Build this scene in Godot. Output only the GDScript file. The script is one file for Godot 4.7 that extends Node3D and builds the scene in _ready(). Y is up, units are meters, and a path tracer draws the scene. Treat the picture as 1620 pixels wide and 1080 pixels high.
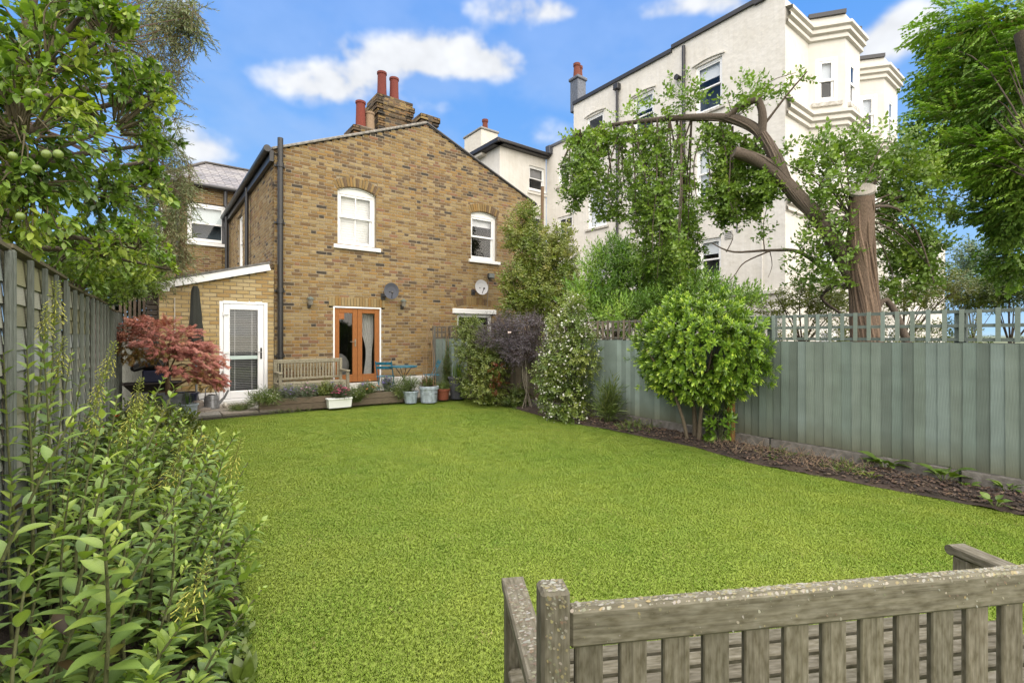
extends Node3D

# The garden runs along -z from the camera to the back of the brick house (wall face at z = -11.5); x is to the right, y up, metres.
const EYE := Vector3(0, 1.5, 0)
const YAW := 0.65537
const HOUSE_Z := -11.5
const FENCE_X := 6.44

var rng := RandomNumberGenerator.new()
var M := {}
var base_of := {}
var taken := {}
var noise := FastNoiseLite.new()


# ---------- mesh collecting ----------
class MB:
	var v := PackedVector3Array()
	var n := PackedVector3Array()
	var c := PackedColorArray()
	var ix := PackedInt32Array()

	func quad(a: Vector3, b: Vector3, cc: Vector3, d: Vector3, col: Color) -> void:   # counter-clockwise seen from outside
		var nn := (b - a).cross(d - a)
		if nn.length_squared() < 1e-16:
			nn = (cc - b).cross(d - b)
		nn = nn.normalized()
		var s := v.size()
		v.append(a); v.append(b); v.append(cc); v.append(d)
		for i in 4:
			n.append(nn); c.append(col)
		ix.append(s); ix.append(s + 2); ix.append(s + 1)
		ix.append(s); ix.append(s + 3); ix.append(s + 2)

	func tri(a: Vector3, b: Vector3, cc: Vector3, col: Color) -> void:
		var nn := (b - a).cross(cc - a).normalized()
		var s := v.size()
		v.append(a); v.append(b); v.append(cc)
		for i in 3:
			n.append(nn); c.append(col)
		ix.append(s); ix.append(s + 2); ix.append(s + 1)

	func box(xf: Transform3D, size: Vector3, col: Color, bev := 0.0) -> void:   # centred on xf
		var h := size * 0.5
		var i := Vector3(h.x - bev, h.y - bev, h.z - bev)
		for ax in 3:
			var a1 := (ax + 1) % 3
			var a2 := (ax + 2) % 3
			for s in [-1.0, 1.0]:
				var p := [Vector3.ZERO, Vector3.ZERO, Vector3.ZERO, Vector3.ZERO]
				var su := [-1.0, 1.0, 1.0, -1.0]
				var sv := [-1.0, -1.0, 1.0, 1.0]
				for k in 4:
					var q := Vector3.ZERO
					q[ax] = s * h[ax]
					q[a1] = su[k] * i[a1]
					q[a2] = sv[k] * i[a2]
					p[k] = xf * q
				if s > 0:
					quad(p[0], p[1], p[2], p[3], col)
				else:
					quad(p[3], p[2], p[1], p[0], col)
		if bev <= 0.0:
			return
		for ax in 3:
			var a1 := (ax + 1) % 3
			var a2 := (ax + 2) % 3
			for s1 in [-1.0, 1.0]:
				for s2 in [-1.0, 1.0]:
					var q := [Vector3.ZERO, Vector3.ZERO, Vector3.ZERO, Vector3.ZERO]
					for k in 4:
						var e: float = -1.0 if k == 0 or k == 3 else 1.0
						var w := Vector3.ZERO
						w[ax] = e * i[ax]
						if k < 2:
							w[a1] = s1 * h[a1]; w[a2] = s2 * i[a2]
						else:
							w[a1] = s1 * i[a1]; w[a2] = s2 * h[a2]
						q[k] = xf * w
					if s1 * s2 < 0:
						quad(q[0], q[1], q[2], q[3], col)
					else:
						quad(q[3], q[2], q[1], q[0], col)
		for sx in [-1.0, 1.0]:
			for sy in [-1.0, 1.0]:
				for sz in [-1.0, 1.0]:
					var a := xf * Vector3(sx * h.x, sy * i.y, sz * i.z)
					var b := xf * Vector3(sx * i.x, sy * h.y, sz * i.z)
					var d := xf * Vector3(sx * i.x, sy * i.y, sz * h.z)
					if sx * sy * sz > 0:
						tri(a, b, d, col)
					else:
						tri(a, d, b, col)

	func bx(x0: float, x1: float, y0: float, y1: float, z0: float, z1: float, col: Color, bev := 0.0) -> void:
		box(Transform3D(Basis(), Vector3((x0 + x1) / 2, (y0 + y1) / 2, (z0 + z1) / 2)), Vector3(x1 - x0, y1 - y0, z1 - z0), col, bev)

	func bar(a: Vector3, b: Vector3, w: float, d: float, col: Color, bev := 0.0, up := Vector3.UP) -> void:   # a straight bar of section w x d; d lies towards up
		var y := (b - a).normalized()
		if absf(y.dot(up)) > 0.98:
			up = Vector3.RIGHT
		var x := y.cross(up).normalized()
		var z := x.cross(y)
		box(Transform3D(Basis(x, y, z), (a + b) / 2), Vector3(w, a.distance_to(b), d), col, bev)

	func tube(pts: PackedVector3Array, rad: PackedFloat32Array, sides: int, col: Color, cap := true, rough := 0.0, ph := 0.0) -> void:
		var s := v.size()
		var m := pts.size()
		var x := Vector3.ZERO
		for k in m:
			var t := (pts[mini(k + 1, m - 1)] - pts[maxi(k - 1, 0)]).normalized()
			if k == 0:
				x = t.cross(Vector3.UP if absf(t.y) < 0.9 else Vector3.RIGHT).normalized()
			else:
				x = (x - t * x.dot(t)).normalized()
			var y := t.cross(x)
			for j in sides:
				var an := TAU * j / sides
				var d := x * cos(an) + y * sin(an)
				var r := rad[k]
				if rough > 0.0:
					r *= 1.0 + rough * (sin(an * 3.0 + k * 0.55 + ph) * 0.6 + sin(an * 7.0 - k * 0.9 + ph * 2.0) * 0.4)
				v.append(pts[k] + d * r); n.append(d); c.append(col)
		for k in m - 1:
			for j in sides:
				var a := s + k * sides + j
				var b := s + k * sides + (j + 1) % sides
				ix.append(a); ix.append(b + sides); ix.append(b)
				ix.append(a); ix.append(a + sides); ix.append(b + sides)
		if cap:
			for e in [0, m - 1]:
				var o := v.size()
				var t := (pts[1] - pts[0]).normalized() * -1.0 if e == 0 else (pts[m - 1] - pts[m - 2]).normalized()
				v.append(pts[e]); n.append(t); c.append(col)
				for j in sides:
					v.append(v[s + e * sides + j]); n.append(t); c.append(col)
				for j in sides:
					var p := o + 1 + j
					var q := o + 1 + (j + 1) % sides
					if e == 0:
						ix.append(o); ix.append(p); ix.append(q)
					else:
						ix.append(o); ix.append(q); ix.append(p)

	func lathe(xf: Transform3D, prof: PackedVector2Array, sides: int, col: Color, hard := true) -> void:   # profile of (radius, height) from bottom to top, outside to the right
		for k in prof.size() - 1:
			var p := prof[k]
			var q := prof[k + 1]
			var sl := (q - p).normalized()
			var nn := Vector2(sl.y, -sl.x)
			var s := v.size()
			for j in sides + 1:
				var an := TAU * j / sides
				var d := Vector3(cos(an), 0, -sin(an))
				var no := (xf.basis * (d * nn.x + Vector3.UP * nn.y)).normalized()
				v.append(xf * (d * p.x + Vector3.UP * p.y)); n.append(no); c.append(col)
				v.append(xf * (d * q.x + Vector3.UP * q.y)); n.append(no); c.append(col)
			for j in sides:
				var a := s + j * 2
				ix.append(a); ix.append(a + 1); ix.append(a + 2)
				ix.append(a + 1); ix.append(a + 3); ix.append(a + 2)
		# the winding above is clockwise seen from outside

	func ball(at: Vector3, r: Vector3, col: Color, rings := 5, sides := 8) -> void:
		var s := v.size()
		for k in rings + 1:
			var el := PI * k / rings - PI / 2
			for j in sides + 1:
				var an := TAU * j / sides
				var d := Vector3(cos(el) * cos(an), sin(el), -cos(el) * sin(an))
				v.append(at + d * r); n.append((d / r).normalized()); c.append(col)
		for k in rings:
			for j in sides:
				var a := s + k * (sides + 1) + j
				var b := a + sides + 1
				ix.append(a); ix.append(b); ix.append(a + 1)
				ix.append(b); ix.append(b + 1); ix.append(a + 1)

	func leaf(xf: Transform3D, length: float, width: float, fold: float, curl: float, segs: int, col: Color, edge := Color(0, 0, 0, 0), belly := 0.5, point := 0.9) -> void:
		# a blade along +y, its face towards +z, folded along the midrib and curling back
		var s := v.size()
		for k in segs + 1:
			var t := float(k) / segs
			var w := width * 0.5 * pow(sin(PI * pow(t, lerpf(0.6, 1.1, belly))), point) if k > 0 and k < segs else 0.0
			var z := -curl * length * t * t
			var y := length * (t - 0.25 * absf(curl) * t * t)
			var f := fold * w
			var cc := col if edge.a == 0.0 else edge
			for q in [Vector3(-w, y, z + f), Vector3(0, y, z), Vector3(w, y, z + f)]:
				v.append(xf * q)
			var ty := Vector3(0, 1, -2.0 * curl * t).normalized()
			var nz := Vector3(1, 0, 0).cross(ty)
			n.append((xf.basis * (nz + Vector3(fold * 0.8, 0, 0))).normalized())
			n.append((xf.basis * nz).normalized())
			n.append((xf.basis * (nz - Vector3(fold * 0.8, 0, 0))).normalized())
			c.append(cc); c.append(col); c.append(cc)
		for k in segs:
			var a := s + k * 3
			for h in 2:
				if k > 0:
					ix.append(a + h); ix.append(a + h + 4); ix.append(a + h + 1)
				if k < segs - 1:
					ix.append(a + h); ix.append(a + h + 3); ix.append(a + h + 4)

	func mesh(m: Material, off := Vector3.ZERO) -> ArrayMesh:
		var vv := v
		if off != Vector3.ZERO:
			vv = PackedVector3Array()
			vv.resize(v.size())
			for i in v.size():
				vv[i] = v[i] - off
		var arr := []
		arr.resize(Mesh.ARRAY_MAX)
		arr[Mesh.ARRAY_VERTEX] = vv
		arr[Mesh.ARRAY_NORMAL] = n
		arr[Mesh.ARRAY_COLOR] = c
		arr[Mesh.ARRAY_INDEX] = ix
		var am := ArrayMesh.new()
		if v.size() == 0:
			return am
		am.add_surface_from_arrays(Mesh.PRIMITIVE_TRIANGLES, arr)
		am.surface_set_material(0, m)
		return am


class Bag:   # transforms and colours for a MultiMesh
	var buf := PackedFloat32Array()
	var n := 0

	func add(t: Transform3D, k: Color) -> void:
		var b := t.basis
		buf.append_array(PackedFloat32Array([b.x.x, b.y.x, b.z.x, t.origin.x, b.x.y, b.y.y, b.z.y, t.origin.y, b.x.z, b.y.z, b.z.z, t.origin.z, k.r, k.g, k.b, 1.0]))
		n += 1


# ---------- nodes ----------
func numbered(called: String) -> String:
	var k: int = taken.get(called, -1) + 1
	taken[called] = k
	return called if k == 0 else "%s_%03d" % [called, k]


func thing(called: String, label: String, category: String, at := Vector3.ZERO, turn := 0.0, group := "") -> Node3D:
	var o := Node3D.new()
	o.name = numbered(called)
	add_child(o)
	o.position = at
	o.rotation.y = turn
	tag(o, label, category, group)
	base_of[o] = at if turn == 0.0 else Vector3.ZERO
	return o


func tag(o: Node, label: String, category: String, group := "") -> void:
	o.set_meta("label", label)
	o.set_meta("category", category)
	if group:
		o.set_meta("group", group)


func part(called: String, mb: MB, mat: Material, parent: Node) -> MeshInstance3D:   # vertices in world places (or in the thing's own when it is turned)
	var off: Vector3 = base_of.get(parent, Vector3.ZERO)
	var o := MeshInstance3D.new()
	o.mesh = mb.mesh(mat, off)
	o.name = called
	parent.add_child(o, true)
	base_of[o] = off
	return o


func struct(called: String, mb: MB, mat: Material) -> MeshInstance3D:
	var o := MeshInstance3D.new()
	o.mesh = mb.mesh(mat)
	o.name = called
	o.set_meta("kind", "structure")
	add_child(o, true)
	base_of[o] = Vector3.ZERO
	return o


func inst(called: String, mesh: Mesh, t: Transform3D, parent: Node) -> MeshInstance3D:
	var o := MeshInstance3D.new()
	o.mesh = mesh
	o.name = called
	t.origin -= base_of.get(parent, Vector3.ZERO)
	o.transform = t
	parent.add_child(o, true)
	return o


func many(called: String, mesh: Mesh, bag: Bag, parent: Node, stuff := true) -> MultiMeshInstance3D:
	if bag.n == 0:
		return null
	var off: Vector3 = base_of.get(parent, Vector3.ZERO)
	if off != Vector3.ZERO:
		for i in bag.n:
			bag.buf[i * 16 + 3] -= off.x
			bag.buf[i * 16 + 7] -= off.y
			bag.buf[i * 16 + 11] -= off.z
	var mm := MultiMesh.new()
	mm.transform_format = MultiMesh.TRANSFORM_3D
	mm.use_colors = true
	mm.mesh = mesh
	mm.instance_count = bag.n
	mm.buffer = bag.buf
	var o := MultiMeshInstance3D.new()
	o.multimesh = mm
	o.name = called
	if stuff:
		o.set_meta("kind", "stuff")
	parent.add_child(o, true)
	return o


func seen_size(p: Vector3) -> float:   # how large a piece at p shows; small outside the frame
	var d := p - EYE
	var r := d.x * cos(YAW) + d.z * sin(YAW)
	var f := d.x * sin(YAW) - d.z * cos(YAW)
	if f < 0.1 or absf(r / f) > 1.1 or absf(d.y / f) > 0.74:
		return 0.01 / maxf(d.length(), 0.1)
	return 1.0 / f


func pieces(called: String, parent: Node, unit: MB, xfs: Array, kinds: PackedInt32Array, palette: Array, mat: Material, limit := 300, vary := 0.12) -> void:
	# alike pieces: the nearest ones are parts of their own, the rest one joined part
	var order := []
	for i in xfs.size():
		order.append([-seen_size(xfs[i].origin), i])
	order.sort_custom(func(a, b): return a[0] < b[0])
	var meshes := {}
	var rest := Bag.new()
	for k in order.size():
		var i: int = order[k][1]
		if k < limit:
			var key := kinds[i]
			if not meshes.has(key):
				var u := MB.new()
				u.v = unit.v; u.n = unit.n; u.ix = unit.ix
				u.c = PackedColorArray()
				for q in unit.c:
					u.c.append(q * palette[key])
				meshes[key] = u.mesh(mat)
			inst(called, meshes[key], xfs[i], parent)
		else:
			var f := 1.0 + rng.randf_range(-vary, vary)
			var kc: Color = palette[kinds[i]]
			rest.add(xfs[i], Color(kc.r * f, kc.g * f, kc.b * f))
	if rest.n:
		many(called, unit.mesh(mat), rest, parent)


# ---------- materials ----------
func noise_tex(freq: float, octaves: int, lo: Color, hi: Color, size := 512, kind := FastNoiseLite.TYPE_SIMPLEX_SMOOTH, sd := 1, normal := false, bump := 4.0, mid := 0.5) -> NoiseTexture2D:
	var f := FastNoiseLite.new()
	f.noise_type = kind
	f.frequency = freq
	f.fractal_octaves = octaves
	f.seed = sd
	var t := NoiseTexture2D.new()
	t.width = size
	t.height = size
	t.seamless = true
	t.noise = f
	if normal:
		t.as_normal_map = true
		t.bump_strength = bump
	else:
		var g := Gradient.new()
		g.offsets = PackedFloat32Array([0.0, mid, 1.0])
		g.colors = PackedColorArray([lo, lo.lerp(hi, 0.5), hi])
		t.color_ramp = g
	return t


func mat(called: String, rough: float, tex: Texture2D = null, scale := Vector3.ONE, nrm: Texture2D = null, nscale := 0.5, world := false) -> StandardMaterial3D:
	var m := StandardMaterial3D.new()
	m.resource_name = called
	m.vertex_color_use_as_albedo = true
	m.roughness = rough
	m.albedo_texture = tex
	if tex or nrm:
		m.uv1_triplanar = true
		m.uv1_world_triplanar = world
		m.uv1_scale = scale
		m.uv1_triplanar_sharpness = 4.0
	if nrm:
		m.normal_enabled = true
		m.normal_texture = nrm
		m.normal_scale = nscale
	M[called] = m
	return m


func materials() -> void:
	var W := Color(1, 1, 1)
	var m0: StandardMaterial3D
	var fine := noise_tex(0.03, 5, Color(0.62, 0.6, 0.57), W, 512, FastNoiseLite.TYPE_SIMPLEX_SMOOTH, 3)
	var blotch := noise_tex(0.008, 4, Color(0.68, 0.67, 0.65), W, 512, FastNoiseLite.TYPE_SIMPLEX_SMOOTH, 7)
	var fine_n := noise_tex(0.05, 4, W, W, 512, FastNoiseLite.TYPE_SIMPLEX_SMOOTH, 5, true, 6.0)
	var speck := noise_tex(0.12, 3, Color(0.5, 0.48, 0.45), W, 512, FastNoiseLite.TYPE_VALUE_CUBIC, 9)
	var render_t := noise_tex(0.006, 6, Color(0.95, 0.945, 0.93), W, 1024, FastNoiseLite.TYPE_SIMPLEX_SMOOTH, 21, false, 4.0, 0.35)
	var lichen := noise_tex(0.012, 6, Color(0.62, 0.6, 0.5), Color(1, 1, 0.98), 1024, FastNoiseLite.TYPE_SIMPLEX_SMOOTH, 31, false, 4.0, 0.36)
	mat("brick", 0.92, fine, Vector3(5, 5, 5), fine_n, 0.7)
	mat("mortar", 0.95, speck, Vector3(3, 3, 3), fine_n, 0.6)
	m0 = mat("stucco", 0.8, render_t, Vector3(0.16, 0.16, 0.16), fine_n, 0.12)
	m0.detail_enabled = true   # faint rain streaks
	m0.detail_albedo = noise_tex(0.02, 5, Color(0.95, 0.945, 0.935), W, 512, FastNoiseLite.TYPE_SIMPLEX_SMOOTH, 61, false, 4.0, 0.3)
	m0.detail_uv_layer = BaseMaterial3D.DETAIL_UV_2
	m0.detail_blend_mode = BaseMaterial3D.BLEND_MODE_MUL
	m0.uv2_triplanar = true
	m0.uv2_world_triplanar = true
	m0.uv2_scale = Vector3(0.7, 0.06, 0.7)
	mat("white_paint", 0.35)
	mat("gloss_black", 0.4, fine, Vector3(1.5, 1.5, 1.5))
	mat("metal_dark", 0.5, fine, Vector3(2, 2, 2))
	mat("metal_grey", 0.35, blotch, Vector3(3, 3, 3)).metallic = 0.3
	mat("plain", 0.7)
	mat("turf", 0.95, fine, Vector3(2, 2, 2))
	mat("stone", 0.9, blotch, Vector3(1.3, 1.3, 1.3), fine_n, 0.8)
	mat("slate", 0.55, blotch, Vector3(2, 2, 2), fine_n, 0.4)
	mat("concrete", 0.92, blotch, Vector3(2, 2, 2), fine_n, 0.5)
	mat("soil", 0.98, speck, Vector3(2.0, 2.0, 2.0), fine_n, 1.5)
	mat("terracotta", 0.85, fine, Vector3(3, 3, 3))
	mat("glaze", 0.3, blotch, Vector3(2, 2, 2))
	mat("cloth", 0.9, fine, Vector3(4, 4, 4))
	var grain := noise_tex(0.02, 5, Color(0.66, 0.65, 0.62), W, 512, FastNoiseLite.TYPE_SIMPLEX_SMOOTH, 13, false, 4.0, 0.35)
	var grain_n := noise_tex(0.025, 4, W, W, 512, FastNoiseLite.TYPE_SIMPLEX_SMOOTH, 15, true, 6.0)
	mat("wood_y", 0.85, grain, Vector3(9, 0.7, 9), grain_n, 0.6)
	mat("wood_x", 0.85, grain, Vector3(0.7, 9, 9), grain_n, 0.6)
	mat("wood_z", 0.85, grain, Vector3(9, 9, 0.7), grain_n, 0.6)
	for ax in ["x", "y", "z"]:
		var sc := Vector3(8, 8, 8)
		sc["xyz".find(ax)] = 0.35
		var t := mat("teak_" + ax, 0.88, grain, sc, grain_n, 0.3)
		t.detail_enabled = true
		t.detail_albedo = lichen
		t.detail_uv_layer = BaseMaterial3D.DETAIL_UV_2
		t.detail_blend_mode = BaseMaterial3D.BLEND_MODE_MUL
		t.uv2_triplanar = true
		var s2 := Vector3(4.0, 4.0, 4.0)
		s2["xyz".find(ax)] = 1.3
		t.uv2_scale = s2
	var streak := noise_tex(0.02, 5, Color(0.7, 0.72, 0.7), W, 512, FastNoiseLite.TYPE_SIMPLEX_SMOOTH, 53, false, 4.0, 0.45)
	m0 = mat("painted_y", 0.8, streak, Vector3(5, 0.5, 5), grain_n, 0.5)
	m0.detail_enabled = true
	m0.detail_albedo = noise_tex(0.008, 5, Color(0.86, 0.86, 0.85), W, 512, FastNoiseLite.TYPE_SIMPLEX_SMOOTH, 77)
	m0.detail_uv_layer = BaseMaterial3D.DETAIL_UV_2
	m0.detail_blend_mode = BaseMaterial3D.BLEND_MODE_MUL
	m0.uv2_triplanar = true
	m0.uv2_world_triplanar = true
	m0.uv2_scale = Vector3(0.9, 0.5, 0.9)
	mat("bark", 0.95, grain, Vector3(7, 1.6, 7), grain_n, 1.2)
	var lf := noise_tex(0.01, 3, Color(0.78, 0.78, 0.74), W, 256, FastNoiseLite.TYPE_SIMPLEX_SMOOTH, 41)
	var m := mat("leaf", 0.42, lf, Vector3(9, 9, 9))
	m.backlight_enabled = true
	m.backlight = Color(0.75, 0.8, 0.4)
	m = mat("leaf_gloss", 0.3, lf, Vector3(9, 9, 9))
	m.backlight_enabled = true
	m.backlight = Color(0.55, 0.62, 0.3)
	m = mat("leaf_matt", 0.6)
	m.backlight_enabled = true
	m.backlight = Color(0.7, 0.72, 0.5)
	m = mat("grass", 0.9)
	m.backlight_enabled = true
	m.backlight = Color(0.75, 0.8, 0.35)
	m = mat("petal", 0.6)
	m.backlight_enabled = true
	m.backlight = Color(0.7, 0.7, 0.7)
	m = mat("glass", 0.03)
	m.transparency = BaseMaterial3D.TRANSPARENCY_ALPHA
	m.albedo_color = Color(0.1, 0.12, 0.12, 0.02)
	m.metallic_specular = 0.5
	m.vertex_color_use_as_albedo = false
	m = mat("curtain", 0.8, fine, Vector3(3, 3, 3))
	m.backlight_enabled = true
	m.backlight = Color(0.6, 0.6, 0.6)


func rc(a: Color, j := 0.1) -> Color:   # a colour with a little change of lightness and hue
	var f := 1.0 + rng.randf_range(-j, j)
	return Color(a.r * f * (1.0 + rng.randf_range(-j, j) * 0.4), a.g * f, a.b * f * (1.0 + rng.randf_range(-j, j) * 0.4))


func facing(y: Vector3, z: Vector3) -> Basis:   # +y along y, +z as near z as it can be
	y = y.normalized()
	var x := y.cross(z)
	if x.length_squared() < 1e-6:
		x = y.cross(Vector3(0.3, 0.9, 0.31))
	x = x.normalized()
	return Basis(x, y, x.cross(y))


func rv() -> Vector3:
	return Vector3(rng.randf_range(-1, 1), rng.randf_range(-1, 1), rng.randf_range(-1, 1))


func dir3() -> Vector3:
	for i in 20:
		var q := rv()
		if q.length() < 1.0 and q.length() > 0.05:
			return q.normalized()
	return Vector3.UP


func curve(pts: Array, per := 4) -> PackedVector3Array:   # a smooth line through the points
	var out := PackedVector3Array()
	for i in pts.size() - 1:
		var p0: Vector3 = pts[maxi(i - 1, 0)]
		var p1: Vector3 = pts[i]
		var p2: Vector3 = pts[i + 1]
		var p3: Vector3 = pts[mini(i + 2, pts.size() - 1)]
		for k in per:
			var t := float(k) / per
			out.append(p1.cubic_interpolate(p2, p0, p3, t))
	out.append(pts[-1])
	return out


func taper(nn: int, r0: float, r1: float) -> PackedFloat32Array:
	var out := PackedFloat32Array()
	for i in nn:
		out.append(lerpf(r0, r1, float(i) / maxf(nn - 1, 1)))
	return out


func limb(mb: MB, pts: Array, r0: float, r1: float, sides: int, col: Color, rough := 0.0, per := 4) -> PackedVector3Array:
	var p := curve(pts, per)
	mb.tube(p, taper(p.size(), r0, r1), sides, col, true, rough, rng.randf() * 6.0)
	return p


func _ready() -> void:
	rng.seed = 20240611
	# camera: level, looking 37.5 degrees right of the garden's length; the lens is shifted a little to keep verticals upright
	var cam := Camera3D.new()
	cam.name = "camera"
	cam.projection = Camera3D.PROJECTION_FRUSTUM
	cam.near = 0.05
	cam.far = 400.0
	cam.size = 0.05 * 2.0 * 540.0 / 755.0
	cam.frustum_offset = Vector2(0, -9.0 / 755.0 * 0.05)
	cam.position = EYE
	cam.rotation.y = -YAW
	add_child(cam)
	cam.current = true
	# sky, exposure
	var we := WorldEnvironment.new()
	we.name = "world_environment"
	var env := Environment.new()
	env.background_mode = Environment.BG_SKY
	env.tonemap_mode = Environment.TONE_MAPPER_LINEAR
	env.tonemap_exposure = 2.1
	env.sdfgi_enabled = true
	env.ssao_enabled = true
	env.ssil_enabled = true
	var sky := Sky.new()
	sky.sky_material = cloudy_sky()
	env.sky = sky
	we.environment = env
	add_child(we)
	# the sun behind the camera on the left, softened by thin cloud
	var sun := DirectionalLight3D.new()
	sun.name = "sun"
	sun.light_energy = 1.6
	sun.light_angular_distance = 130.0
	sun.light_color = Color(1.0, 0.95, 0.87)
	sun.shadow_enabled = true
	sun.look_at_from_position(Vector3(-1.0, 9.0, 5.0), Vector3.ZERO)
	add_child(sun)
	noise.noise_type = FastNoiseLite.TYPE_SIMPLEX_SMOOTH
	noise.frequency = 1.0
	noise.fractal_octaves = 4
	materials()
	# large structure
	ground()
	lawn()
	brick_house()
	brick_extension()
	house_beyond()
	apartment_block()
	rendered_wing()
	right_fence()
	left_fence()
	# trees and plants
	weeping_tree()
	laurel_trees()
	wall_creeper()
	clipped_bush()
	jasmine()
	purple_shrub()
	mixed_shrub()
	right_trees()
	apple_tree()
	gum_tree()
	passage_ivy()
	foreground_shrub()
	left_bed()
	right_bed()
	# objects
	near_bench()
	patio_bench()
	patio_things()
	flower_planters()
	pots()
	bistro_set()
	wall_things()


func px_dir(px: float, py: float) -> Vector3:
	var a := (px - 810.0) / 755.0
	return Vector3(sin(YAW) + a * cos(YAW), (531.0 - py) / 755.0, -cos(YAW) + a * sin(YAW)).normalized()


func cloudy_sky() -> PanoramaSkyMaterial:
	var w := 2048
	var h := 1024
	var f := FastNoiseLite.new()
	f.noise_type = FastNoiseLite.TYPE_SIMPLEX_SMOOTH
	f.frequency = 1.0
	f.fractal_octaves = 6
	f.fractal_gain = 0.55
	f.seed = 11
	# where single clouds stand: azimuth and elevation in degrees, half sizes, weight
	var heaps := []
	for q in [[500, 142, 82, 30, 0.9], [570, 125, 64, 30, 0.85], [640, 95, 52, 28, 0.9], [715, 92, 74, 36, 1.2], [785, 108, 52, 26, 0.7], [545, 75, 38, 20, 0.5], [815, 15, 62, 32, 0.85], [885, 20, 36, 18, 0.5], [1090, 8, 95, 22, 0.75], [1180, 0, 60, 30, 0.7], [1405, 65, 60, 40, 1.15], [1440, 40, 40, 30, 0.8], [310, 235, 55, 30, 1.0], [280, 20, 45, 40, 0.6], [1300, 40, 40, 20, 0.3], [870, 220, 50, 30, 0.35], [700, 170, 40, 16, 0.3], [1540, 330, 60, 40, 0.3]]:
		var d := px_dir(q[0], q[1])
		var ex := px_dir(q[0] + q[2], q[1])
		var ey := px_dir(q[0], q[1] - q[3])
		var az := atan2(d.x, -d.z)
		heaps.append([az, asin(d.y), absf(angle_difference(az, atan2(ex.x, -ex.z))), absf(asin(ey.y) - asin(d.y)), q[4]])
	var mid := px_dir(810, 300)
	var px := PackedFloat32Array()
	px.resize(w * h * 3)
	for j in h:
		var el := PI / 2 - PI * (j + 0.5) / h
		if el < -0.02:
			for i in w:
				var o := (j * w + i) * 3
				px[o] = 0.22; px[o + 1] = 0.24; px[o + 2] = 0.16
			continue
		var ce := cos(el)
		var se := maxf(sin(el), 0.0)
		var lift := pow(clampf(se, 0, 1), 0.62)
		# clear air: pale at the horizon, deep blue above
		var air := Color(0.5, 0.8, 1.08).lerp(Color(0.05, 0.3, 0.93), clampf(lift * 1.22, 0, 1))
		for i in w:
			var az := TAU * (i + 0.5) / w
			var dx := sin(az) * ce
			var dz := -cos(az) * ce
			var k := 1.0 / (se + 0.22)
			var n1 := f.get_noise_3d(dx * k * 1.5, 3.0, dz * k * 1.5)
			var n2 := f.get_noise_3d(dx * 7.0, se * 11.0, dz * 7.0)
			var n3 := f.get_noise_3d(dx * 19.0, se * 30.0, dz * 19.0)
			var infront := clampf((0.15 - (dx * mid.x + dz * mid.z)) * 2.4 + 1.0, 0.0, 1.0)
			var den := smoothstep(0.0, 0.55, n1 + 0.2 + 0.25 * n2) * infront * 0.95
			if infront < 1.0:
				var s := 0.0
				for q in heaps:
					var da: float = absf(angle_difference(az, q[0])) / q[2]
					var de: float = (el - q[1]) / q[3]
					if de < 0.0:
						de *= 1.35
					var r := da * da + de * de
					if r < 6.0:
						s += q[4] * exp(-r * 0.75)
				den = maxf(den, smoothstep(0.1, 1.02, s * (1.0 + 0.85 * n2 + 0.35 * n3) + 0.2 * n2 + 0.1 * n3 - 0.02))
				den = maxf(den, 0.16 * smoothstep(0.0, 0.6, n1 + 0.15))
			var lit := 0.92 + 0.22 * n2 + 0.1 * n3
			var o := (j * w + i) * 3
			px[o] = 0.476 * lerpf(air.r, lit * 0.95, den)
			px[o + 1] = 0.476 * lerpf(air.g, lit * 0.98, den)
			px[o + 2] = 0.476 * lerpf(air.b, lit * 1.03, den)
	var im := Image.create_from_data(w, h, false, Image.FORMAT_RGBF, px.to_byte_array())
	var p := PanoramaSkyMaterial.new()
	p.panorama = ImageTexture.create_from_image(im)
	return p


# ---------- ground, lawn, beds, patio ----------
func left_edge(z: float) -> float:   # where the lawn ends on the left
	var p := [[-12.0, 0.66], [-9.9, 0.66], [-7.0, 0.6], [-4.9, 0.47], [-3.5, 0.41], [-2.3, 0.3], [-1.0, 0.1], [3.0, -0.3]]
	for i in p.size() - 1:
		if z <= p[i + 1][0]:
			return lerpf(p[i][1], p[i + 1][1], clampf((z - p[i][0]) / (p[i + 1][0] - p[i][0]), 0, 1))
	return -0.3


func right_edge(z: float) -> float:
	var p := [[-10.2, 6.1], [-9.5, 6.1], [-8.3, 6.15], [-7.0, 5.95], [-6.0, 5.8], [-5.3, 5.9], [-3.6, 5.9], [-2.7, 5.68], [-2.0, 5.74], [-1.0, 5.83], [3.0, 5.9]]
	for i in p.size() - 1:
		if z <= p[i + 1][0]:
			return lerpf(p[i][1], p[i + 1][1], clampf((z - p[i][0]) / (p[i + 1][0] - p[i][0]), 0, 1))
	return 5.9


func far_edge(x: float) -> float:
	return -10.0 - 0.2 * clampf((2.2 - x) / 1.2, 0, 1) + 0.4 * clampf((x - 3.5) / 2.5, 0, 1)


func on_lawn(x: float, z: float) -> bool:
	var w := 0.05 * noise.get_noise_2d(x * 3.0, z * 3.0) + 0.03 * noise.get_noise_2d(x * 9.0, z * 9.0)
	return x > left_edge(z) + w and x < right_edge(z) + w and z > far_edge(x) + w and z < 2.6


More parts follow.
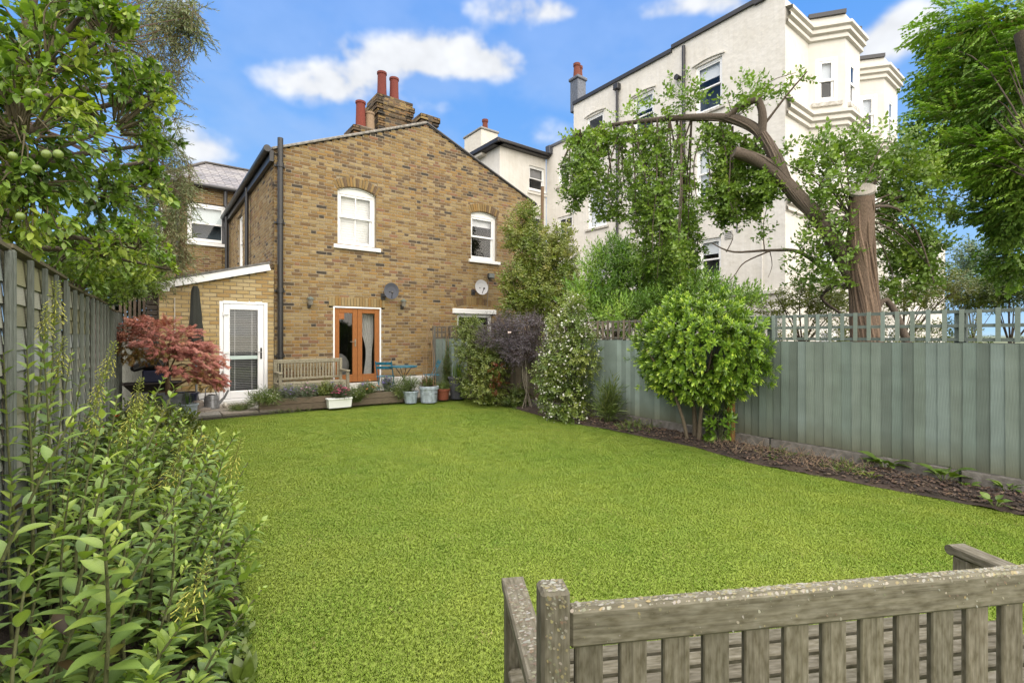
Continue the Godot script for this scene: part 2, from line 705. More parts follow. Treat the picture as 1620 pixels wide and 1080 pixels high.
func ground() -> void:
	var g := MB.new()
	g.quad(Vector3(-70, -0.06, 30), Vector3(90, -0.06, 30), Vector3(90, -0.06, -90), Vector3(-70, -0.06, -90), Color(0.055, 0.06, 0.035))
	struct("ground", g, M.soil)
	# paving by the house: slabs with open joints over a bed
	var b := MB.new()
	b.bx(-0.4, 6.3, -0.05, 0.045, -11.48, -10.02, Color(0.09, 0.085, 0.065))
	var bed := struct("patio", b, M.soil)
	var pal := [Color(0.3, 0.27, 0.22), Color(0.26, 0.24, 0.2), Color(0.34, 0.3, 0.25), Color(0.23, 0.22, 0.18), Color(0.29, 0.28, 0.25)]
	var u := MB.new()
	u.box(Transform3D(), Vector3.ONE, Color(1, 1, 1), 0.02)
	var xfs := []
	var ks := PackedInt32Array()
	for r in 3:
		var x := -0.35 + (0.2 if r == 1 else 0.0)
		while x < 6.2:
			var wd := rng.randf_range(0.4, 0.62)
			var t := Transform3D(Basis(Vector3.UP, rng.randf_range(-0.012, 0.012)).scaled_local(Vector3(wd - 0.015, 0.05, 0.455)), Vector3(x + wd / 2, 0.055 + rng.randf_range(-0.005, 0.006), -10.28 - r * 0.47))
			xfs.append(t)
			ks.append(rng.randi() % pal.size())
			x += wd
	pieces("paving_slab", bed, u, xfs, ks, pal, M.stone)
	# soil beds along both fences
	var l := bed_sheet(func(z): return -0.72, func(z): return left_edge(z) + 0.06, 2.8, -10.1, 0.0)
	struct("left_soil_bed", l, M.soil)
	var r := bed_sheet(func(z): return right_edge(z) - 0.06, func(z): return FENCE_X + 0.02, 2.8, -11.4, 0.0)
	struct("right_soil_bed", r, M.soil)


func bed_sheet(xa: Callable, xb: Callable, z0: float, z1: float, lift: float) -> MB:
	var m := MB.new()
	var nz := int((z0 - z1) / 0.09)
	var nx := 9
	for i in nz:
		for j in nx:
			var q := []
			for e in [[i, j], [i, j + 1], [i + 1, j + 1], [i + 1, j]]:
				var z := lerpf(z0, z1, float(e[0]) / nz)
				var t := float(e[1]) / nx
				var x := lerpf(xa.call(z), xb.call(z), t)
				var y := lift + 0.055 * sin(PI * clampf(t, 0.0, 1.0)) + 0.03 * noise.get_noise_2d(x * 6.0, z * 6.0) + 0.008
				q.append(Vector3(x, y, z))
			var k := 0.75 + 0.5 * noise.get_noise_2d(q[0].x * 2.0, q[0].z * 2.0 + 7.0)
			m.quad(q[0], q[1], q[2], q[3], Color(0.085 * k, 0.06 * k, 0.042 * k))
	return m


func lawn() -> void:
	var m := MB.new()
	var z := 2.6
	while z > -10.4:
		var z2 := z - 0.2
		for i in 14:
			var a := lerpf(left_edge(z) - 0.03, right_edge(z) + 0.03, i / 14.0)
			var b := lerpf(left_edge(z) - 0.03, right_edge(z) + 0.03, (i + 1) / 14.0)
			var a2 := lerpf(left_edge(z2) - 0.03, right_edge(z2) + 0.03, i / 14.0)
			var b2 := lerpf(left_edge(z2) - 0.03, right_edge(z2) + 0.03, (i + 1) / 14.0)
			if far_edge((a + b) / 2) < z2 + 0.1:
				m.quad(Vector3(a, 0, z), Vector3(b, 0, z), Vector3(b2, 0, z2), Vector3(a2, 0, z2), Color(0.27, 0.36, 0.055))
		z = z2
	struct("lawn", m, M.turf)
	# mown grass: tufts of short blades
	var tuft := MB.new()
	for k in 1:
		var t := tuft
		for b in 24:
			var p := Vector3(rng.randf_range(-0.035, 0.035), 0, rng.randf_range(-0.035, 0.035))
			var hgt := rng.randf_range(0.006, 0.013)
			var lean := Vector3(rng.randf_range(-0.012, 0.012), 0, rng.randf_range(-0.012, 0.012))
			var an := rng.randf() * TAU
			var w := Vector3(cos(an), 0, sin(an)) * rng.randf_range(0.001, 0.0016)
			var md := p + lean * 0.4 + Vector3.UP * hgt * 0.6
			var tip := p + lean * 1.3 + Vector3.UP * hgt
			var f := rng.randf_range(0.92, 1.08)
			var col := Color(f, f, f)
			if rng.randf() < 0.04:
				col = Color(1.7, 1.15, 1.4)
			var up := Vector3(0, 1, 0)
			var s := t.v.size()
			for q in [p - w, p + w, md + w * 0.8, md - w * 0.8, tip]:
				t.v.append(q); t.n.append((up + w.cross(up).normalized() * 0.03).normalized()); t.c.append(col)
			for q in [0, 3, 2, 0, 2, 1, 3, 4, 2]:
				t.ix.append(s + q)
	var bag := Bag.new()
	var zz := 2.4
	while zz > -10.35:
		var near := clampf(-zz / 9.0, 0.0, 1.0)
		var step := lerpf(0.022, 0.042, near)
		var xx := -0.4
		while xx < 6.3:
			var x := xx + rng.randf_range(-0.5, 0.5) * step
			var z3 := zz + rng.randf_range(-0.5, 0.5) * step
			xx += step
			if z3 > -0.5 and x < 1.0 and z3 > -1.0 + x:
				continue
			if z3 > 0.6 and x > 2.2 and x < 3.5 and z3 > 1.5:
				continue
			if not on_lawn(x, z3):
				continue
			var a := noise.get_noise_2d(x * 0.55, z3 * 0.55)
			var b := noise.get_noise_2d(x * 2.6 + 40.0, z3 * 2.6)
			var d := noise.get_noise_2d(x * 9.0, z3 * 9.0 + 90.0)
			var g := 1.0 + 0.09 * a + 0.07 * b + 0.05 * d
			var dry := clampf(0.42 + 0.7 * a + 0.45 * b, 0.0, 1.0)
			var col := Color(0.25, 0.39, 0.042).lerp(Color(0.35, 0.43, 0.07), dry)
			col = Color(col.r * g, col.g * g, col.b * g)
			var s := rng.randf_range(0.75, 1.2) * (1.0 + 0.25 * b)
			if d > 0.42 and b < 0.1:
				s *= 1.5
				col = Color(col.r * 0.78, col.g * 0.86, col.b * 1.1)
			if rng.randf() < 0.004:
				col = Color(0.5, 0.42, 0.2)
			bag.add(Transform3D(Basis(Vector3.UP, rng.randf() * TAU).scaled(Vector3(1.0 + near * 0.5, s, 1.0 + near * 0.5)), Vector3(x, 0.0, z3)), col)
		zz -= step
	var o := many("grass", tuft.mesh(M.grass), bag, self)
	tag(o, "short mown bright green grass covering the lawn", "grass")


# ---------- brickwork ----------
const STOCK := [Color(0.343, 0.237, 0.095), Color(0.388, 0.278, 0.120), Color(0.293, 0.194, 0.074), Color(0.410, 0.314, 0.157), Color(0.241, 0.146, 0.061), Color(0.182, 0.120, 0.063), Color(0.117, 0.084, 0.050), Color(0.070, 0.058, 0.044), Color(0.292, 0.154, 0.082), Color(0.365, 0.226, 0.074)]


class Wall:   # a wall plane: u runs along ux, the face looks along n
	var org: Vector3
	var ux: Vector3
	var nn: Vector3

	func at(u: float, y: float, d := 0.0) -> Vector3:
		return org + ux * u + Vector3.UP * y + nn * d

	func xf(u: float, y: float, d := 0.0) -> Transform3D:
		return Transform3D(Basis(ux, Vector3.UP, ux.cross(Vector3.UP)), at(u, y, d))


func wall_of(org: Vector3, ux: Vector3, nn: Vector3) -> Wall:
	var w := Wall.new()
	w.org = org; w.ux = ux; w.nn = nn
	return w


func courses(w: Wall, y0: float, y1: float, ch: float, spans: Callable, mort: MB, mcol: Color, stretch: float, flemish: bool, pick: Callable, xfs: Array, ks: PackedInt32Array, proud := 0.007) -> void:
	# rows of bricks over recessed mortar; spans(y) gives the pieces of wall at height y
	var row := 0
	var y := y0
	while y < y1 - 0.01:
		for sp in spans.call(y + ch / 2):
			var a: float = sp[0]
			var b: float = sp[1]
			if b - a < 0.03:
				continue
			mort.box(Transform3D(Basis(w.ux, Vector3.UP, w.ux.cross(Vector3.UP)), w.at((a + b) / 2, y + ch / 2, -0.11)), Vector3(b - a, ch, 0.22), mcol)
			var j := 0.0145
			var head := (stretch - j) / 2.0
			var period := stretch + head + 2 * j if flemish else stretch + j
			var u := floorf(a / period) * period - period + (period * 0.5 if row % 2 else 0.0)
			var k := 0
			while u < b:
				var len := stretch
				if flemish and k % 2 == 1:
					len = head
				var c0 := maxf(u, a)
				var c1 := minf(u + len, b)
				if c1 - c0 > 0.035:
					var hgt := ch - j + rng.randf_range(-0.003, 0.002)
					var t := w.xf((c0 + c1) / 2 + rng.randf_range(-0.002, 0.002), y + ch / 2 + rng.randf_range(-0.002, 0.002), -0.02 + proud * rng.randf_range(0.45, 1.15))
					var bas := t.basis * Basis(Vector3(rng.randf_range(-0.3, 0.3), rng.randf_range(-1, 1), rng.randf_range(-0.5, 0.5)).normalized(), rng.randf_range(-0.012, 0.012))
					xfs.append(Transform3D(bas.scaled_local(Vector3(c1 - c0, hgt, 0.04)), t.origin))
					ks.append(pick.call((c0 + c1) / 2, y))
				u += len + j
				k += 1
		y += ch
		row += 1


func brick_unit() -> MB:
	var u := MB.new()
	var o := 0.5
	var bx := 0.485
	var by := 0.44
	var c := Color(1, 1, 1)
	var f := [Vector3(-bx, -by, o), Vector3(bx, -by, o), Vector3(bx, by, o), Vector3(-bx, by, o)]
	var e := [Vector3(-o, -o, 0.4), Vector3(o, -o, 0.4), Vector3(o, o, 0.4), Vector3(-o, o, 0.4)]
	var r := [Vector3(-o, -o, -o), Vector3(o, -o, -o), Vector3(o, o, -o), Vector3(-o, o, -o)]
	u.quad(f[0], f[1], f[2], f[3], c)
	for i in 4:
		var k := (i + 1) % 4
		u.quad(e[i], e[k], f[k], f[i], c)
		u.quad(r[i], r[k], e[k], e[i], c)
	return u


func cut(spans: Array, a: float, b: float) -> Array:   # spans without a..b
	var out := []
	for s in spans:
		if b <= s[0] or a >= s[1]:
			out.append(s)
			continue
		if a > s[0]:
			out.append([s[0], a])
		if b < s[1]:
			out.append([b, s[1]])
	return out


func arch_bricks(w: Wall, u0: float, u1: float, ys: float, rise: float, hgt: float, cnt: int, xfs: Array, ks: PackedInt32Array, pal: Array) -> void:   # a segmental arch of bricks on end
	var half := (u1 - u0) / 2
	var um := (u0 + u1) / 2
	var rad := (half * half + rise * rise) / (2 * rise) if rise > 0.01 else 60.0
	var full := asin(minf(half / rad, 1.0))
	for i in cnt:
		var an := lerpf(-full, full, (i + 0.5) / cnt)
		var p := w.at(um + sin(an) * (rad + hgt / 2), ys + rise - rad + cos(an) * (rad + hgt / 2), -0.012 + rng.randf_range(0.0, 0.003))
		var bas := Basis(w.ux, Vector3.UP, w.ux.cross(Vector3.UP)) * Basis(Vector3(0, 0, 1), -an)
		xfs.append(Transform3D(bas.scaled_local(Vector3((u1 - u0) / cnt - 0.008, hgt * rng.randf_range(0.96, 1.0), 0.04)), p))
		ks.append(pal[rng.randi() % pal.size()])


func arch_top(u: float, u0: float, u1: float, ys: float, rise: float) -> float:
	var half := (u1 - u0) / 2
	var rad := (half * half + rise * rise) / (2 * rise)
	var d := u - (u0 + u1) / 2
	return ys + rise - rad + sqrt(maxf(rad * rad - d * d, 0.0))


func sash(parent: Node, w: Wall, u0: float, u1: float, y0: float, y1: float, rise: float, o: Dictionary) -> MeshInstance3D:
	# a sliding sash window set back in its opening: frame, two sashes, panes, sill, what stands behind the glass
	var fw: float = o.get("frame", 0.055)
	var back: float = o.get("back", 0.1)
	var white: Color = o.get("white", Color(0.76, 0.76, 0.74))
	var f := MB.new()
	var B := Basis(w.ux, Vector3.UP, w.ux.cross(Vector3.UP))
	var put := func(m: MB, a: float, b: float, c: float, d: float, front: float, thick: float, col: Color, bev := 0.004) -> void:
		m.box(Transform3D(B, w.at((a + b) / 2, (c + d) / 2, front - thick / 2)), Vector3(b - a, d - c, thick), col, bev)
	put.call(f, u0, u0 + fw, y0, y1, -back, 0.09, white)
	put.call(f, u1 - fw, u1, y0, y1, -back, 0.09, white)
	put.call(f, u0 + fw, u1 - fw, y0, y0 + fw * 1.2, -back, 0.09, white)
	put.call(f, u0 + fw, u1 - fw, y1 - fw, y1, -back, 0.09, white)
	if rise > 0.0:   # the curved head
		var n := 10
		for i in n:
			var a := lerpf(u0, u1, float(i) / n)
			var b := lerpf(u0, u1, float(i + 1) / n)
			var ya := arch_top(a, u0, u1, y1, rise)
			var yb := arch_top(b, u0, u1, y1, rise)
			f.quad(w.at(a, y1, -back), w.at(b, y1, -back), w.at(b, yb, -back), w.at(a, ya, -back), white)
			f.quad(w.at(a, ya - 0.025, -back + 0.035), w.at(b, yb - 0.025, -back + 0.035), w.at(b, yb, -back + 0.035), w.at(a, ya, -back + 0.035), white)
			f.quad(w.at(a, ya - 0.025, -back), w.at(b, yb - 0.025, -back), w.at(b, yb - 0.025, -back + 0.035), w.at(a, ya - 0.025, -back + 0.035), white)
	var ym: float = o.get("mid", (y0 + y1) / 2)
	var sw := fw * 0.75
	var i0 := u0 + fw
	var i1 := u1 - fw
	var win := part(o.get("called", "window"), f, M.white_paint, parent)
	for s in 2:   # lower sash stands behind the upper one
		var a := y0 + fw * 1.2 if s == 0 else ym - sw * 0.5
		var b := ym + sw * 0.5 if s == 0 else y1 - fw
		var dp := back + (0.055 if s == 0 else 0.015)
		var q := MB.new()
		put.call(q, i0, i0 + sw, a, b, -dp, 0.035, white)
		put.call(q, i1 - sw, i1, a, b, -dp, 0.035, white)
		put.call(q, i0 + sw, i1 - sw, a, a + sw, -dp, 0.035, white)
		put.call(q, i0 + sw, i1 - sw, b - sw, b, -dp, 0.035, white)
		for k in o.get("bars", 0):
			var x := lerpf(i0, i1, (k + 1.0) / (o.bars + 1.0))
			put.call(q, x - 0.012, x + 0.012, a + sw, b - sw, -dp, 0.03, white)
		part("sash", q, M.white_paint, win)
		var g := MB.new()
		g.quad(w.at(i0 + sw, a + sw, -dp - 0.018), w.at(i1 - sw, a + sw, -dp - 0.018), w.at(i1 - sw, b - sw, -dp - 0.018), w.at(i0 + sw, b - sw, -dp - 0.018), Color(1, 1, 1))
		part("pane", g, M.glass, win)
	# the room behind: an open box
	var r := MB.new()
	var dd := back + 0.12
	var de: float = o.get("deep", 1.2)
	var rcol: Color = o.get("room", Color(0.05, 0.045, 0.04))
	var p := [w.at(u0 - 0.02, y0 - 0.02, -dd), w.at(u1 + 0.02, y0 - 0.02, -dd), w.at(u1 + 0.02, y1 + rise, -dd), w.at(u0 - 0.02, y1 + rise, -dd)]
	var e := []
	for k in p:
		e.append(k - w.nn * de)
	r.quad(e[0], e[1], e[2], e[3], rcol)
	for k in 4:
		r.quad(p[k], e[k], e[(k + 1) % 4], p[(k + 1) % 4], rcol)
	part("room", r, M.plain, win)
	if o.has("blind"):
		var bl := MB.new()
		var bc: Color = o.get("blind_color", Color(0.72, 0.71, 0.68))
		var yb: float = lerpf(y1 - fw, y0 + fw, o.blind)
		if o.get("slats", 0) > 0:
			var n: int = o.slats
			for k in n:
				var yy := lerpf(y1 - fw, yb, (k + 0.5) / n)
				bl.box(Transform3D(B * Basis(Vector3.RIGHT, 0.55), w.at((u0 + u1) / 2, yy, -back - 0.17)), Vector3(i1 - i0 - 0.02, (y1 - yb) / n * 1.05, 0.012), bc)
		else:
			put.call(bl, i0 + 0.01, i1 - 0.01, yb, y1 - fw, -back - 0.13, 0.006, bc, 0.0)
		part("blind", bl, M.plain, win)
	if o.get("sill", 0.0) > 0.0:
		var s := MB.new()
		var ex: float = o.get("sill_over", 0.1)
		put.call(s, u0 - ex, u1 + ex, y0 - o.sill, y0 + 0.004, 0.075, 0.075 + back + 0.06, o.get("sill_color", white), 0.008)
		part("sill", s, M.white_paint if not o.has("sill_color") else M.concrete, win)
	return win


func brick_house() -> void:
	var X0 := 2.25
	var X1 := 9.63
	var RX := 5.95
	var h := thing("brick_house", "two storey yellow brick house end with black soil pipe and twin red chimney pots", "house", Vector3(X0, 0, HOUSE_Z))
	var w := wall_of(Vector3(X0, 0, HOUSE_Z), Vector3.RIGHT, Vector3.BACK)
	var mort := MB.new()
	var xfs := []
	var ks := PackedInt32Array()
	var W1 := [1.365, 2.315, 3.66, 4.98, 0.12]    # left upstairs window: u0 u1 sill springing rise
	var W2 := [5.11, 6.03, 3.68, 5.0, 0.1]
	var DR := [1.262, 2.44, 0.36, 2.2]
	var W3 := [4.66, 5.85, 0.75, 2.12]
	var eave := func(u: float) -> float:
		return 5.56 + (7.1 - 5.56) * u / 3.7 if u < 3.7 else 7.1 - (7.1 - 5.68) * (u - 3.7) / 3.68
	var spans := func(y: float) -> Array:
		var a := 0.0
		var b := X1 - X0
		if y > 5.56:
			a = (y - 0.03 - 5.56) / (7.1 - 5.56) * 3.7
		if y > 5.68:
			b = 3.7 + (7.1 - y + 0.03) / (7.1 - 5.68) * 3.68
		var s := [[a, b]] if b > a else []
		for q in [W1, W2]:
			if y > q[2] and y < q[3]:
				s = cut(s, q[0], q[1])
			elif y >= q[3] and y < q[3] + q[4]:
				var half: float = (q[1] - q[0]) / 2 * sqrt(1.0 - (y - q[3]) / q[4])
				var um: float = (q[0] + q[1]) / 2
				s = cut(s, um - half, um + half)
			# the arch ring
			if y >= q[3] + 0.01 and y < q[3] + q[4] + 0.2:
				s = cut(s, q[0] - 0.03, q[1] + 0.03)
		if y > DR[2] and y < DR[3]:
			s = cut(s, DR[0], DR[1])
		if y > DR[3] and y < DR[3] + 0.22:
			s = cut(s, DR[0] - 0.1, DR[1] + 0.1)
		if y > W3[2] and y < W3[3] + 0.16:
			s = cut(s, W3[0] - (0.08 if y > W3[3] else 0.0), W3[1] + (0.08 if y > W3[3] else 0.0))
		if y < 0.42 and y > 0.0:
			s = cut(s, 0, 20) if y < 0.1 else s
		return s
	var pick := func(u: float, y: float) -> int:
		var dirt := noise.get_noise_2d(u * 0.5, y * 0.5) + clampf((y - 4.6) / 1.4, 0, 1) * 0.7 + (0.35 if absf(y - 3.3) < 0.25 and u > 1.1 and u < 2.9 else 0.0)
		dirt += 0.45 if u < 0.25 else 0.0
		var r := rng.randf()
		if r < 0.08 + clampf(dirt, 0, 1) * 0.44:
			return [5, 6, 7, 4, 4, 5, 5][rng.randi() % 7]
		if r > 0.96:
			return 8
		return [0, 1, 2, 3, 9, 0, 1, 2, 4, 9, 3][rng.randi() % 11]
	courses(w, 0.1, 7.1, 0.0765, spans, mort, Color(0.46, 0.385, 0.275), 0.222, true, pick, xfs, ks)
	# the mortar of the arches, then their bricks
	for q in [W1, W2]:
		var u0: float = q[0]
		var u1: float = q[1]
		var n := 12
		for i in n:
			var a := lerpf(u0 - 0.03, u1 + 0.03, float(i) / n)
			var b := lerpf(u0 - 0.03, u1 + 0.03, float(i + 1) / n)
			var m := clampf((a + b) / 2, u0, u1)
			var lo := arch_top(m, u0, u1, q[3], q[4])
			mort.bx(X0 + a, X0 + b, lo, q[3] + q[4] + 0.235, HOUSE_Z - 0.22, HOUSE_Z - 0.012, Color(0.5, 0.42, 0.3))
	mort.bx(X0 + DR[0] - 0.1, X0 + DR[1] + 0.1, DR[3], DR[3] + 0.232, HOUSE_Z - 0.22, HOUSE_Z - 0.008, Color(0.5, 0.42, 0.3))
	mort.bx(X0 + W3[0] - 0.08, X0 + W3[1] + 0.08, W3[3] + 0.14, W3[3] + 0.17, HOUSE_Z - 0.22, HOUSE_Z - 0.008, Color(0.5, 0.42, 0.3))
	# side wall, running back from the left corner
	var sw := wall_of(Vector3(X0, 0, -19.0), Vector3.BACK, Vector3.LEFT)
	var sspans := func(y: float) -> Array:
		var s := [[0.0, 7.49]]
		if y > 3.5 and y < 5.1:
			s = cut(s, 2.25, 3.15)
		return s
	courses(sw, 2.3, 5.6, 0.0765, sspans, mort, Color(0.5, 0.43, 0.32), 0.222, true, pick, xfs, ks)
	part("wall", mort, M.mortar, h)
	pieces("brick", h, brick_unit(), xfs, ks, STOCK, M.brick, 300)
	xfs = []
	ks = PackedInt32Array()
	arch_bricks(w, W1[0] - 0.02, W1[1] + 0.02, W1[3], W1[4], 0.225, 15, xfs, ks, [0, 1, 2, 5, 9])
	arch_bricks(w, W2[0] - 0.02, W2[1] + 0.02, W2[3], W2[4], 0.225, 14, xfs, ks, [0, 1, 2, 5, 9])
	arch_bricks(w, DR[0] - 0.1, DR[1] + 0.1, DR[3] + 0.005, 0.0, 0.22, 19, xfs, ks, [1, 3, 3, 0, 9])
	arch_bricks(w, W3[0] - 0.1, W3[1] + 0.1, W3[3] + 0.17, 0.1, 0.2, 17, xfs, ks, [0, 2, 4, 5])
	pieces("arch_brick", h, brick_unit(), xfs, ks, STOCK, M.brick, 300)
	# plinth
	var pl := MB.new()
	pl.bx(X0 + 0.01, X0 + DR[0] - 0.02, 0.0, 0.1, HOUSE_Z - 0.1, HOUSE_Z + 0.025, Color(0.55, 0.54, 0.52))
	pl.bx(X0 + DR[1] + 0.02, X0 + 3.95, 0.0, 0.45, HOUSE_Z - 0.1, HOUSE_Z + 0.03, Color(0.7, 0.7, 0.69), 0.01)
	pl.bx(X0 + 3.97, X1, 0.0, 0.12, HOUSE_Z - 0.1, HOUSE_Z + 0.025, Color(0.5, 0.48, 0.45))
	pl.bx(X0 + DR[0] - 0.02, X0 + DR[1] + 0.02, 0.0, 0.355, HOUSE_Z - 0.15, HOUSE_Z + 0.04, Color(0.6, 0.59, 0.56), 0.01)
	part("plinth", pl, M.stucco, h)
	# windows
	sash(h, w, W1[0], W1[1], W1[2], W1[3], W1[4], {"frame": 0.065, "bars": 1, "blind": 1.0, "slats": 20, "blind_color": Color(0.82, 0.82, 0.81), "sill": 0.085, "mid": 4.38})
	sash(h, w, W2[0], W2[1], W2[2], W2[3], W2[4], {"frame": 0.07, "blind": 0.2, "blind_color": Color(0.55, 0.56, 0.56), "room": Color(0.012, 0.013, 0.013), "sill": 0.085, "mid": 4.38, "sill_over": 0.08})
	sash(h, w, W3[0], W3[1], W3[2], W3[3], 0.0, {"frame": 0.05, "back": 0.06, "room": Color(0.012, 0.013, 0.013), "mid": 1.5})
	sash(h, sw, 2.25, 3.15, 3.5, 5.1, 0.0, {"frame": 0.05, "back": 0.06, "room": Color(0.04, 0.04, 0.04), "sill": 0.07, "sill_over": 0.04})
	var li := MB.new()
	li.bx(X0 + W3[0] - 0.16, X0 + W3[1] + 0.12, W3[3] + 0.002, W3[3] + 0.14, HOUSE_Z - 0.1, HOUSE_Z + 0.06, Color(0.74, 0.74, 0.72), 0.012)
	part("lintel", li, M.white_paint, h)
	# glazed double doors of orange brown timber
	var oak := Color(0.36, 0.135, 0.034)
	var fr := MB.new()
	var Z := HOUSE_Z
	var a0: float = X0 + DR[0]
	var a1: float = X0 + DR[1]
	for q in [[a0, a0 + 0.035, DR[2], DR[3]], [a1 - 0.035, a1, DR[2], DR[3]], [a0 + 0.035, a1 - 0.035, DR[3] - 0.035, DR[3]]]:
		fr.bx(q[0], q[1], q[2], q[3], Z - 0.1, Z + 0.012, Color(0.75, 0.75, 0.73), 0.004)
	var df := part("door_frame", fr, M.white_paint, h)
	var md := (a0 + a1) / 2
	for s in 2:
		var l0: float = a0 + 0.037 if s == 0 else md + 0.003
		var l1: float = md - 0.003 if s == 0 else a1 - 0.037
		var lf := MB.new()
		var st := 0.115
		for q in [[l0, l0 + st, DR[2] + 0.02, DR[3] - 0.037], [l1 - st, l1, DR[2] + 0.02, DR[3] - 0.037], [l0 + st, l1 - st, DR[3] - 0.037 - st, DR[3] - 0.037], [l0 + st, l1 - st, DR[2] + 0.02, DR[2] + 0.2]]:
			lf.bx(q[0], q[1], q[2], q[3], Z - 0.075, Z - 0.02, oak, 0.006)
		var door := part("door", lf, M.wood_y, h)
		var g := MB.new()
		g.quad(Vector3(l0 + st, DR[2] + 0.2, Z - 0.05), Vector3(l1 - st, DR[2] + 0.2, Z - 0.05), Vector3(l1 - st, DR[3] - 0.15, Z - 0.05), Vector3(l0 + st, DR[3] - 0.15, Z - 0.05), Color(1, 1, 1))
		part("pane", g, M.glass, door)
		if s == 0:
			var hd := MB.new()
			hd.bx(l1 - 0.07, l1 - 0.035, 1.24, 1.42, Z - 0.02, Z - 0.008, Color(0.32, 0.29, 0.22), 0.003)
			hd.bar(Vector3(l1 - 0.052, 1.36, Z - 0.008), Vector3(l1 - 0.052, 1.36, Z + 0.03), 0.014, 0.014, Color(0.3, 0.28, 0.22))
			hd.bar(Vector3(l1 - 0.046, 1.36, Z + 0.03), Vector3(l1 - 0.2, 1.355, Z + 0.035), 0.018, 0.014, Color(0.3, 0.28, 0.22), 0.004)
			part("handle", hd, M.metal_grey, door)
			var pn := MB.new()
			pn.bx(l0 + st - 0.04, l0 + st + 0.12, DR[3] - 0.3, DR[3] - 0.12, Z - 0.047, Z - 0.03, Color(0.42, 0.16, 0.05), 0.004)
			part("corner_plate", pn, M.wood_y, door)
	var rm := MB.new()
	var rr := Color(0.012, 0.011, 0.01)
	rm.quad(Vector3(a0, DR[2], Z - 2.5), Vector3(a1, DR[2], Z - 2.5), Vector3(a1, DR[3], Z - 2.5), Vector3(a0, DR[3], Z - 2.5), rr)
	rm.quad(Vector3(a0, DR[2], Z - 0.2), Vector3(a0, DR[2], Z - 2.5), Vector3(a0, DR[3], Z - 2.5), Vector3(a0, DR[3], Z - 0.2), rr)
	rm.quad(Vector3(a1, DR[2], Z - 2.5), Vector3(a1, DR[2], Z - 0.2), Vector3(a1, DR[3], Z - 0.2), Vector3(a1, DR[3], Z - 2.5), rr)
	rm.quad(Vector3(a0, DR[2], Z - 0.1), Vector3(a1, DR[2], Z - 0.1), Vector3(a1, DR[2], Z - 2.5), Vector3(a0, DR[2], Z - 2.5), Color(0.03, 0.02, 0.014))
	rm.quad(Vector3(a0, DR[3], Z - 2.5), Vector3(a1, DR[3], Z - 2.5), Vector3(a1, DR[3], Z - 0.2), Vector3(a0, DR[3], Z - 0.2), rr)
	part("room", rm, M.plain, df)
	# roof: two slopes of slate with verge strips along the gable
	var rf := MB.new()
	var sl := Color(0.12, 0.12, 0.13)
	var back := -19.0
	var el := Vector3(X0 - 0.18, 5.52, 0)
	var rd := Vector3(RX, 7.14, 0)
	var er := Vector3(X1 + 0.18, 5.62, 0)
	for q in [[el, rd], [rd, er]]:
		var a: Vector3 = q[0]
		var b: Vector3 = q[1]
		var up := Vector3(-(b.y - a.y), b.x - a.x, 0).normalized() * 0.05
		var zf := Vector3(0, 0, Z + 0.03)
		var zb := Vector3(0, 0, back)
		rf.quad(a + zf + up, b + zf + up, b + zb + up, a + zb + up, sl)
		rf.quad(a + zf, b + zf, b + zf + up, a + zf + up, sl)
		rf.quad(a + zb, b + zb, b + zf, a + zf, sl)
		rf.quad(a + zf, a + zf + up, a + zb + up, a + zb, sl)
	rf.quad(el + Vector3(0, 0, back), er + Vector3(0, 0, back), er + Vector3(0, -5.6, back), el + Vector3(0, -5.6, back), sl)
	rf.quad(er + Vector3(-0.2, 0, Z - 0.1), er + Vector3(-0.2, 0, back), er + Vector3(-0.2, -5.6, back), er + Vector3(-0.2, -5.6, Z - 0.1), Color(0.3, 0.2, 0.1))
	var roof := part("roof", rf, M.slate, h)
	var vg := MB.new()
	vg.bar(Vector3(X0 - 0.05, 5.6, Z + 0.02), Vector3(RX, 7.185, Z + 0.02), 0.055, 0.075, Color(0.33, 0.31, 0.28), 0.01, Vector3.BACK)
	part("verge", vg, M.concrete, roof)
	var vg2 := MB.new()
	vg2.bar(Vector3(RX, 7.185, Z + 0.02), Vector3(X1 + 0.15, 5.66, Z + 0.02), 0.05, 0.07, Color(0.045, 0.04, 0.04), 0.01, Vector3.BACK)
	part("verge", vg2, M.gloss_black, roof)
	# gutter and fascia of the left eaves
	var gt := MB.new()
	var gp := PackedVector3Array([Vector3(X0 - 0.16, 5.56, Z + 0.1), Vector3(X0 - 0.16, 5.52, -18.9)])
	gt.tube(gp, PackedFloat32Array([0.075, 0.075]), 10, Color(0.025, 0.025, 0.026))
	gt.bx(X0 - 0.1, X0 - 0.02, 5.32, 5.56, -18.9, Z + 0.02, Color(0.03, 0.03, 0.03))
	part("gutter", gt, M.gloss_black, h)
	pipe(h, [Vector3(X0 - 0.1, 5.5, -14.45), Vector3(X0 - 0.1, 3.0, -14.45)], 0.045, 0.0)
	pipe(h, [Vector3(X0 - 0.12, 5.5, -18.3), Vector3(X0 - 0.12, 2.6, -18.3)], 0.05, 0.0)
	# soil pipe on the corner
	var sp := MB.new()
	var pc := Color(0.028, 0.028, 0.031)
	sp.tube(PackedVector3Array([Vector3(X0 + 0.1, 0.06, Z + 0.09), Vector3(X0 + 0.1, 5.84, Z + 0.09)]), PackedFloat32Array([0.058, 0.058]), 14, pc)
	for y in [1.02, 2.45, 3.95, 5.2]:
		sp.tube(PackedVector3Array([Vector3(X0 + 0.1, y, Z + 0.09), Vector3(X0 + 0.1, y + 0.1, Z + 0.09)]), PackedFloat32Array([0.074, 0.074]), 14, pc)
		sp.bx(X0 - 0.01, X0 + 0.21, y + 0.02, y + 0.06, Z + 0.005, Z + 0.05, pc)
	part("soil_pipe", sp, M.gloss_black, h)
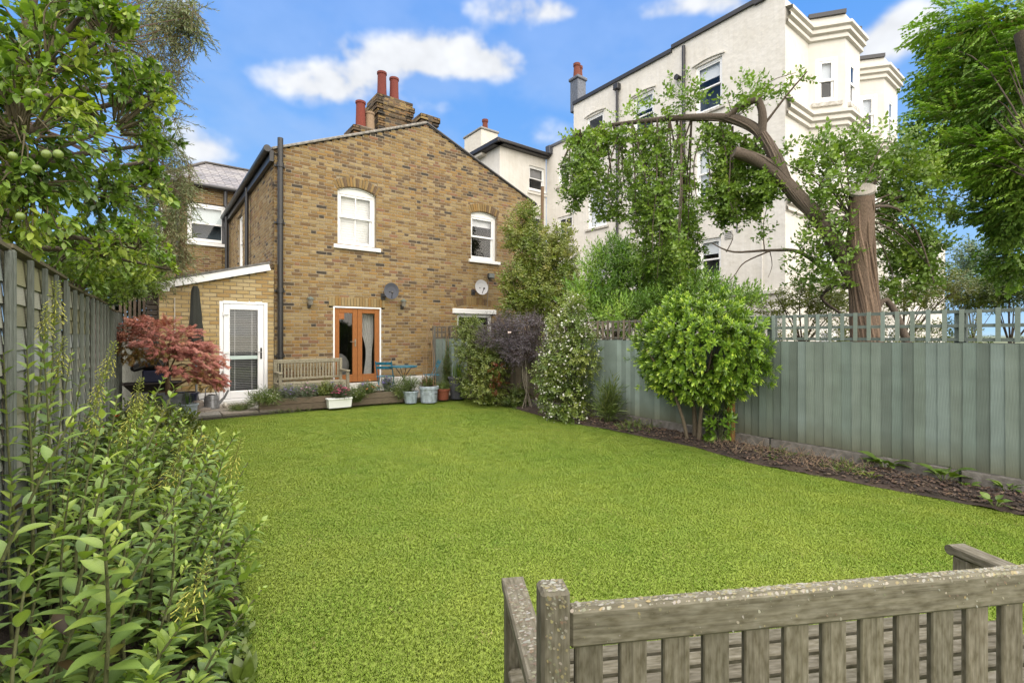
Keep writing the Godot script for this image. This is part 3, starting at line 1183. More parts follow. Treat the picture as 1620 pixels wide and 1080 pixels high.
	chimney(h, Vector3(6.08, 7.0, -14.2), Vector3(1.05, 1.75, 0.75), [[-0.28, 0.85], [0.12, 0.8]], [Color(0.2, 0.038, 0.024), Color(0.22, 0.045, 0.028)])
	chimney(h, Vector3(5.22, 6.4, -14.0), Vector3(0.8, 1.2, 0.6), [[-0.16, 0.8], [0.12, 0.55]], [Color(0.24, 0.045, 0.025), Color(0.38, 0.27, 0.17)])
	chimney(h, Vector3(6.5, 6.7, -12.6), Vector3(0.42, 1.15, 0.42), [], [])


func pipe(parent: Node, pts: Array, r: float, brackets: float) -> void:
	var m := MB.new()
	var pv := PackedVector3Array(pts)
	m.tube(pv, taper(pv.size(), r, r), 10, Color(0.03, 0.03, 0.032))
	part("downpipe", m, M.gloss_black, parent)


func chimney(parent: Node, base: Vector3, size: Vector3, pots: Array, cols: Array) -> void:
	var mort := MB.new()
	var xfs := []
	var ks := PackedInt32Array()
	var pick := func(_u, _y) -> int: return [2, 4, 5, 6, 7, 5, 0, 6][rng.randi() % 8]
	var steps := [[0.0, size.y * 0.68], [0.035, size.y * 0.76], [0.07, size.y * 0.84], [0.1, size.y * 0.93], [0.05, size.y]]
	var y := 0.0
	for s in steps:
		var o: float = s[0]
		var hx := size.x / 2 + o
		var hz := size.z / 2 + o
		for f in 4:
			var ux: Vector3 = [Vector3.RIGHT, Vector3.FORWARD, Vector3.LEFT, Vector3.BACK][f]
			var nn: Vector3 = [Vector3.BACK, Vector3.RIGHT, Vector3.FORWARD, Vector3.LEFT][f]
			var half := hx if f % 2 == 0 else hz
			var dep := hz if f % 2 == 0 else hx
			if f == 2:
				continue
			var w := wall_of(base + nn * dep - ux * half, ux, nn)
			courses(w, y, s[1], 0.0765, func(_y): return [[0.0, half * 2]], mort, Color(0.3, 0.25, 0.18), 0.222, true, pick, xfs, ks)
		mort.bx(base.x - hx + 0.02, base.x + hx - 0.02, base.y + y, base.y + s[1] - 0.01, base.z - hz + 0.02, base.z + hz - 0.02, Color(0.2, 0.17, 0.13))
		y = s[1]
	var c := part("chimney", mort, M.mortar, parent)
	# few of these bricks show: they stay one joined piece
	var bag := Bag.new()
	for i in xfs.size():
		bag.add(xfs[i], rc(STOCK[ks[i]], 0.15))
	var bu := brick_unit()
	many("brick", bu.mesh(M.brick), bag, c)
	var fl := MB.new()
	fl.box(Transform3D(Basis(), base + Vector3(0, size.y + 0.02, 0)), Vector3(size.x * 0.9, 0.07, size.z * 0.9), Color(0.17, 0.16, 0.14), 0.03)
	part("flaunching", fl, M.concrete, c)
	for i in pots.size():
		var m := MB.new()
		var t := Transform3D(Basis(), base + Vector3(pots[i][0], size.y + 0.03, 0.05))
		var hh: float = pots[i][1]
		m.lathe(t, PackedVector2Array([Vector2(0.15, 0), Vector2(0.135, hh * 0.5), Vector2(0.13, hh - 0.07), Vector2(0.15, hh - 0.06), Vector2(0.15, hh), Vector2(0.11, hh), Vector2(0.11, hh - 0.3)]), 16, cols[i])
		part("chimney_pot", m, M.terracotta, c)


func brick_extension() -> void:
	var X0 := 0.21
	var X1 := 2.24
	var Z := HOUSE_Z - 0.01
	var h := thing("brick_extension", "low lean-to of pale yellow brick with white fascia beside the house corner", "extension", Vector3(X0, 0, Z))
	var w := wall_of(Vector3(X0, 0, Z), Vector3.RIGHT, Vector3.BACK)
	var mort := MB.new()
	var xfs := []
	var ks := PackedInt32Array()
	var D := [1.0, 1.905, 0.13, 2.24]
	var top := func(u: float) -> float: return 2.4 + 0.5 * u / 1.93
	var spans := func(y: float) -> Array:
		var a := 0.0
		if y > 2.42:
			a = (y - 2.42) / 0.5 * 1.93
		var s := [[a, X1 - X0]]
		if y < D[3]:
			s = cut(s, D[0], D[1])
		return s
	var pick := func(_u, _y) -> int:
		return [0, 1, 2, 3, 4, 1, 3][rng.randi() % 7]
	courses(w, 0.34, 2.98, 0.0815, spans, mort, Color(0.44, 0.37, 0.25), 0.225, false, pick, xfs, ks, 0.009)
	# left side wall
	mort.bx(X0, X0 + 0.2, 0.3, 2.4, Z - 5.0, Z - 0.23, Color(0.2, 0.16, 0.1))
	part("wall", mort, M.mortar, h)
	var pal := [Color(0.6, 0.45, 0.2), Color(0.65, 0.5, 0.25), Color(0.56, 0.4, 0.17), Color(0.67, 0.54, 0.3), Color(0.52, 0.35, 0.145)]
	pieces("brick", h, brick_unit(), xfs, ks, pal, M.brick, 300)
	var pl := MB.new()
	pl.bx(X0, X0 + D[0] - 0.01, 0.0, 0.335, Z - 0.2, Z + 0.02, Color(0.66, 0.66, 0.64), 0.008)
	pl.bx(X0 + D[0] - 0.01, X1, 0.0, 0.125, Z - 0.2, Z + 0.06, Color(0.6, 0.6, 0.58), 0.008)
	part("plinth", pl, M.stucco, h)
	# roof sheet and white fascia
	var rf := MB.new()
	var a := Vector3(X0 - 0.04, 2.55, 0)
	var b := Vector3(X1 - 0.1, 3.09, 0)
	for k in 1:
		rf.bar(Vector3(a.x, a.y, 0) + Vector3(0, 0.0, Z - 2.4), Vector3(b.x, b.y, 0) + Vector3(0, 0.0, Z - 2.4), 0.04, 5.06, Color(0.16, 0.15, 0.14), 0.0, Vector3.BACK)
	part("roof", rf, M.slate, h)
	var fa := MB.new()
	fa.bar(Vector3(a.x, a.y - 0.095, Z + 0.1), Vector3(b.x, b.y - 0.1, Z + 0.1), 0.14, 0.03, Color(0.74, 0.74, 0.73), 0.005, Vector3.BACK)
	fa.bx(a.x - 0.01, a.x + 0.2, a.y - 0.19, a.y - 0.01, Z + 0.118, Z + 0.126, Color(0.74, 0.74, 0.73), 0.002)
	part("fascia", fa, M.white_paint, h)
	# white door with a glazed panel and a blind
	var wh := Color(0.78, 0.78, 0.77)
	var fr := MB.new()
	var u0: float = X0 + D[0]
	var u1: float = X0 + D[1]
	for q in [[u0, u0 + 0.07, D[2], D[3]], [u1 - 0.07, u1, D[2], D[3]], [u0 + 0.07, u1 - 0.07, D[3] - 0.07, D[3]], [u0 + 0.07, u1 - 0.07, D[2], D[2] + 0.045]]:
		fr.bx(q[0], q[1], q[2], q[3], Z - 0.08, Z + 0.005, wh, 0.006)
	part("door_frame", fr, M.white_paint, h)
	var d := MB.new()
	var l0 := u0 + 0.076
	var l1 := u1 - 0.076
	var st := 0.115
	var y0: float = D[2] + 0.05
	var y1: float = D[3] - 0.076
	for q in [[l0, l0 + st, y0, y1], [l1 - st, l1, y0, y1], [l0 + st, l1 - st, y1 - st, y1], [l0 + st, l1 - st, y0, y0 + 0.16]]:
		d.bx(q[0], q[1], q[2], q[3], Z - 0.065, Z + 0.0, wh, 0.01)
	var door := part("door", d, M.white_paint, h)
	var mr := MB.new()
	mr.bx(l0 + st, l1 - st, 1.0, 1.075, Z - 0.05, Z - 0.02, Color(0.42, 0.52, 0.48), 0.004)
	part("mid_rail", mr, M.white_paint, door)
	var g := MB.new()
	g.quad(Vector3(l0 + st, y0 + 0.16, Z - 0.03), Vector3(l1 - st, y0 + 0.16, Z - 0.03), Vector3(l1 - st, y1 - st, Z - 0.03), Vector3(l0 + st, y1 - st, Z - 0.03), Color(1, 1, 1))
	part("pane", g, M.glass, door)
	var bl := MB.new()
	var n := 46
	for i in n:
		var yy := lerpf(y0 + 0.18, y1 - st - 0.02, (i + 0.5) / n)
		bl.box(Transform3D(Basis(Vector3.RIGHT, 0.75 + rng.randf_range(-0.1, 0.1)), Vector3((l0 + l1) / 2, yy, Z - 0.1)), Vector3(l1 - l0 - 2 * st - 0.01, 0.024, 0.002), Color(0.3, 0.31, 0.31))
	for x in [l0 + st + 0.1, l1 - st - 0.1]:
		bl.bx(x - 0.004, x + 0.004, y0 + 0.17, y1 - st, Z - 0.086, Z - 0.084, Color(0.5, 0.5, 0.5))
	part("blind", bl, M.plain, door)
	for y in [0.42, 1.16, 1.96]:
		var hi := MB.new()
		hi.bx(u0 + 0.06, u0 + 0.17, y - 0.03, y + 0.03, Z + 0.006, Z + 0.028, Color(0.72, 0.72, 0.72), 0.006)
		hi.tube(PackedVector3Array([Vector3(u0 + 0.075, y - 0.05, Z + 0.02), Vector3(u0 + 0.075, y + 0.05, Z + 0.02)]), PackedFloat32Array([0.014, 0.014]), 8, Color(0.72, 0.72, 0.72))
		part("hinge", hi, M.white_paint, door)
	var hd := MB.new()
	hd.bx(l1 - 0.07, l1 - 0.035, 1.0, 1.24, Z + 0.001, Z + 0.014, Color(0.03, 0.03, 0.03), 0.004)
	hd.bar(Vector3(l1 - 0.05, 1.15, Z + 0.014), Vector3(l1 - 0.05, 1.15, Z + 0.05), 0.016, 0.016, Color(0.3, 0.3, 0.3))
	hd.bar(Vector3(l1 - 0.045, 1.15, Z + 0.05), Vector3(l1 - 0.18, 1.145, Z + 0.05), 0.018, 0.016, Color(0.35, 0.35, 0.34), 0.005)
	part("handle", hd, M.metal_grey, door)
	var rm := MB.new()
	rm.bx(u0, u1, D[2], D[3], Z - 0.9, Z - 0.88, Color(0.05, 0.05, 0.05))
	for q in [[u0 - 0.02, u0], [u1, u1 + 0.02]]:
		rm.bx(q[0], q[1], D[2], D[3], Z - 0.9, Z - 0.1, Color(0.05, 0.05, 0.05))
	part("room", rm, M.plain, h)
	var cb := MB.new()
	cb.bx(X0 + 0.24, X0 + 0.255, 1.55, 2.25, Z + 0.008, Z + 0.02, Color(0.5, 0.46, 0.38))
	cb.bx(X0 + 0.62, X0 + 0.66, 2.1, 2.14, Z + 0.008, Z + 0.04, Color(0.7, 0.7, 0.7), 0.004)
	part("cable", cb, M.plain, h)


func house_beyond() -> void:
	var Z := -19.0
	var X0 := 0.1
	var X1 := 2.7
	var h := thing("slate_roofed_house", "brick house part farther back under a grey slate hipped roof, left of the gutter", "house", Vector3(X0, 0, Z))
	var w := wall_of(Vector3(X0, 0, Z), Vector3.RIGHT, Vector3.BACK)
	var mort := MB.new()
	var xfs := []
	var ks := PackedInt32Array()
	var spans := func(y: float) -> Array:
		var s := [[0.3, X1 - X0]]
		if y > 4.62 and y < 5.92:
			s = cut(s, 0.99, 2.1)
		return s
	var pick := func(_u, _y) -> int: return [0, 1, 2, 3, 4, 5, 9, 8, 0, 2][rng.randi() % 10]
	courses(w, 2.2, 6.45, 0.0765, spans, mort, Color(0.48, 0.4, 0.3), 0.222, true, pick, xfs, ks)
	mort.bx(X0 + 0.3, X0 + 0.5, 2.2, 6.4, Z - 5.0, Z - 0.23, Color(0.3, 0.2, 0.1))
	part("wall", mort, M.mortar, h)
	var bag := Bag.new()
	for i in xfs.size():
		bag.add(xfs[i], rc(STOCK[ks[i]], 0.12))
	many("brick", brick_unit().mesh(M.brick), bag, h)
	sash(h, w, 0.99, 2.1, 4.62, 5.92, 0.0, {"frame": 0.075, "back": 0.03, "blind": 0.48, "blind_color": Color(0.5, 0.56, 0.56), "room": Color(0.1, 0.14, 0.17), "sill": 0.1, "sill_over": 0.05, "deep": 0.7})
	# hipped slate roof: rows of slates
	var rf := MB.new()
	var e0 := Vector3(X0 + 0.1, 6.5, Z + 0.22)
	var e1 := Vector3(3.6, 6.5, Z + 0.22)
	var r0 := Vector3(1.7, 7.75, Z - 1.55)
	rf.quad(e0, e1, r0 + Vector3(2.2, 0, 0), r0, Color(0.14, 0.14, 0.15))
	rf.tri(e0 + Vector3(0, 0, -5), e0, r0, Color(0.14, 0.14, 0.15))
	var roof := part("roof", rf, M.slate, h)
	var sl := []
	var sk := PackedInt32Array()
	var slope := Vector3(0, r0.y - e0.y, r0.z - e0.z)
	var n := slope.normalized().cross(Vector3.LEFT).normalized()
	if n.y < 0:
		n = -n
	var B := Basis(Vector3.RIGHT, slope.normalized(), Vector3.RIGHT.cross(slope.normalized()))
	for r in 14:
		var t := r / 14.0
		var xa := lerpf(e0.x, r0.x, t)
		var x := xa + (0.12 if r % 2 else 0.0)
		while x < 3.5:
			var p := Vector3(x + 0.12, e0.y, e0.z) + slope * (t + 0.04) + n * 0.02
			sl.append(Transform3D((B * Basis(Vector3.RIGHT, -0.05)).scaled_local(Vector3(0.24, 0.21, 0.012)), p + Vector3(0, rng.randf_range(-0.003, 0.003), 0)))
			sk.append(rng.randi() % 4)
			x += 0.25
	var u := MB.new()
	u.box(Transform3D(), Vector3.ONE, Color(1, 1, 1))
	pieces("slate", roof, u, sl, sk, [Color(0.24, 0.23, 0.24), Color(0.28, 0.27, 0.28), Color(0.21, 0.205, 0.22), Color(0.31, 0.3, 0.3)], M.slate, 300)
	var hp := MB.new()
	hp.bar(e0 + Vector3(0, 0.05, 0), r0 + Vector3(0, 0.05, 0), 0.16, 0.06, Color(0.13, 0.12, 0.11), 0.01)
	hp.bar(r0 + Vector3(0, 0.05, 0), r0 + Vector3(2.2, 0.05, 0), 0.16, 0.06, Color(0.13, 0.12, 0.11), 0.01)
	part("ridge", hp, M.concrete, roof)
	var gt := MB.new()
	gt.tube(PackedVector3Array([e0 + Vector3(0, -0.03, 0.05), e1 + Vector3(0, -0.03, 0.05)]), PackedFloat32Array([0.07, 0.07]), 8, Color(0.028, 0.028, 0.03))
	part("gutter", gt, M.gloss_black, h)
	pipe(h, [Vector3(2.16, 6.45, Z + 0.2), Vector3(2.16, 5.95, Z + 0.12), Vector3(2.24, 5.75, Z + 0.3), Vector3(2.24, 2.6, Z + 0.3)], 0.06, 0.0)
	pipe(h, [Vector3(0.83, 6.4, Z + 0.08), Vector3(0.83, 2.4, Z + 0.08)], 0.05, 0.0)
	var wp := MB.new()
	wp.tube(PackedVector3Array([Vector3(0.42, 5.6, Z + 0.06), Vector3(0.42, 2.4, Z + 0.06)]), PackedFloat32Array([0.03, 0.03]), 8, Color(0.7, 0.7, 0.68))
	part("downpipe", wp, M.white_paint, h)


# ---------- the rendered buildings on the right ----------
func face(mb: MB, w: Wall, u0: float, u1: float, y0: float, y1: float, holes: Array, col: Color, reveal := 0.12) -> void:   # a rendered wall face with openings and their reveals
	var us := [u0, u1]
	var ys := [y0, y1]
	for q in holes:
		us.append(q[0]); us.append(q[1]); ys.append(q[2]); ys.append(q[3])
	us.sort()
	ys.sort()
	for i in us.size() - 1:
		for j in ys.size() - 1:
			var a: float = us[i]
			var b: float = us[i + 1]
			var c: float = ys[j]
			var d: float = ys[j + 1]
			if b - a < 0.001 or d - c < 0.001:
				continue
			var solid := true
			for q in holes:
				if (a + b) / 2 > q[0] and (a + b) / 2 < q[1] and (c + d) / 2 > q[2] and (c + d) / 2 < q[3]:
					solid = false
			if solid:
				mb.quad(w.at(a, c), w.at(b, c), w.at(b, d), w.at(a, d), col)
	for q in holes:
		var p := [w.at(q[0], q[2]), w.at(q[1], q[2]), w.at(q[1], q[3]), w.at(q[0], q[3])]
		for k in 4:
			var a: Vector3 = p[k]
			var b: Vector3 = p[(k + 1) % 4]
			mb.quad(a, a - w.nn * (reveal + 0.1), b - w.nn * (reveal + 0.1), b, col)


func moulding(mb: MB, pts: Array, y: float, prof: Array, col: Color) -> void:   # a cornice along a plan line; prof gives (how far out, height) from the bottom up
	for k in prof.size() - 1:
		for i in pts.size() - 1:
			var q := []
			for e in [[i, k], [i + 1, k], [i + 1, k + 1], [i, k + 1]]:
				var p: Vector3 = pts[e[0]]
				var o := Vector3.ZERO
				var a: Vector3 = (pts[e[0]] - pts[maxi(e[0] - 1, 0)])
				var b: Vector3 = (pts[mini(e[0] + 1, pts.size() - 1)] - pts[e[0]])
				if a.length() < 0.001:
					a = b
				if b.length() < 0.001:
					b = a
				var na := a.normalized().cross(Vector3.UP)
				var nb := b.normalized().cross(Vector3.UP)
				o = (na + nb).normalized() / maxf(sqrt((1.0 + na.dot(nb)) / 2.0), 0.4)
				q.append(p + o * prof[e[1]][0] + Vector3.UP * (y + prof[e[1]][1]))
			mb.quad(q[0], q[1], q[2], q[3], col)


func apartment_block() -> void:
	var X := 15.4
	var Z0 := -6.42
	var Z1 := -15.44
	var top := 11.95
	var cream := Color(0.645, 0.62, 0.57)
	var h := thing("apartment_building", "tall cream rendered four storey building with bays and black parapet edging", "building", Vector3(X, 0, Z0))
	var b := MB.new()
	# side wall, u runs from far to near
	var w := wall_of(Vector3(X, 0, Z1), Vector3.BACK, Vector3.LEFT)
	var L := Z0 - Z1
	var wins := [[0.78, 1.78, 9.5, 11.05, 0.0], [3.3, 4.3, 9.3, 10.95, 0.35], [6.02, 7.02, 9.25, 10.95, 0.3], [0.85, 1.95, 6.15, 7.9, 1.0], [3.4, 4.4, 6.1, 7.7, 0.4], [6.05, 6.6, 6.3, 8.0, 0.8], [6.16, 6.98, 3.42, 4.85, 0.35], [3.3, 4.3, 3.1, 4.7, 0.3], [0.9, 1.9, 3.1, 4.7, 0.5]]
	var holes := []
	for q in wins:
		holes.append([q[0], q[1], q[2], q[3]])
	face(b, w, 0, L, 0, top, holes, cream)
	b.quad(w.at(5.1, top), w.at(L, top), w.at(L, top + 0.11), w.at(5.1, top + 0.11), cream)
	# lower part that runs on behind, and the far end
	var w2 := wall_of(Vector3(X, 0, -17.3), Vector3.BACK, Vector3.LEFT)
	var wins2 := [[0.82, 1.5, 8.5, 9.6, 0.0], [0.78, 1.78, 5.95, 7.05, 0.0]]
	face(b, w2, 0, 1.85, 0, 10.5, [[0.82, 1.5, 8.5, 9.6], [0.78, 1.78, 5.95, 7.05]], cream)
	var we := wall_of(Vector3(X + 10, 0, Z1), Vector3.LEFT, Vector3.FORWARD)
	face(b, we, 0, 10, 0, top, [], cream)
	# front with two canted bays
	var front := [Vector3(X, 0, Z0), Vector3(17.08, 0, Z0), Vector3(17.7, 0, -5.57), Vector3(19.0, 0, -5.57), Vector3(19.6, 0, Z0), Vector3(20.95, 0, Z0), Vector3(21.6, 0, -5.57), Vector3(23.2, 0, -5.57), Vector3(23.9, 0, Z0), Vector3(24.6, 0, Z0)]
	var fw := []
	for i in front.size() - 1:
		var a: Vector3 = front[i]
		var e: Vector3 = front[i + 1]
		var ux := (e - a).normalized()
		var fwl := wall_of(a, ux, ux.cross(Vector3.UP))
		var len := a.distance_to(e)
		var hs := []
		if i % 4 != 0:
			for k in 4:
				var y0 := 9.0 - k * 2.9
				var wd := 0.62 if i % 4 != 2 else 0.66
				hs.append([len / 2 - wd / 2, len / 2 + wd / 2, y0, y0 + 1.45])
		face(b, fwl, 0, len, 0, 11.75, hs, cream)
		fw.append([fwl, hs])
	var wr := wall_of(Vector3(24.6, 0, Z0), Vector3.FORWARD, Vector3.RIGHT)
	face(b, wr, 0, 9, 0, 11.75, [], cream)
	# roof deck
	b.quad(Vector3(X, 11.7, Z0 - 0.01), Vector3(24.6, 11.7, Z0 - 0.01), Vector3(24.6, 11.7, Z1), Vector3(X, 11.7, Z1), Color(0.2, 0.2, 0.2))
	var wall := part("wall", b, M.stucco, h)
	for q in wins:
		var o := {"frame": 0.07, "back": 0.06, "room": Color(0.16, 0.19, 0.23), "deep": 0.8, "sill": 0.09, "sill_over": 0.12, "sill_color": cream}
		if q[4] > 0.0:
			o["blind"] = q[4]
			o["blind_color"] = Color(0.6, 0.64, 0.66)
		sash(h, w, q[0], q[1], q[2], q[3], 0.0, o)
	for q in wins2:
		sash(h, w2, q[0], q[1], q[2], q[3], 0.0, {"frame": 0.07, "back": 0.06, "room": Color(0.14, 0.17, 0.2), "deep": 0.8, "bars": 0 if q[2] > 8 else 1, "sill": 0.09, "sill_over": 0.1, "sill_color": cream})
	for q in fw:
		for s in q[1]:
			sash(h, q[0], s[0], s[1], s[2], s[3], 0.0, {"frame": 0.1, "back": 0.0, "room": Color(0.12, 0.15, 0.19), "deep": 0.45, "sill": 0.13, "sill_over": 0.12, "sill_color": cream, "blind": 0.5, "blind_color": Color(0.5, 0.55, 0.6)})
	# hoods over the side windows
	var hd := MB.new()
	for q in wins.slice(0, 5):
		var n := 8
		for i in n:
			var ua := lerpf(q[0] - 0.1, q[1] + 0.1, float(i) / n)
			var ub := lerpf(q[0] - 0.1, q[1] + 0.1, float(i + 1) / n)
			var ya: float = q[3] + 0.06 + 0.07 * sin(PI * float(i) / n)
			var yb: float = q[3] + 0.06 + 0.07 * sin(PI * float(i + 1) / n)
			hd.bar(w.at(ua, ya, 0.02), w.at(ub, yb, 0.02), 0.05, 0.07, cream, 0.0, Vector3.LEFT)
	part("window_hood", hd, M.stucco, h)
	# cornices
	var pr := [[0.0, 0.0], [0.09, 0.02], [0.09, 0.12], [0.05, 0.13], [0.05, 0.17], [0.16, 0.2], [0.16, 0.3], [0.12, 0.31], [0.12, 0.34], [0.22, 0.38], [0.22, 0.47], [0.0, 0.52]]
	var c1 := MB.new()
	moulding(c1, front, 10.98, pr, cream)
	part("cornice", c1, M.stucco, h)
	var c2 := MB.new()
	moulding(c2, front, 8.2, pr, cream)
	part("cornice", c2, M.stucco, h)
	var c3 := MB.new()
	moulding(c3, front, 5.3, pr, cream)
	part("cornice", c3, M.stucco, h)
	# black edging on the parapet
	var pe := MB.new()
	var bk := Color(0.04, 0.04, 0.045)
	pe.bar(Vector3(X + 0.05, top + 0.06, Z1), Vector3(X + 0.05, top + 0.06, Z1 + 5.1), 0.14, 0.26, bk, 0.0, Vector3.RIGHT)
	pe.bar(Vector3(X + 0.05, top + 0.17, Z1 + 5.1), Vector3(X + 0.05, top + 0.17, Z0), 0.14, 0.26, bk, 0.0, Vector3.RIGHT)
	pe.bx(X - 0.1, X + 0.3, top + 0.05, top + 0.35, Z0 - 0.9, Z0 - 0.55, bk)
	for i in front.size() - 1:
		pe.bar(front[i] + Vector3.UP * 11.82, front[i + 1] + Vector3.UP * 11.82, 0.13, 0.16, bk, 0.0, Vector3.RIGHT)
	pe.bar(Vector3(X + 0.05, 10.55, -17.3), Vector3(X + 0.05, 10.55, Z1 - 0.1), 0.12, 0.22, Color(0.15, 0.16, 0.18), 0.0, Vector3.RIGHT)
	part("parapet_edge", pe, M.gloss_black, h)
	pipe(h, [Vector3(X - 0.1, 11.62, -12.85), Vector3(X - 0.1, 0.0, -12.85)], 0.055, 0.0)
	var hp := MB.new()
	hp.bx(X - 0.22, X - 0.01, 11.55, 11.8, -12.98, -12.72, Color(0.04, 0.04, 0.045), 0.02)
	part("hopper", hp, M.gloss_black, h)
	pipe(h, [Vector3(X - 0.08, 11.9, -9.82), Vector3(X - 0.08, 0.0, -9.82)], 0.06, 0.0)
	var cm := MB.new()
	cm.tube(PackedVector3Array([Vector3(X, 10.85, -10.05), Vector3(X - 0.2, 10.85, -10.05)]), PackedFloat32Array([0.09, 0.1]), 10, Color(0.03, 0.03, 0.03))
	part("vent_cowl", cm, M.metal_dark, h)
	var vt := MB.new()
	vt.bx(X - 0.03, X + 0.02, 4.72, 5.0, -8.33, -8.05, Color(0.42, 0.41, 0.38), 0.01)
	for k in 4:
		vt.bx(X - 0.036, X - 0.03, 4.76 + k * 0.06, 4.785 + k * 0.06, -8.3, -8.08, Color(0.12, 0.12, 0.11))
	part("air_vent", vt, M.plain, h)
	var ld := MB.new()
	ld.bar(Vector3(X - 0.06, 2.86, -9.4), Vector3(X - 0.06, 2.86, Z0), 0.14, 0.1, cream, 0.02, Vector3.RIGHT)
	ld.bar(Vector3(X - 0.03, 2.3, -9.4), Vector3(X - 0.03, 2.3, Z0), 0.1, 0.06, cream, 0.02, Vector3.RIGHT)
	part("string_course", ld, M.stucco, h)
	var cb := MB.new()
	cb.tube(curve([Vector3(X - 0.02, 5.75, -12.0), Vector3(X - 0.03, 5.62, -9.6), Vector3(X - 0.02, 6.1, -7.4), Vector3(X - 0.02, 6.25, -6.8)]), taper(13, 0.012, 0.012), 5, Color(0.1, 0.1, 0.1))
	cb.tube(PackedVector3Array([Vector3(X - 0.02, 6.2, -7.9), Vector3(X - 0.02, 4.9, -7.9)]), PackedFloat32Array([0.025, 0.025]), 6, Color(0.12, 0.12, 0.12))
	cb.tube(PackedVector3Array([Vector3(X - 0.02, 7.0, -7.1), Vector3(X - 0.02, 1.0, -7.1)]), PackedFloat32Array([0.02, 0.02]), 6, cream)
	part("cable", cb, M.plain, h)
	# chimney at the far corner
	var c := MB.new()
	var gcol := Color(0.13, 0.15, 0.19)
	c.bx(15.42, 15.95, 11.7, 13.1, -15.7, -15.2, gcol, 0.02)
	c.bx(15.36, 16.0, 13.1, 13.25, -15.76, -15.14, gcol, 0.03)
	var ch := part("chimney", c, M.slate, h)
	for k in 2:
		var m := MB.new()
		m.lathe(Transform3D(Basis(), Vector3(15.56 + 0.25 * k, 13.25, -15.4 - 0.1 * k)), PackedVector2Array([Vector2(0.17, 0), Vector2(0.14, 0.45), Vector2(0.17, 0.5), Vector2(0.17, 0.6), Vector2(0.12, 0.6), Vector2(0.12, 0.3)]), 12, Color(0.22, 0.06, 0.035))
		part("chimney_pot", m, M.terracotta, ch)
	# lower range beyond the bays
	var lo := thing("low_rendered_range", "low cream building part beyond the bays, half hidden behind leaves on the right", "building", Vector3(24.7, 0, Z0))
	var lb := MB.new()
	var wl := wall_of(Vector3(24.7, 0, Z0), Vector3.RIGHT, Vector3.BACK)
	face(lb, wl, 0, 11, 0, 6.6, [[9.2, 10.2, 4.0, 5.6], [6.2, 7.2, 4.0, 5.6]], cream)
	lb.quad(Vector3(35.7, 0, Z0), Vector3(35.7, 0, Z0 - 6), Vector3(35.7, 6.6, Z0 - 6), Vector3(35.7, 6.6, Z0), cream)
	lb.quad(Vector3(24.7, 6.6, Z0), Vector3(35.7, 6.6, Z0), Vector3(35.7, 6.6, Z0 - 6), Vector3(24.7, 6.6, Z0 - 6), Color(0.2, 0.2, 0.2))
	part("wall", lb, M.stucco, lo)
	for q in [9.2, 6.2]:
		sash(lo, wl, q, q + 1.0, 4.0, 5.6, 0.0, {"frame": 0.08, "back": 0.06, "room": Color(0.1, 0.12, 0.15), "deep": 0.5, "sill": 0.1, "sill_color": cream})


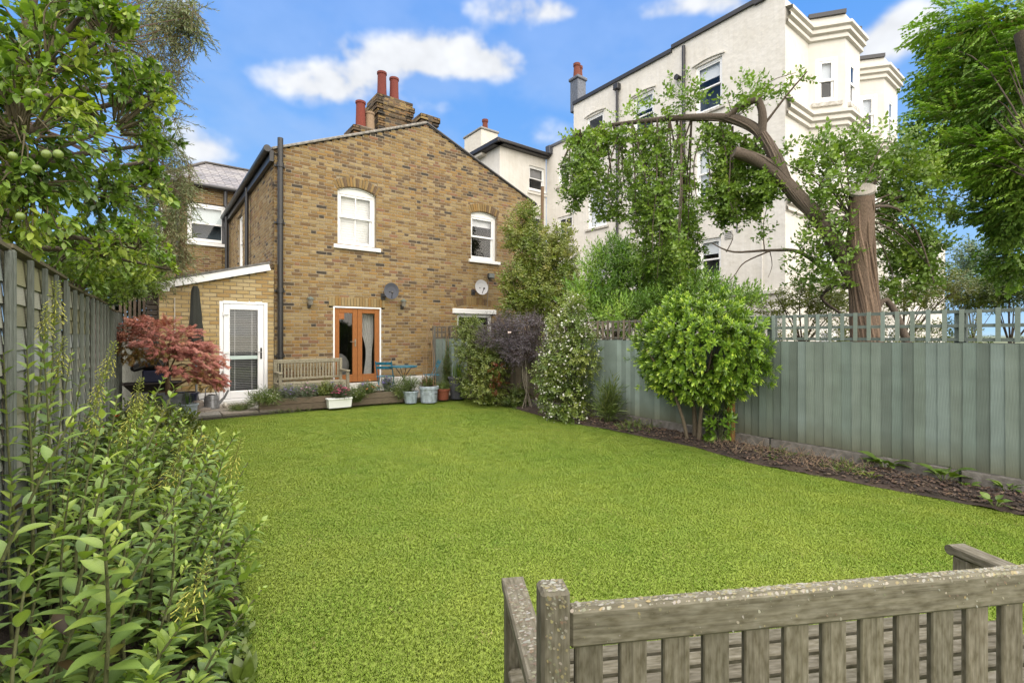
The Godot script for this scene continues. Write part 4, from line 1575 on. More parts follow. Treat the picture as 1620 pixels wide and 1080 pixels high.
func rendered_wing() -> void:
	var X := 12.62
	var Z := -17.32
	var cream := Color(0.645, 0.62, 0.57)
	var h := thing("rendered_wing", "cream rendered wing with black eaves and white chimney, between brick gable and tall building", "house", Vector3(X, 0, Z))
	var b := MB.new()
	var w := wall_of(Vector3(X, 0, Z), Vector3.RIGHT, Vector3.BACK)
	var hs := [[1.72, 2.68, 8.42, 9.55], [1.72, 2.6, 5.8, 7.2]]
	face(b, w, 0, 2.77, 0, 10.1, hs, cream)
	var wl := wall_of(Vector3(X, 0, Z - 7), Vector3.BACK, Vector3.LEFT)
	face(b, wl, 0, 7, 0, 10.1, [], cream)
	b.bx(X + 1.75, X + 2.6, 7.28, 7.36, Z, Z + 0.06, cream)
	b.bx(X + 1.6, X + 2.77, 8.2, 8.3, Z, Z + 0.07, cream)
	part("wall", b, M.stucco, h)
	sash(h, w, 1.72, 2.68, 8.42, 9.55, 0.0, {"frame": 0.06, "back": 0.06, "room": Color(0.07, 0.075, 0.08), "deep": 0.8, "sill": 0.08, "sill_over": 0.06, "blind": 0.45, "blind_color": Color(0.2, 0.2, 0.2)})
	sash(h, w, 1.72, 2.6, 5.8, 7.2, 0.0, {"frame": 0.06, "back": 0.06, "room": Color(0.3, 0.3, 0.3), "deep": 0.5})
	var r := MB.new()
	var e := 10.12
	var sl := Color(0.13, 0.13, 0.14)
	var p0 := Vector3(X - 0.3, e, Z + 0.3)
	var p1 := Vector3(X + 2.75, e, Z + 0.3)
	var p2 := Vector3(X - 0.3, e, Z - 7)
	var k0 := Vector3(X + 1.8, e + 0.75, Z - 1.8)
	var k1 := Vector3(X + 4, e + 0.75, Z - 1.8)
	var k2 := Vector3(X + 1.8, e + 0.75, Z - 7)
	r.quad(p0, p1, k1, k0, sl)
	r.quad(p2, p0, k0, k2, sl)
	part("roof", r, M.slate, h)
	var g := MB.new()
	var bk := Color(0.032, 0.03, 0.03)
	g.bar(p0 + Vector3(0, 0.02, 0), p1 + Vector3(0, 0.02, 0), 0.2, 0.14, bk, 0.02)
	g.bar(p2 + Vector3(0, 0.02, 0), p0 + Vector3(0, 0.02, 0.07), 0.14, 0.2, bk, 0.02)
	g.bx(p0.x, p1.x, e - 0.1, e - 0.08, Z + 0.01, Z + 0.3, bk)
	g.bx(p0.x, X - 0.01, e - 0.1, e - 0.08, Z - 7, Z + 0.3, bk)
	g.box(Transform3D(Basis(), Vector3(15.28, 10.35, Z + 0.35)), Vector3(0.22, 0.4, 0.3), Color(0.08, 0.09, 0.11), 0.02)
	part("gutter", g, M.gloss_black, h)
	var c := MB.new()
	c.bx(12.35, 13.3, 9.9, 11.1, -19.9, -18.4, Color(0.6, 0.57, 0.5), 0.02)
	c.bx(12.3, 13.35, 11.1, 11.2, -19.95, -18.35, Color(0.25, 0.24, 0.22), 0.02)
	var ch := part("chimney", c, M.stucco, h)
	for k in 2:
		var m := MB.new()
		m.lathe(Transform3D(Basis(), Vector3(12.8, 11.2, -18.75 - 0.75 * k)), PackedVector2Array([Vector2(0.14, 0), Vector2(0.12, 0.4), Vector2(0.15, 0.45), Vector2(0.15, 0.55), Vector2(0.1, 0.55), Vector2(0.1, 0.3)]) if k == 0 else PackedVector2Array([Vector2(0.15, 0), Vector2(0.14, 0.12), Vector2(0.1, 0.12)]), 12, Color(0.2, 0.05, 0.03))
		part("chimney_pot", m, M.terracotta, ch)
	var po := thing("timber_post", "tall bare brown timber pole beside the right eave of the brick house", "post", Vector3(9.72, 0, -11.1))
	var pm := MB.new()
	pm.tube(PackedVector3Array([Vector3(9.72, 0, -11.1), Vector3(9.7, 3.5, -11.12), Vector3(9.72, 6.1, -11.1)]), PackedFloat32Array([0.07, 0.06, 0.05]), 10, Color(0.2, 0.13, 0.075), true, 0.03)
	part("pole", pm, M.wood_y, po)


# ---------- fences ----------
func right_fence() -> void:
	var X := FENCE_X
	var f := thing("painted_board_fence", "blue green painted close board fence with square trellis along the right side", "fence", Vector3(X, 0, -11.4))
	var wthr := Color(0.115, 0.1, 0.08)
	var z := 2.6
	var u := MB.new()
	u.box(Transform3D(), Vector3.ONE, Color(1, 1, 1), 0.0)
	# boards: each a thin wedge that laps over the next
	var bm := MB.new()
	var hx := 0.5
	var p := [Vector3(-0.5, -0.5, -0.5), Vector3(0.5, -0.5, -0.5), Vector3(0.5, -0.5, 0.5), Vector3(-0.5, -0.5, 0.5)]
	# soil splashed up the foot of each board
	var lev := [-0.5, -0.4, -0.28, 0.5]
	var lc := [Color(0.72, 0.6, 0.46), Color(0.9, 0.84, 0.76), Color(1, 1, 1), Color(1, 1, 1)]
	for k in 3:
		for e in 4:
			var a: Vector3 = p[e]
			var b: Vector3 = p[(e + 1) % 4]
			var s0 := bm.v.size()
			bm.quad(Vector3(b.x, lev[k], b.z), Vector3(a.x, lev[k], a.z), Vector3(a.x, lev[k + 1], a.z), Vector3(b.x, lev[k + 1], b.z), Color(1, 1, 1))
			for q in 4:
				bm.c[s0 + q] = lc[k] if q < 2 else lc[k + 1]
	bm.quad(Vector3(-0.5, 0.5, 0.5), Vector3(0.5, 0.5, 0.5), Vector3(0.5, 0.5, -0.5), Vector3(-0.5, 0.5, -0.5), Color(1, 1, 1))
	var xfs := []
	var ks := PackedInt32Array()
	var pal := []
	for q in [[0.195, 0.240, 0.207], [0.186, 0.236, 0.209], [0.222, 0.268, 0.234], [0.202, 0.247, 0.213], [0.227, 0.282, 0.260], [0.146, 0.182, 0.158], [0.228, 0.288, 0.262], [0.332, 0.410, 0.378], [0.228, 0.288, 0.262], [0.136, 0.113, 0.083], [0.208, 0.167, 0.122], [0.130, 0.104, 0.079]]:
		pal.append(Color(q[0], q[1], q[2]))
	while z > -11.35:
		var wd := 0.094 + rng.randf_range(-0.004, 0.006)
		var old := z < -6.55 and z > -10.2
		var pale := z < -4.3 and not old
		var y0 := 0.175 + rng.randf_range(-0.008, 0.008)
		var y1 := (1.43 if z > -4.3 else 1.425) + rng.randf_range(-0.006, 0.006)
		var B := Basis(Vector3.UP, 0.09 + rng.randf_range(-0.03, 0.03)) * Basis(Vector3.RIGHT, rng.randf_range(-0.004, 0.004))
		xfs.append(Transform3D(B.scaled_local(Vector3(0.014, y1 - y0, wd + 0.012)), Vector3(X + rng.randf_range(-0.003, 0.003), (y0 + y1) / 2, z - wd / 2)))
		ks.append(9 + rng.randi() % 3 if old else (6 + rng.randi() % 3 if pale else rng.randi() % 6))
		z -= wd
	pieces("board", f, bm, xfs, ks, pal, M.painted_y, 300)
	# gravel boards and posts
	z = 2.6
	var g := MB.new()
	while z > -11.3:
		var gb := MB.new()
		gb.bx(X - 0.005, X + 0.04, -0.05, 0.165, z - 1.815, z - 0.01, Color(0.2, 0.19, 0.17), 0.008)
		part("gravel_board", gb, M.concrete, f)
		var po := MB.new()
		po.bx(X + 0.03, X + 0.12, 0.0, 1.74, z - 0.045, z + 0.045, Color(0.12, 0.15, 0.14))
		part("post", po, M.wood_y, f)
		for y in [0.35, 0.95, 1.4]:
			var ra := MB.new()
			ra.bx(X + 0.01, X + 0.05, y - 0.03, y + 0.03, z - 1.78, z - 0.045, Color(0.11, 0.13, 0.12))
			part("rail", ra, M.wood_z, f)
		z -= 1.825
	# trellis: three rails and upright slats
	z = 2.6
	while z > -11.2:
		var old := z < -6.5 and z > -10.0
		var c := Color(0.135, 0.17, 0.155) if not old else wthr
		if z < -3.5:
			c = Color(0.15, 0.15, 0.13)
		for y in [1.462, 1.6, 1.742]:
			var r := MB.new()
			r.bx(X + 0.005, X + 0.022, y - 0.017, y + 0.017, z - 1.82, z - 0.005, c * rng.randf_range(0.85, 1.1))
			part("trellis_rail", r, M.wood_z, f)
		z -= 1.825
	xfs = []
	ks = PackedInt32Array()
	z = 2.55
	while z > -11.35:
		var B := Basis(Vector3.RIGHT, rng.randf_range(-0.012, 0.012)) * Basis(Vector3.UP, rng.randf_range(-0.05, 0.05))
		xfs.append(Transform3D(B.scaled_local(Vector3(0.017, 0.325 + rng.randf_range(-0.01, 0.012), 0.036)), Vector3(X - 0.006, 1.603 + rng.randf_range(-0.004, 0.004), z)))
		ks.append([0, 1, 2, 3, 4, 8][rng.randi() % 6] if z > -3.6 else 9 + rng.randi() % 2)
		z -= 0.128 if z > -3.6 else 0.118
	pieces("trellis_slat", f, u, xfs, ks, pal, M.wood_y, 300)
	# the short stretch that turns in along the patio by the house wall
	var s := thing("short_screen_fence", "short blue grey fence panel with trellis top against the brick house wall", "fence", Vector3(6.0, 0, -11.1))
	for k in 6:
		var m := MB.new()
		m.bx(6.02 + k * 0.1, 6.115 + k * 0.1, 0.08, 1.42, -11.12 + 0.004 * (k % 2), -11.1, pal[rng.randi() % 6])
		part("board", m, M.wood_y, s)
	var ps := MB.new()
	ps.bx(5.94, 6.01, 0.05, 1.76, -11.15, -11.08, Color(0.14, 0.13, 0.11), 0.006)
	part("post", ps, M.wood_y, s)
	for k in 5:
		var m := MB.new()
		m.bx(6.05 + k * 0.125, 6.085 + k * 0.125, 1.43, 1.74, -11.1, -11.085, wthr * 1.2)
		part("trellis_slat", m, M.wood_y, s)
	for y in [1.45, 1.59, 1.73]:
		var m := MB.new()
		m.bx(6.01, 6.42, y - 0.016, y + 0.016, -11.118, -11.102, wthr * 1.2)
		part("trellis_rail", m, M.wood_x, s)


func left_fence() -> void:
	var A := Vector3(-0.74, 0, 1.8)
	var E := Vector3(-0.4, 0, -11.9)
	var d := (E - A).normalized()
	var nn := d.cross(Vector3.UP)   # towards the garden (+x)
	if nn.x < 0:
		nn = -nn
	var B := Basis(nn, Vector3.UP, nn.cross(Vector3.UP))
	var f := thing("lap_panel_fence", "weathered grey green overlapping panel fence with upright battens along the left side", "fence", A)
	var len := A.distance_to(E)
	var pal := [Color(0.367, 0.384, 0.334), Color(0.317, 0.349, 0.320), Color(0.417, 0.419, 0.346), Color(0.280, 0.280, 0.190), Color(0.367, 0.396, 0.384), Color(0.295, 0.302, 0.282), Color(0.314, 0.302, 0.179), Color(0.330, 0.291, 0.282), Color(0.379, 0.326, 0.320)]
	var u := MB.new()
	u.box(Transform3D(), Vector3.ONE, Color(1, 1, 1))
	var xfs := []
	var ks := PackedInt32Array()
	var s := 0.0
	var bat := []
	var panel := 0
	while s < len:
		var top := 1.98 - 0.012 * panel + (0.03 if panel % 2 else 0.0)
		var e := minf(s + 1.79, len)
		var n := 15
		for k in n:
			var y := 0.08 + (top - 0.1) * (k + 0.5) / n
			# waney boards: three lengths with slightly different edges make the wavy lower edge
			var t := B * Basis(Vector3(0, 0, 1), 0.1) * Basis(Vector3.RIGHT, rng.randf_range(-0.008, 0.008))
			xfs.append(Transform3D(t.scaled_local(Vector3(0.009, (top - 0.1) / n * 1.28, e - s - 0.01)), A + d * ((s + e) / 2) + Vector3.UP * (y - 0.012 + rng.randf_range(-0.006, 0.006)) + nn * 0.0))
			var far := clampf(s / len, 0, 1)
			ks.append((([3, 6, 2][rng.randi() % 3]) if k > n - 4 and rng.randf() < 0.55 else rng.randi() % 6) if far < 0.62 else [7, 8, 5][rng.randi() % 3])
		for k in 5:
			bat.append([s + 0.02 + (e - s - 0.04) * k / 4.0, top])
		var cap := MB.new()
		cap.box(Transform3D(B, A + d * ((s + e) / 2) + Vector3.UP * (top + 0.012)), Vector3(0.075, 0.022, e - s), Color(0.15, 0.13, 0.075))
		part("capping", cap, M.wood_z, f)
		var po := MB.new()
		po.box(Transform3D(B, A + d * (s - 0.018) + Vector3.UP * 1.0 - nn * 0.05), Vector3(0.08, 2.06, 0.075), Color(0.13, 0.125, 0.1))
		part("post", po, M.wood_y, f)
		s += 1.83
		panel += 1
	pieces("lap_board", f, u, xfs, ks, pal, M.wood_z, 300)
	for b in bat:
		var m := MB.new()
		m.box(Transform3D(B, A + d * b[0] + Vector3.UP * (b[1] / 2) + nn * 0.03), Vector3(0.028, b[1] - 0.02, 0.042), Color(0.17, 0.19, 0.165) * rng.randf_range(0.85, 1.2), 0.004)
		part("batten", m, M.wood_y, f)
	# timber gate across the passage beside the extension
	var g := thing("timber_side_gate", "brown upright timber pale fence closing the passage beside the brick extension", "gate", Vector3(-0.4, 0, -12.3))
	for k in 9:
		var m := MB.new()
		m.bx(-0.42 + k * 0.075, -0.375 + k * 0.075, 1.55, 2.35 + rng.randf_range(-0.02, 0.02), -12.32, -12.3, Color(0.13, 0.095, 0.065) * rng.randf_range(0.8, 1.2))
		part("pale", m, M.wood_y, g)
	for k in 6:
		var m := MB.new()
		m.bx(-0.42 + k * 0.11, -0.312 + k * 0.11, 0.05, 1.56, -12.31 + 0.004 * (k % 2), -12.29, Color(0.27, 0.28, 0.24) * rng.randf_range(0.85, 1.1))
		part("board", m, M.wood_y, g)
	var r := MB.new()
	r.bx(-0.42, 0.25, 2.3, 2.36, -12.35, -12.325, Color(0.11, 0.08, 0.055))
	part("rail", r, M.wood_x, g)
	var st := thing("stacked_dark_post", "dark timber post standing at the left corner of the brick extension", "post", Vector3(0.12, 0, -11.62))
	var pm := MB.new()
	for k in 12:
		pm.bx(0.02 + rng.randf_range(-0.012, 0.012), 0.19 + rng.randf_range(-0.01, 0.01), 1.3 + k * 0.1, 1.39 + k * 0.1, -11.75, -11.55, Color(0.055, 0.045, 0.035), 0.015)
	pm.bx(0.05, 0.17, 0.0, 1.3, -11.72, -11.58, Color(0.075, 0.06, 0.045))
	part("timber", pm, M.wood_y, st)


# ---------- foliage ----------
func sprig(n: int, ll: float, lw: float, open0: float, open1: float, segs: int, fold: float, curl: float, young := 1.25, belly := 0.5, stem := true) -> MB:
	# a twig one unit long along +y with n leaves; sizes are parts of its length
	var m := MB.new()
	if stem:
		m.tube(PackedVector3Array([Vector3.ZERO, Vector3(0.02, 0.5, 0.01), Vector3(0, 0.97, 0)]), PackedFloat32Array([0.014, 0.01, 0.004]), 3, Color(0.75, 0.5, 0.5), false)
	for i in n:
		var t := (i + 0.6) / n
		var az := i * 2.39996 + rng.randf_range(-0.3, 0.3)
		var rad := Vector3(cos(az), 0, sin(az))
		var an := lerpf(open0, open1, t) + rng.randf_range(-0.2, 0.2)
		var d := Vector3.UP * cos(an) + rad * sin(an)
		var up := Vector3.UP * sin(an) - rad * cos(an)
		var f := lerpf(0.9, young, t * t) * rng.randf_range(0.88, 1.12)
		var s := rng.randf_range(0.75, 1.1) * (1.0 - 0.25 * t)
		m.leaf(Transform3D(facing(d, (up + rv() * 0.35).normalized()), Vector3(0, t * 0.95, 0)), ll * s, lw * s, fold, curl, segs, Color(f, f, f * 0.95), Color(0, 0, 0, 0), belly)
	return m


func tint(pal: Array, p: Vector3, k := 1.3) -> Color:   # neighbouring leaves share a tone
	var a := 0.5 + 0.75 * noise.get_noise_3d(p.x * k, p.y * k, p.z * k) + rng.randf_range(-0.22, 0.22)
	a = clampf(a, 0.0, 0.999) * (pal.size() - 1)
	var i := int(a)
	return rc((pal[i] as Color).lerp(pal[i + 1], a - i), 0.1)


func crown(bag: Bag, ells: Array, pal: Array, size: float, up := 0.35, wild := 0.6, inner := 0.35) -> void:
	for e in ells:
		var c: Vector3 = e[0]
		var r: Vector3 = e[1]
		for i in int(e[2]):
			var d := dir3()
			var q := lerpf(inner, 1.0, pow(rng.randf(), 0.6)) * (0.86 + 0.3 * noise.get_noise_3d(d.x * 2.2 + c.x, d.y * 2.2 + c.y, d.z * 2.2 + c.z))
			var p := c + d * r * q
			# gaps: thin out where the noise is low
			if noise.get_noise_3d(p.x * 2.4 + 9.0, p.y * 2.4, p.z * 2.4) < -0.22:
				continue
			var y := d + Vector3.UP * up + rv() * wild
			bag.add(Transform3D(facing(y, Vector3.UP + rv() * 0.4).scaled(Vector3.ONE * size * rng.randf_range(0.7, 1.25)), p), tint(pal, p))


func twigs_to(mb: MB, root: Vector3, ells: Array, per: int, r0: float, col: Color) -> void:   # limbs from the stem into each leaf mass
	for e in ells:
		var c: Vector3 = e[0]
		var r: Vector3 = e[1]
		for k in per:
			var end := c + dir3() * r * 0.8
			var mid := root.lerp(end, 0.55) + Vector3.UP * 0.12 * root.distance_to(end) + rv() * 0.08
			limb(mb, [root, mid, end], r0 * rng.randf_range(0.5, 1.0), 0.004, 5, col, 0.0, 3)


const BARK := Color(0.1, 0.075, 0.052)


func weeping_tree() -> void:
	var t := thing("lopped_weeping_tree", "old tree with sawn off trunk and a long arching limb hung with weeping foliage", "tree", Vector3(8.0, 0, -2.3))
	var tr := MB.new()
	var tp := curve([Vector3(8.13, -0.05, -2.24), Vector3(8.07, 1.0, -2.27), Vector3(8.05, 1.9, -2.3), Vector3(7.98, 2.7, -2.33), Vector3(8.0, 3.25, -2.32), Vector3(8.0, 3.55, -2.32)], 6)
	var rd := PackedFloat32Array()
	for i in tp.size():
		rd.append(lerpf(0.195, 0.13, float(i) / tp.size()) * (1.0 + 0.03 * sin(i * 0.8)))
	tr.tube(tp, rd, 36, Color(0.16, 0.11, 0.075), true, 0.11)
	# ridges of bark, twisting upwards
	for k in 40:
		var pts := PackedVector3Array()
		var rr := PackedFloat32Array()
		var a0 := TAU * k / 40.0 + rng.randf_range(-0.1, 0.1)
		var s0 := rng.randi() % 10
		var ln := 10 + rng.randi() % 18
		for j in ln:
			var i := s0 + j
			if i >= tp.size():
				break
			var an := a0 + i * 0.075 + 0.06 * sin(i * 0.9 + k)
			pts.append(tp[i] + Vector3(cos(an), 0, sin(an)) * (rd[i] * 0.985))
			rr.append(0.016 * sin(PI * clampf((j + 0.4) / ln, 0.05, 0.95)) + 0.003)
		if pts.size() > 3:
			tr.tube(pts, rr, 5, Color(0.2, 0.14, 0.095) * rng.randf_range(0.45, 1.25), true, 0.1)
	# the saw cut slopes down towards the garden
	var cd := Vector3(-0.93, 0, 0.36)
	for i in tr.v.size():
		var q := tr.v[i]
		if q.y > 3.2:
			var k := clampf((q.y - 3.2) / 0.35, 0, 1)
			tr.v[i] = q - Vector3.UP * (q - Vector3(8.0, q.y, -2.32)).dot(cd) * 0.95 * k
	var trunk := part("trunk", tr, M.bark, t)
	var cutm := MB.new()
	cutm.lathe(Transform3D(facing(Vector3.UP + cd * 0.95, Vector3.BACK), Vector3(8.0, 3.555, -2.32)), PackedVector2Array([Vector2(0.165, -0.03), Vector2(0.165, 0.012), Vector2(0.12, 0.022), Vector2(0.06, 0.018), Vector2(0.0, 0.022)]), 20, Color(0.36, 0.33, 0.29))
	part("sawn_face", cutm, M.wood_x, trunk)
	var bc := Color(0.125, 0.095, 0.072)
	var l1 := MB.new()
	limb(l1, [Vector3(8.05, 2.0, -2.3), Vector3(7.92, 2.55, -2.5), Vector3(7.78, 3.1, -2.72), Vector3(7.6, 3.62, -3.05), Vector3(7.46, 4.0, -3.3), Vector3(7.28, 4.2, -3.52), Vector3(7.1, 4.29, -3.69)], 0.108, 0.082, 22, bc, 0.13, 6)
	ridges(l1, [Vector3(8.05, 2.0, -2.3), Vector3(7.92, 2.55, -2.5), Vector3(7.78, 3.1, -2.72), Vector3(7.6, 3.62, -3.05), Vector3(7.46, 4.0, -3.3), Vector3(7.28, 4.2, -3.52), Vector3(7.1, 4.29, -3.69)], 0.108, 0.082, 20)
	part("limb", l1, M.bark, t)
	var l2 := MB.new()
	var arch := limb(l2, [Vector3(7.55, 3.8, -3.15), Vector3(7.5, 4.2, -3.28), Vector3(7.42, 4.6, -3.47), Vector3(7.3, 4.86, -3.75), Vector3(7.18, 5.0, -4.1), Vector3(7.1, 5.2, -4.8), Vector3(7.0, 5.36, -5.5), Vector3(6.92, 5.5, -6.3), Vector3(6.9, 5.42, -6.95), Vector3(6.88, 5.0, -7.3)], 0.088, 0.014, 18, bc, 0.12, 6)
	ridges(l2, [Vector3(7.55, 3.8, -3.15), Vector3(7.5, 4.2, -3.28), Vector3(7.42, 4.6, -3.47), Vector3(7.3, 4.86, -3.75), Vector3(7.18, 5.0, -4.1), Vector3(7.1, 5.2, -4.8)], 0.088, 0.055, 16)
	part("limb", l2, M.bark, t)
	var st := MB.new()
	limb(st, [Vector3(7.42, 4.55, -3.43), Vector3(7.38, 4.85, -3.4), Vector3(7.36, 5.1, -3.46)], 0.07, 0.05, 8, bc, 0.08)
	limb(st, [Vector3(7.36, 5.08, -3.46), Vector3(7.3, 5.06, -3.65), Vector3(7.22, 4.92, -3.86)], 0.055, 0.045, 8, bc, 0.08)
	limb(st, [Vector3(7.44, 4.7, -3.4), Vector3(7.5, 5.05, -3.1), Vector3(7.55, 5.3, -2.85)], 0.02, 0.008, 6, bc)
	part("limb", st, M.bark, t)
	var lo := MB.new()
	limb(lo, [Vector3(8.08, 1.7, -2.25), Vector3(8.25, 2.0, -2.1), Vector3(8.4, 1.4, -1.9), Vector3(8.5, 0.6, -1.75)], 0.035, 0.05, 10, bc, 0.08)
	limb(lo, [Vector3(8.0, 3.3, -2.3), Vector3(8.62, 3.34, -2.08), Vector3(9.01, 2.95, -1.91), Vector3(9.19, 2.25, -1.77)], 0.024, 0.008, 8, bc)
	# the bare branches in front of the pale wall
	limb(lo, [Vector3(7.95, 2.2, -2.5), Vector3(8.28, 2.32, -2.72), Vector3(8.08, 2.78, -3.12), Vector3(7.90, 2.86, -3.51), Vector3(7.62, 2.87, -3.98), Vector3(7.45, 3.03, -4.24)], 0.045, 0.008, 7, bc)
	limb(lo, [Vector3(7.89, 2.85, -3.52), Vector3(7.68, 2.69, -3.81), Vector3(7.56, 2.51, -3.90), Vector3(7.48, 2.38, -3.96)], 0.014, 0.004, 5, bc)
	limb(lo, [Vector3(7.89, 2.85, -3.52), Vector3(7.92, 2.62, -3.50), Vector3(7.87, 2.42, -3.54)], 0.008, 0.003, 4, bc)
	limb(lo, [Vector3(7.54, 2.87, -4.05), Vector3(7.62, 3.14, -3.98), Vector3(7.46, 3.27, -4.11)], 0.009, 0.003, 4, bc)
	limb(lo, [Vector3(7.82, 2.86, -3.57), Vector3(7.81, 3.22, -3.59), Vector3(7.76, 3.55, -3.50)], 0.01, 0.004, 5, bc)
	limb(lo, [Vector3(8.32, 2.32, -2.69), Vector3(8.43, 2.11, -2.98), Vector3(8.55, 1.85, -2.76)], 0.03, 0.02, 6, bc)
	part("branch", lo, M.bark, t)
	# hanging strands
	var tw := MB.new()
	var bag := Bag.new()
	var pal := [Color(0.125, 0.213, 0.039), Color(0.180, 0.301, 0.050), Color(0.248, 0.389, 0.062), Color(0.346, 0.477, 0.083)]
	var strands := [[Vector3(6.50, 5.39, -6.35), Vector3(6.42, 5.07, -6.54), Vector3(6.59, 4.01, -6.54)], [Vector3(6.59, 5.40, -6.16), Vector3(6.69, 5.21, -6.59), Vector3(6.74, 4.03, -6.81)], [Vector3(6.66, 5.38, -5.98), Vector3(6.46, 4.81, -5.88), Vector3(6.28, 4.13, -6.02)], [Vector3(6.70, 5.38, -5.95), Vector3(6.87, 4.69, -5.94), Vector3(6.98, 3.72, -5.99)], [Vector3(6.82, 5.34, -5.61), Vector3(6.82, 4.59, -5.61), Vector3(6.94, 3.59, -5.64)], [Vector3(6.87, 5.32, -5.44), Vector3(6.67, 4.23, -5.21), Vector3(6.72, 2.92, -5.18)], [Vector3(6.90, 5.25, -5.16), Vector3(7.14, 4.36, -5.36), Vector3(7.24, 2.89, -5.41)], [Vector3(6.98, 5.23, -4.98), Vector3(6.86, 4.05, -4.82), Vector3(6.81, 2.46, -4.86)], [Vector3(7.06, 5.19, -4.79), Vector3(7.25, 4.04, -4.89), Vector3(7.32, 2.51, -4.97)], [Vector3(7.13, 5.15, -4.61), Vector3(6.96, 3.89, -4.49), Vector3(7.04, 2.35, -4.56)], [Vector3(7.18, 5.11, -4.45), Vector3(7.42, 4.12, -4.64), Vector3(7.50, 2.61, -4.71)], [Vector3(7.28, 5.02, -4.25), Vector3(7.21, 4.37, -4.17), Vector3(7.26, 3.55, -4.13)], [Vector3(7.36, 4.96, -4.06), Vector3(7.47, 4.30, -4.10), Vector3(7.62, 3.39, -4.11)], [Vector3(7.42, 4.83, -3.88), Vector3(7.33, 4.09, -3.83), Vector3(7.39, 3.28, -3.78)], [Vector3(7.48, 4.64, -3.71), Vector3(7.62, 4.13, -3.73), Vector3(7.71, 3.52, -3.66)], [Vector3(7.50, 4.50, -3.57), Vector3(7.58, 4.01, -3.51), Vector3(7.63, 3.67, -3.47)], [Vector3(7.15, 5.19, -4.72), Vector3(7.90, 3.84, -5.03), Vector3(8.08, 2.23, -5.14)], [Vector3(6.89, 5.23, -5.05), Vector3(7.58, 3.84, -5.27), Vector3(7.80, 2.23, -5.36)], [Vector3(6.76, 5.38, -5.78), Vector3(7.52, 4.35, -5.95), Vector3(7.90, 2.76, -5.79)]]
	for s in strands:
		for rep in 3:
			var j := Vector3(rng.randf_range(-0.25, 0.25), 0, rng.randf_range(-0.25, 0.25)) * (0.0 if rep == 0 else 1.0)
			var ln := rng.randf_range(0.72, 1.04) if rep else 1.0
			var a: Vector3 = s[0]
			var b: Vector3 = s[1] + j
			var c: Vector3 = (s[2] as Vector3).lerp(s[1], 1.0 - ln) + j
			var pp := limb(tw, [a, b, b.lerp(c, 0.6) + rv() * 0.05, c], 0.016, 0.003, 5, bc, 0.0, 6)
			for i in range(1, pp.size()):
				for q in 8:
					var f := rng.randf()
					var p: Vector3 = pp[i].lerp(pp[mini(i + 1, pp.size() - 1)], f) + rv() * 0.09
					if noise.get_noise_3d(p.x * 1.7, p.y * 1.1 + 3.0, p.z * 1.7) < -0.04:
						continue
					var y := Vector3(rng.randf_range(-1, 1), rng.randf_range(-0.7, 0.35), rng.randf_range(-1, 1))
					bag.add(Transform3D(facing(y, Vector3.UP + rv() * 0.5).scaled(Vector3.ONE * rng.randf_range(0.12, 0.21)), p), tint(pal, p, 1.8))
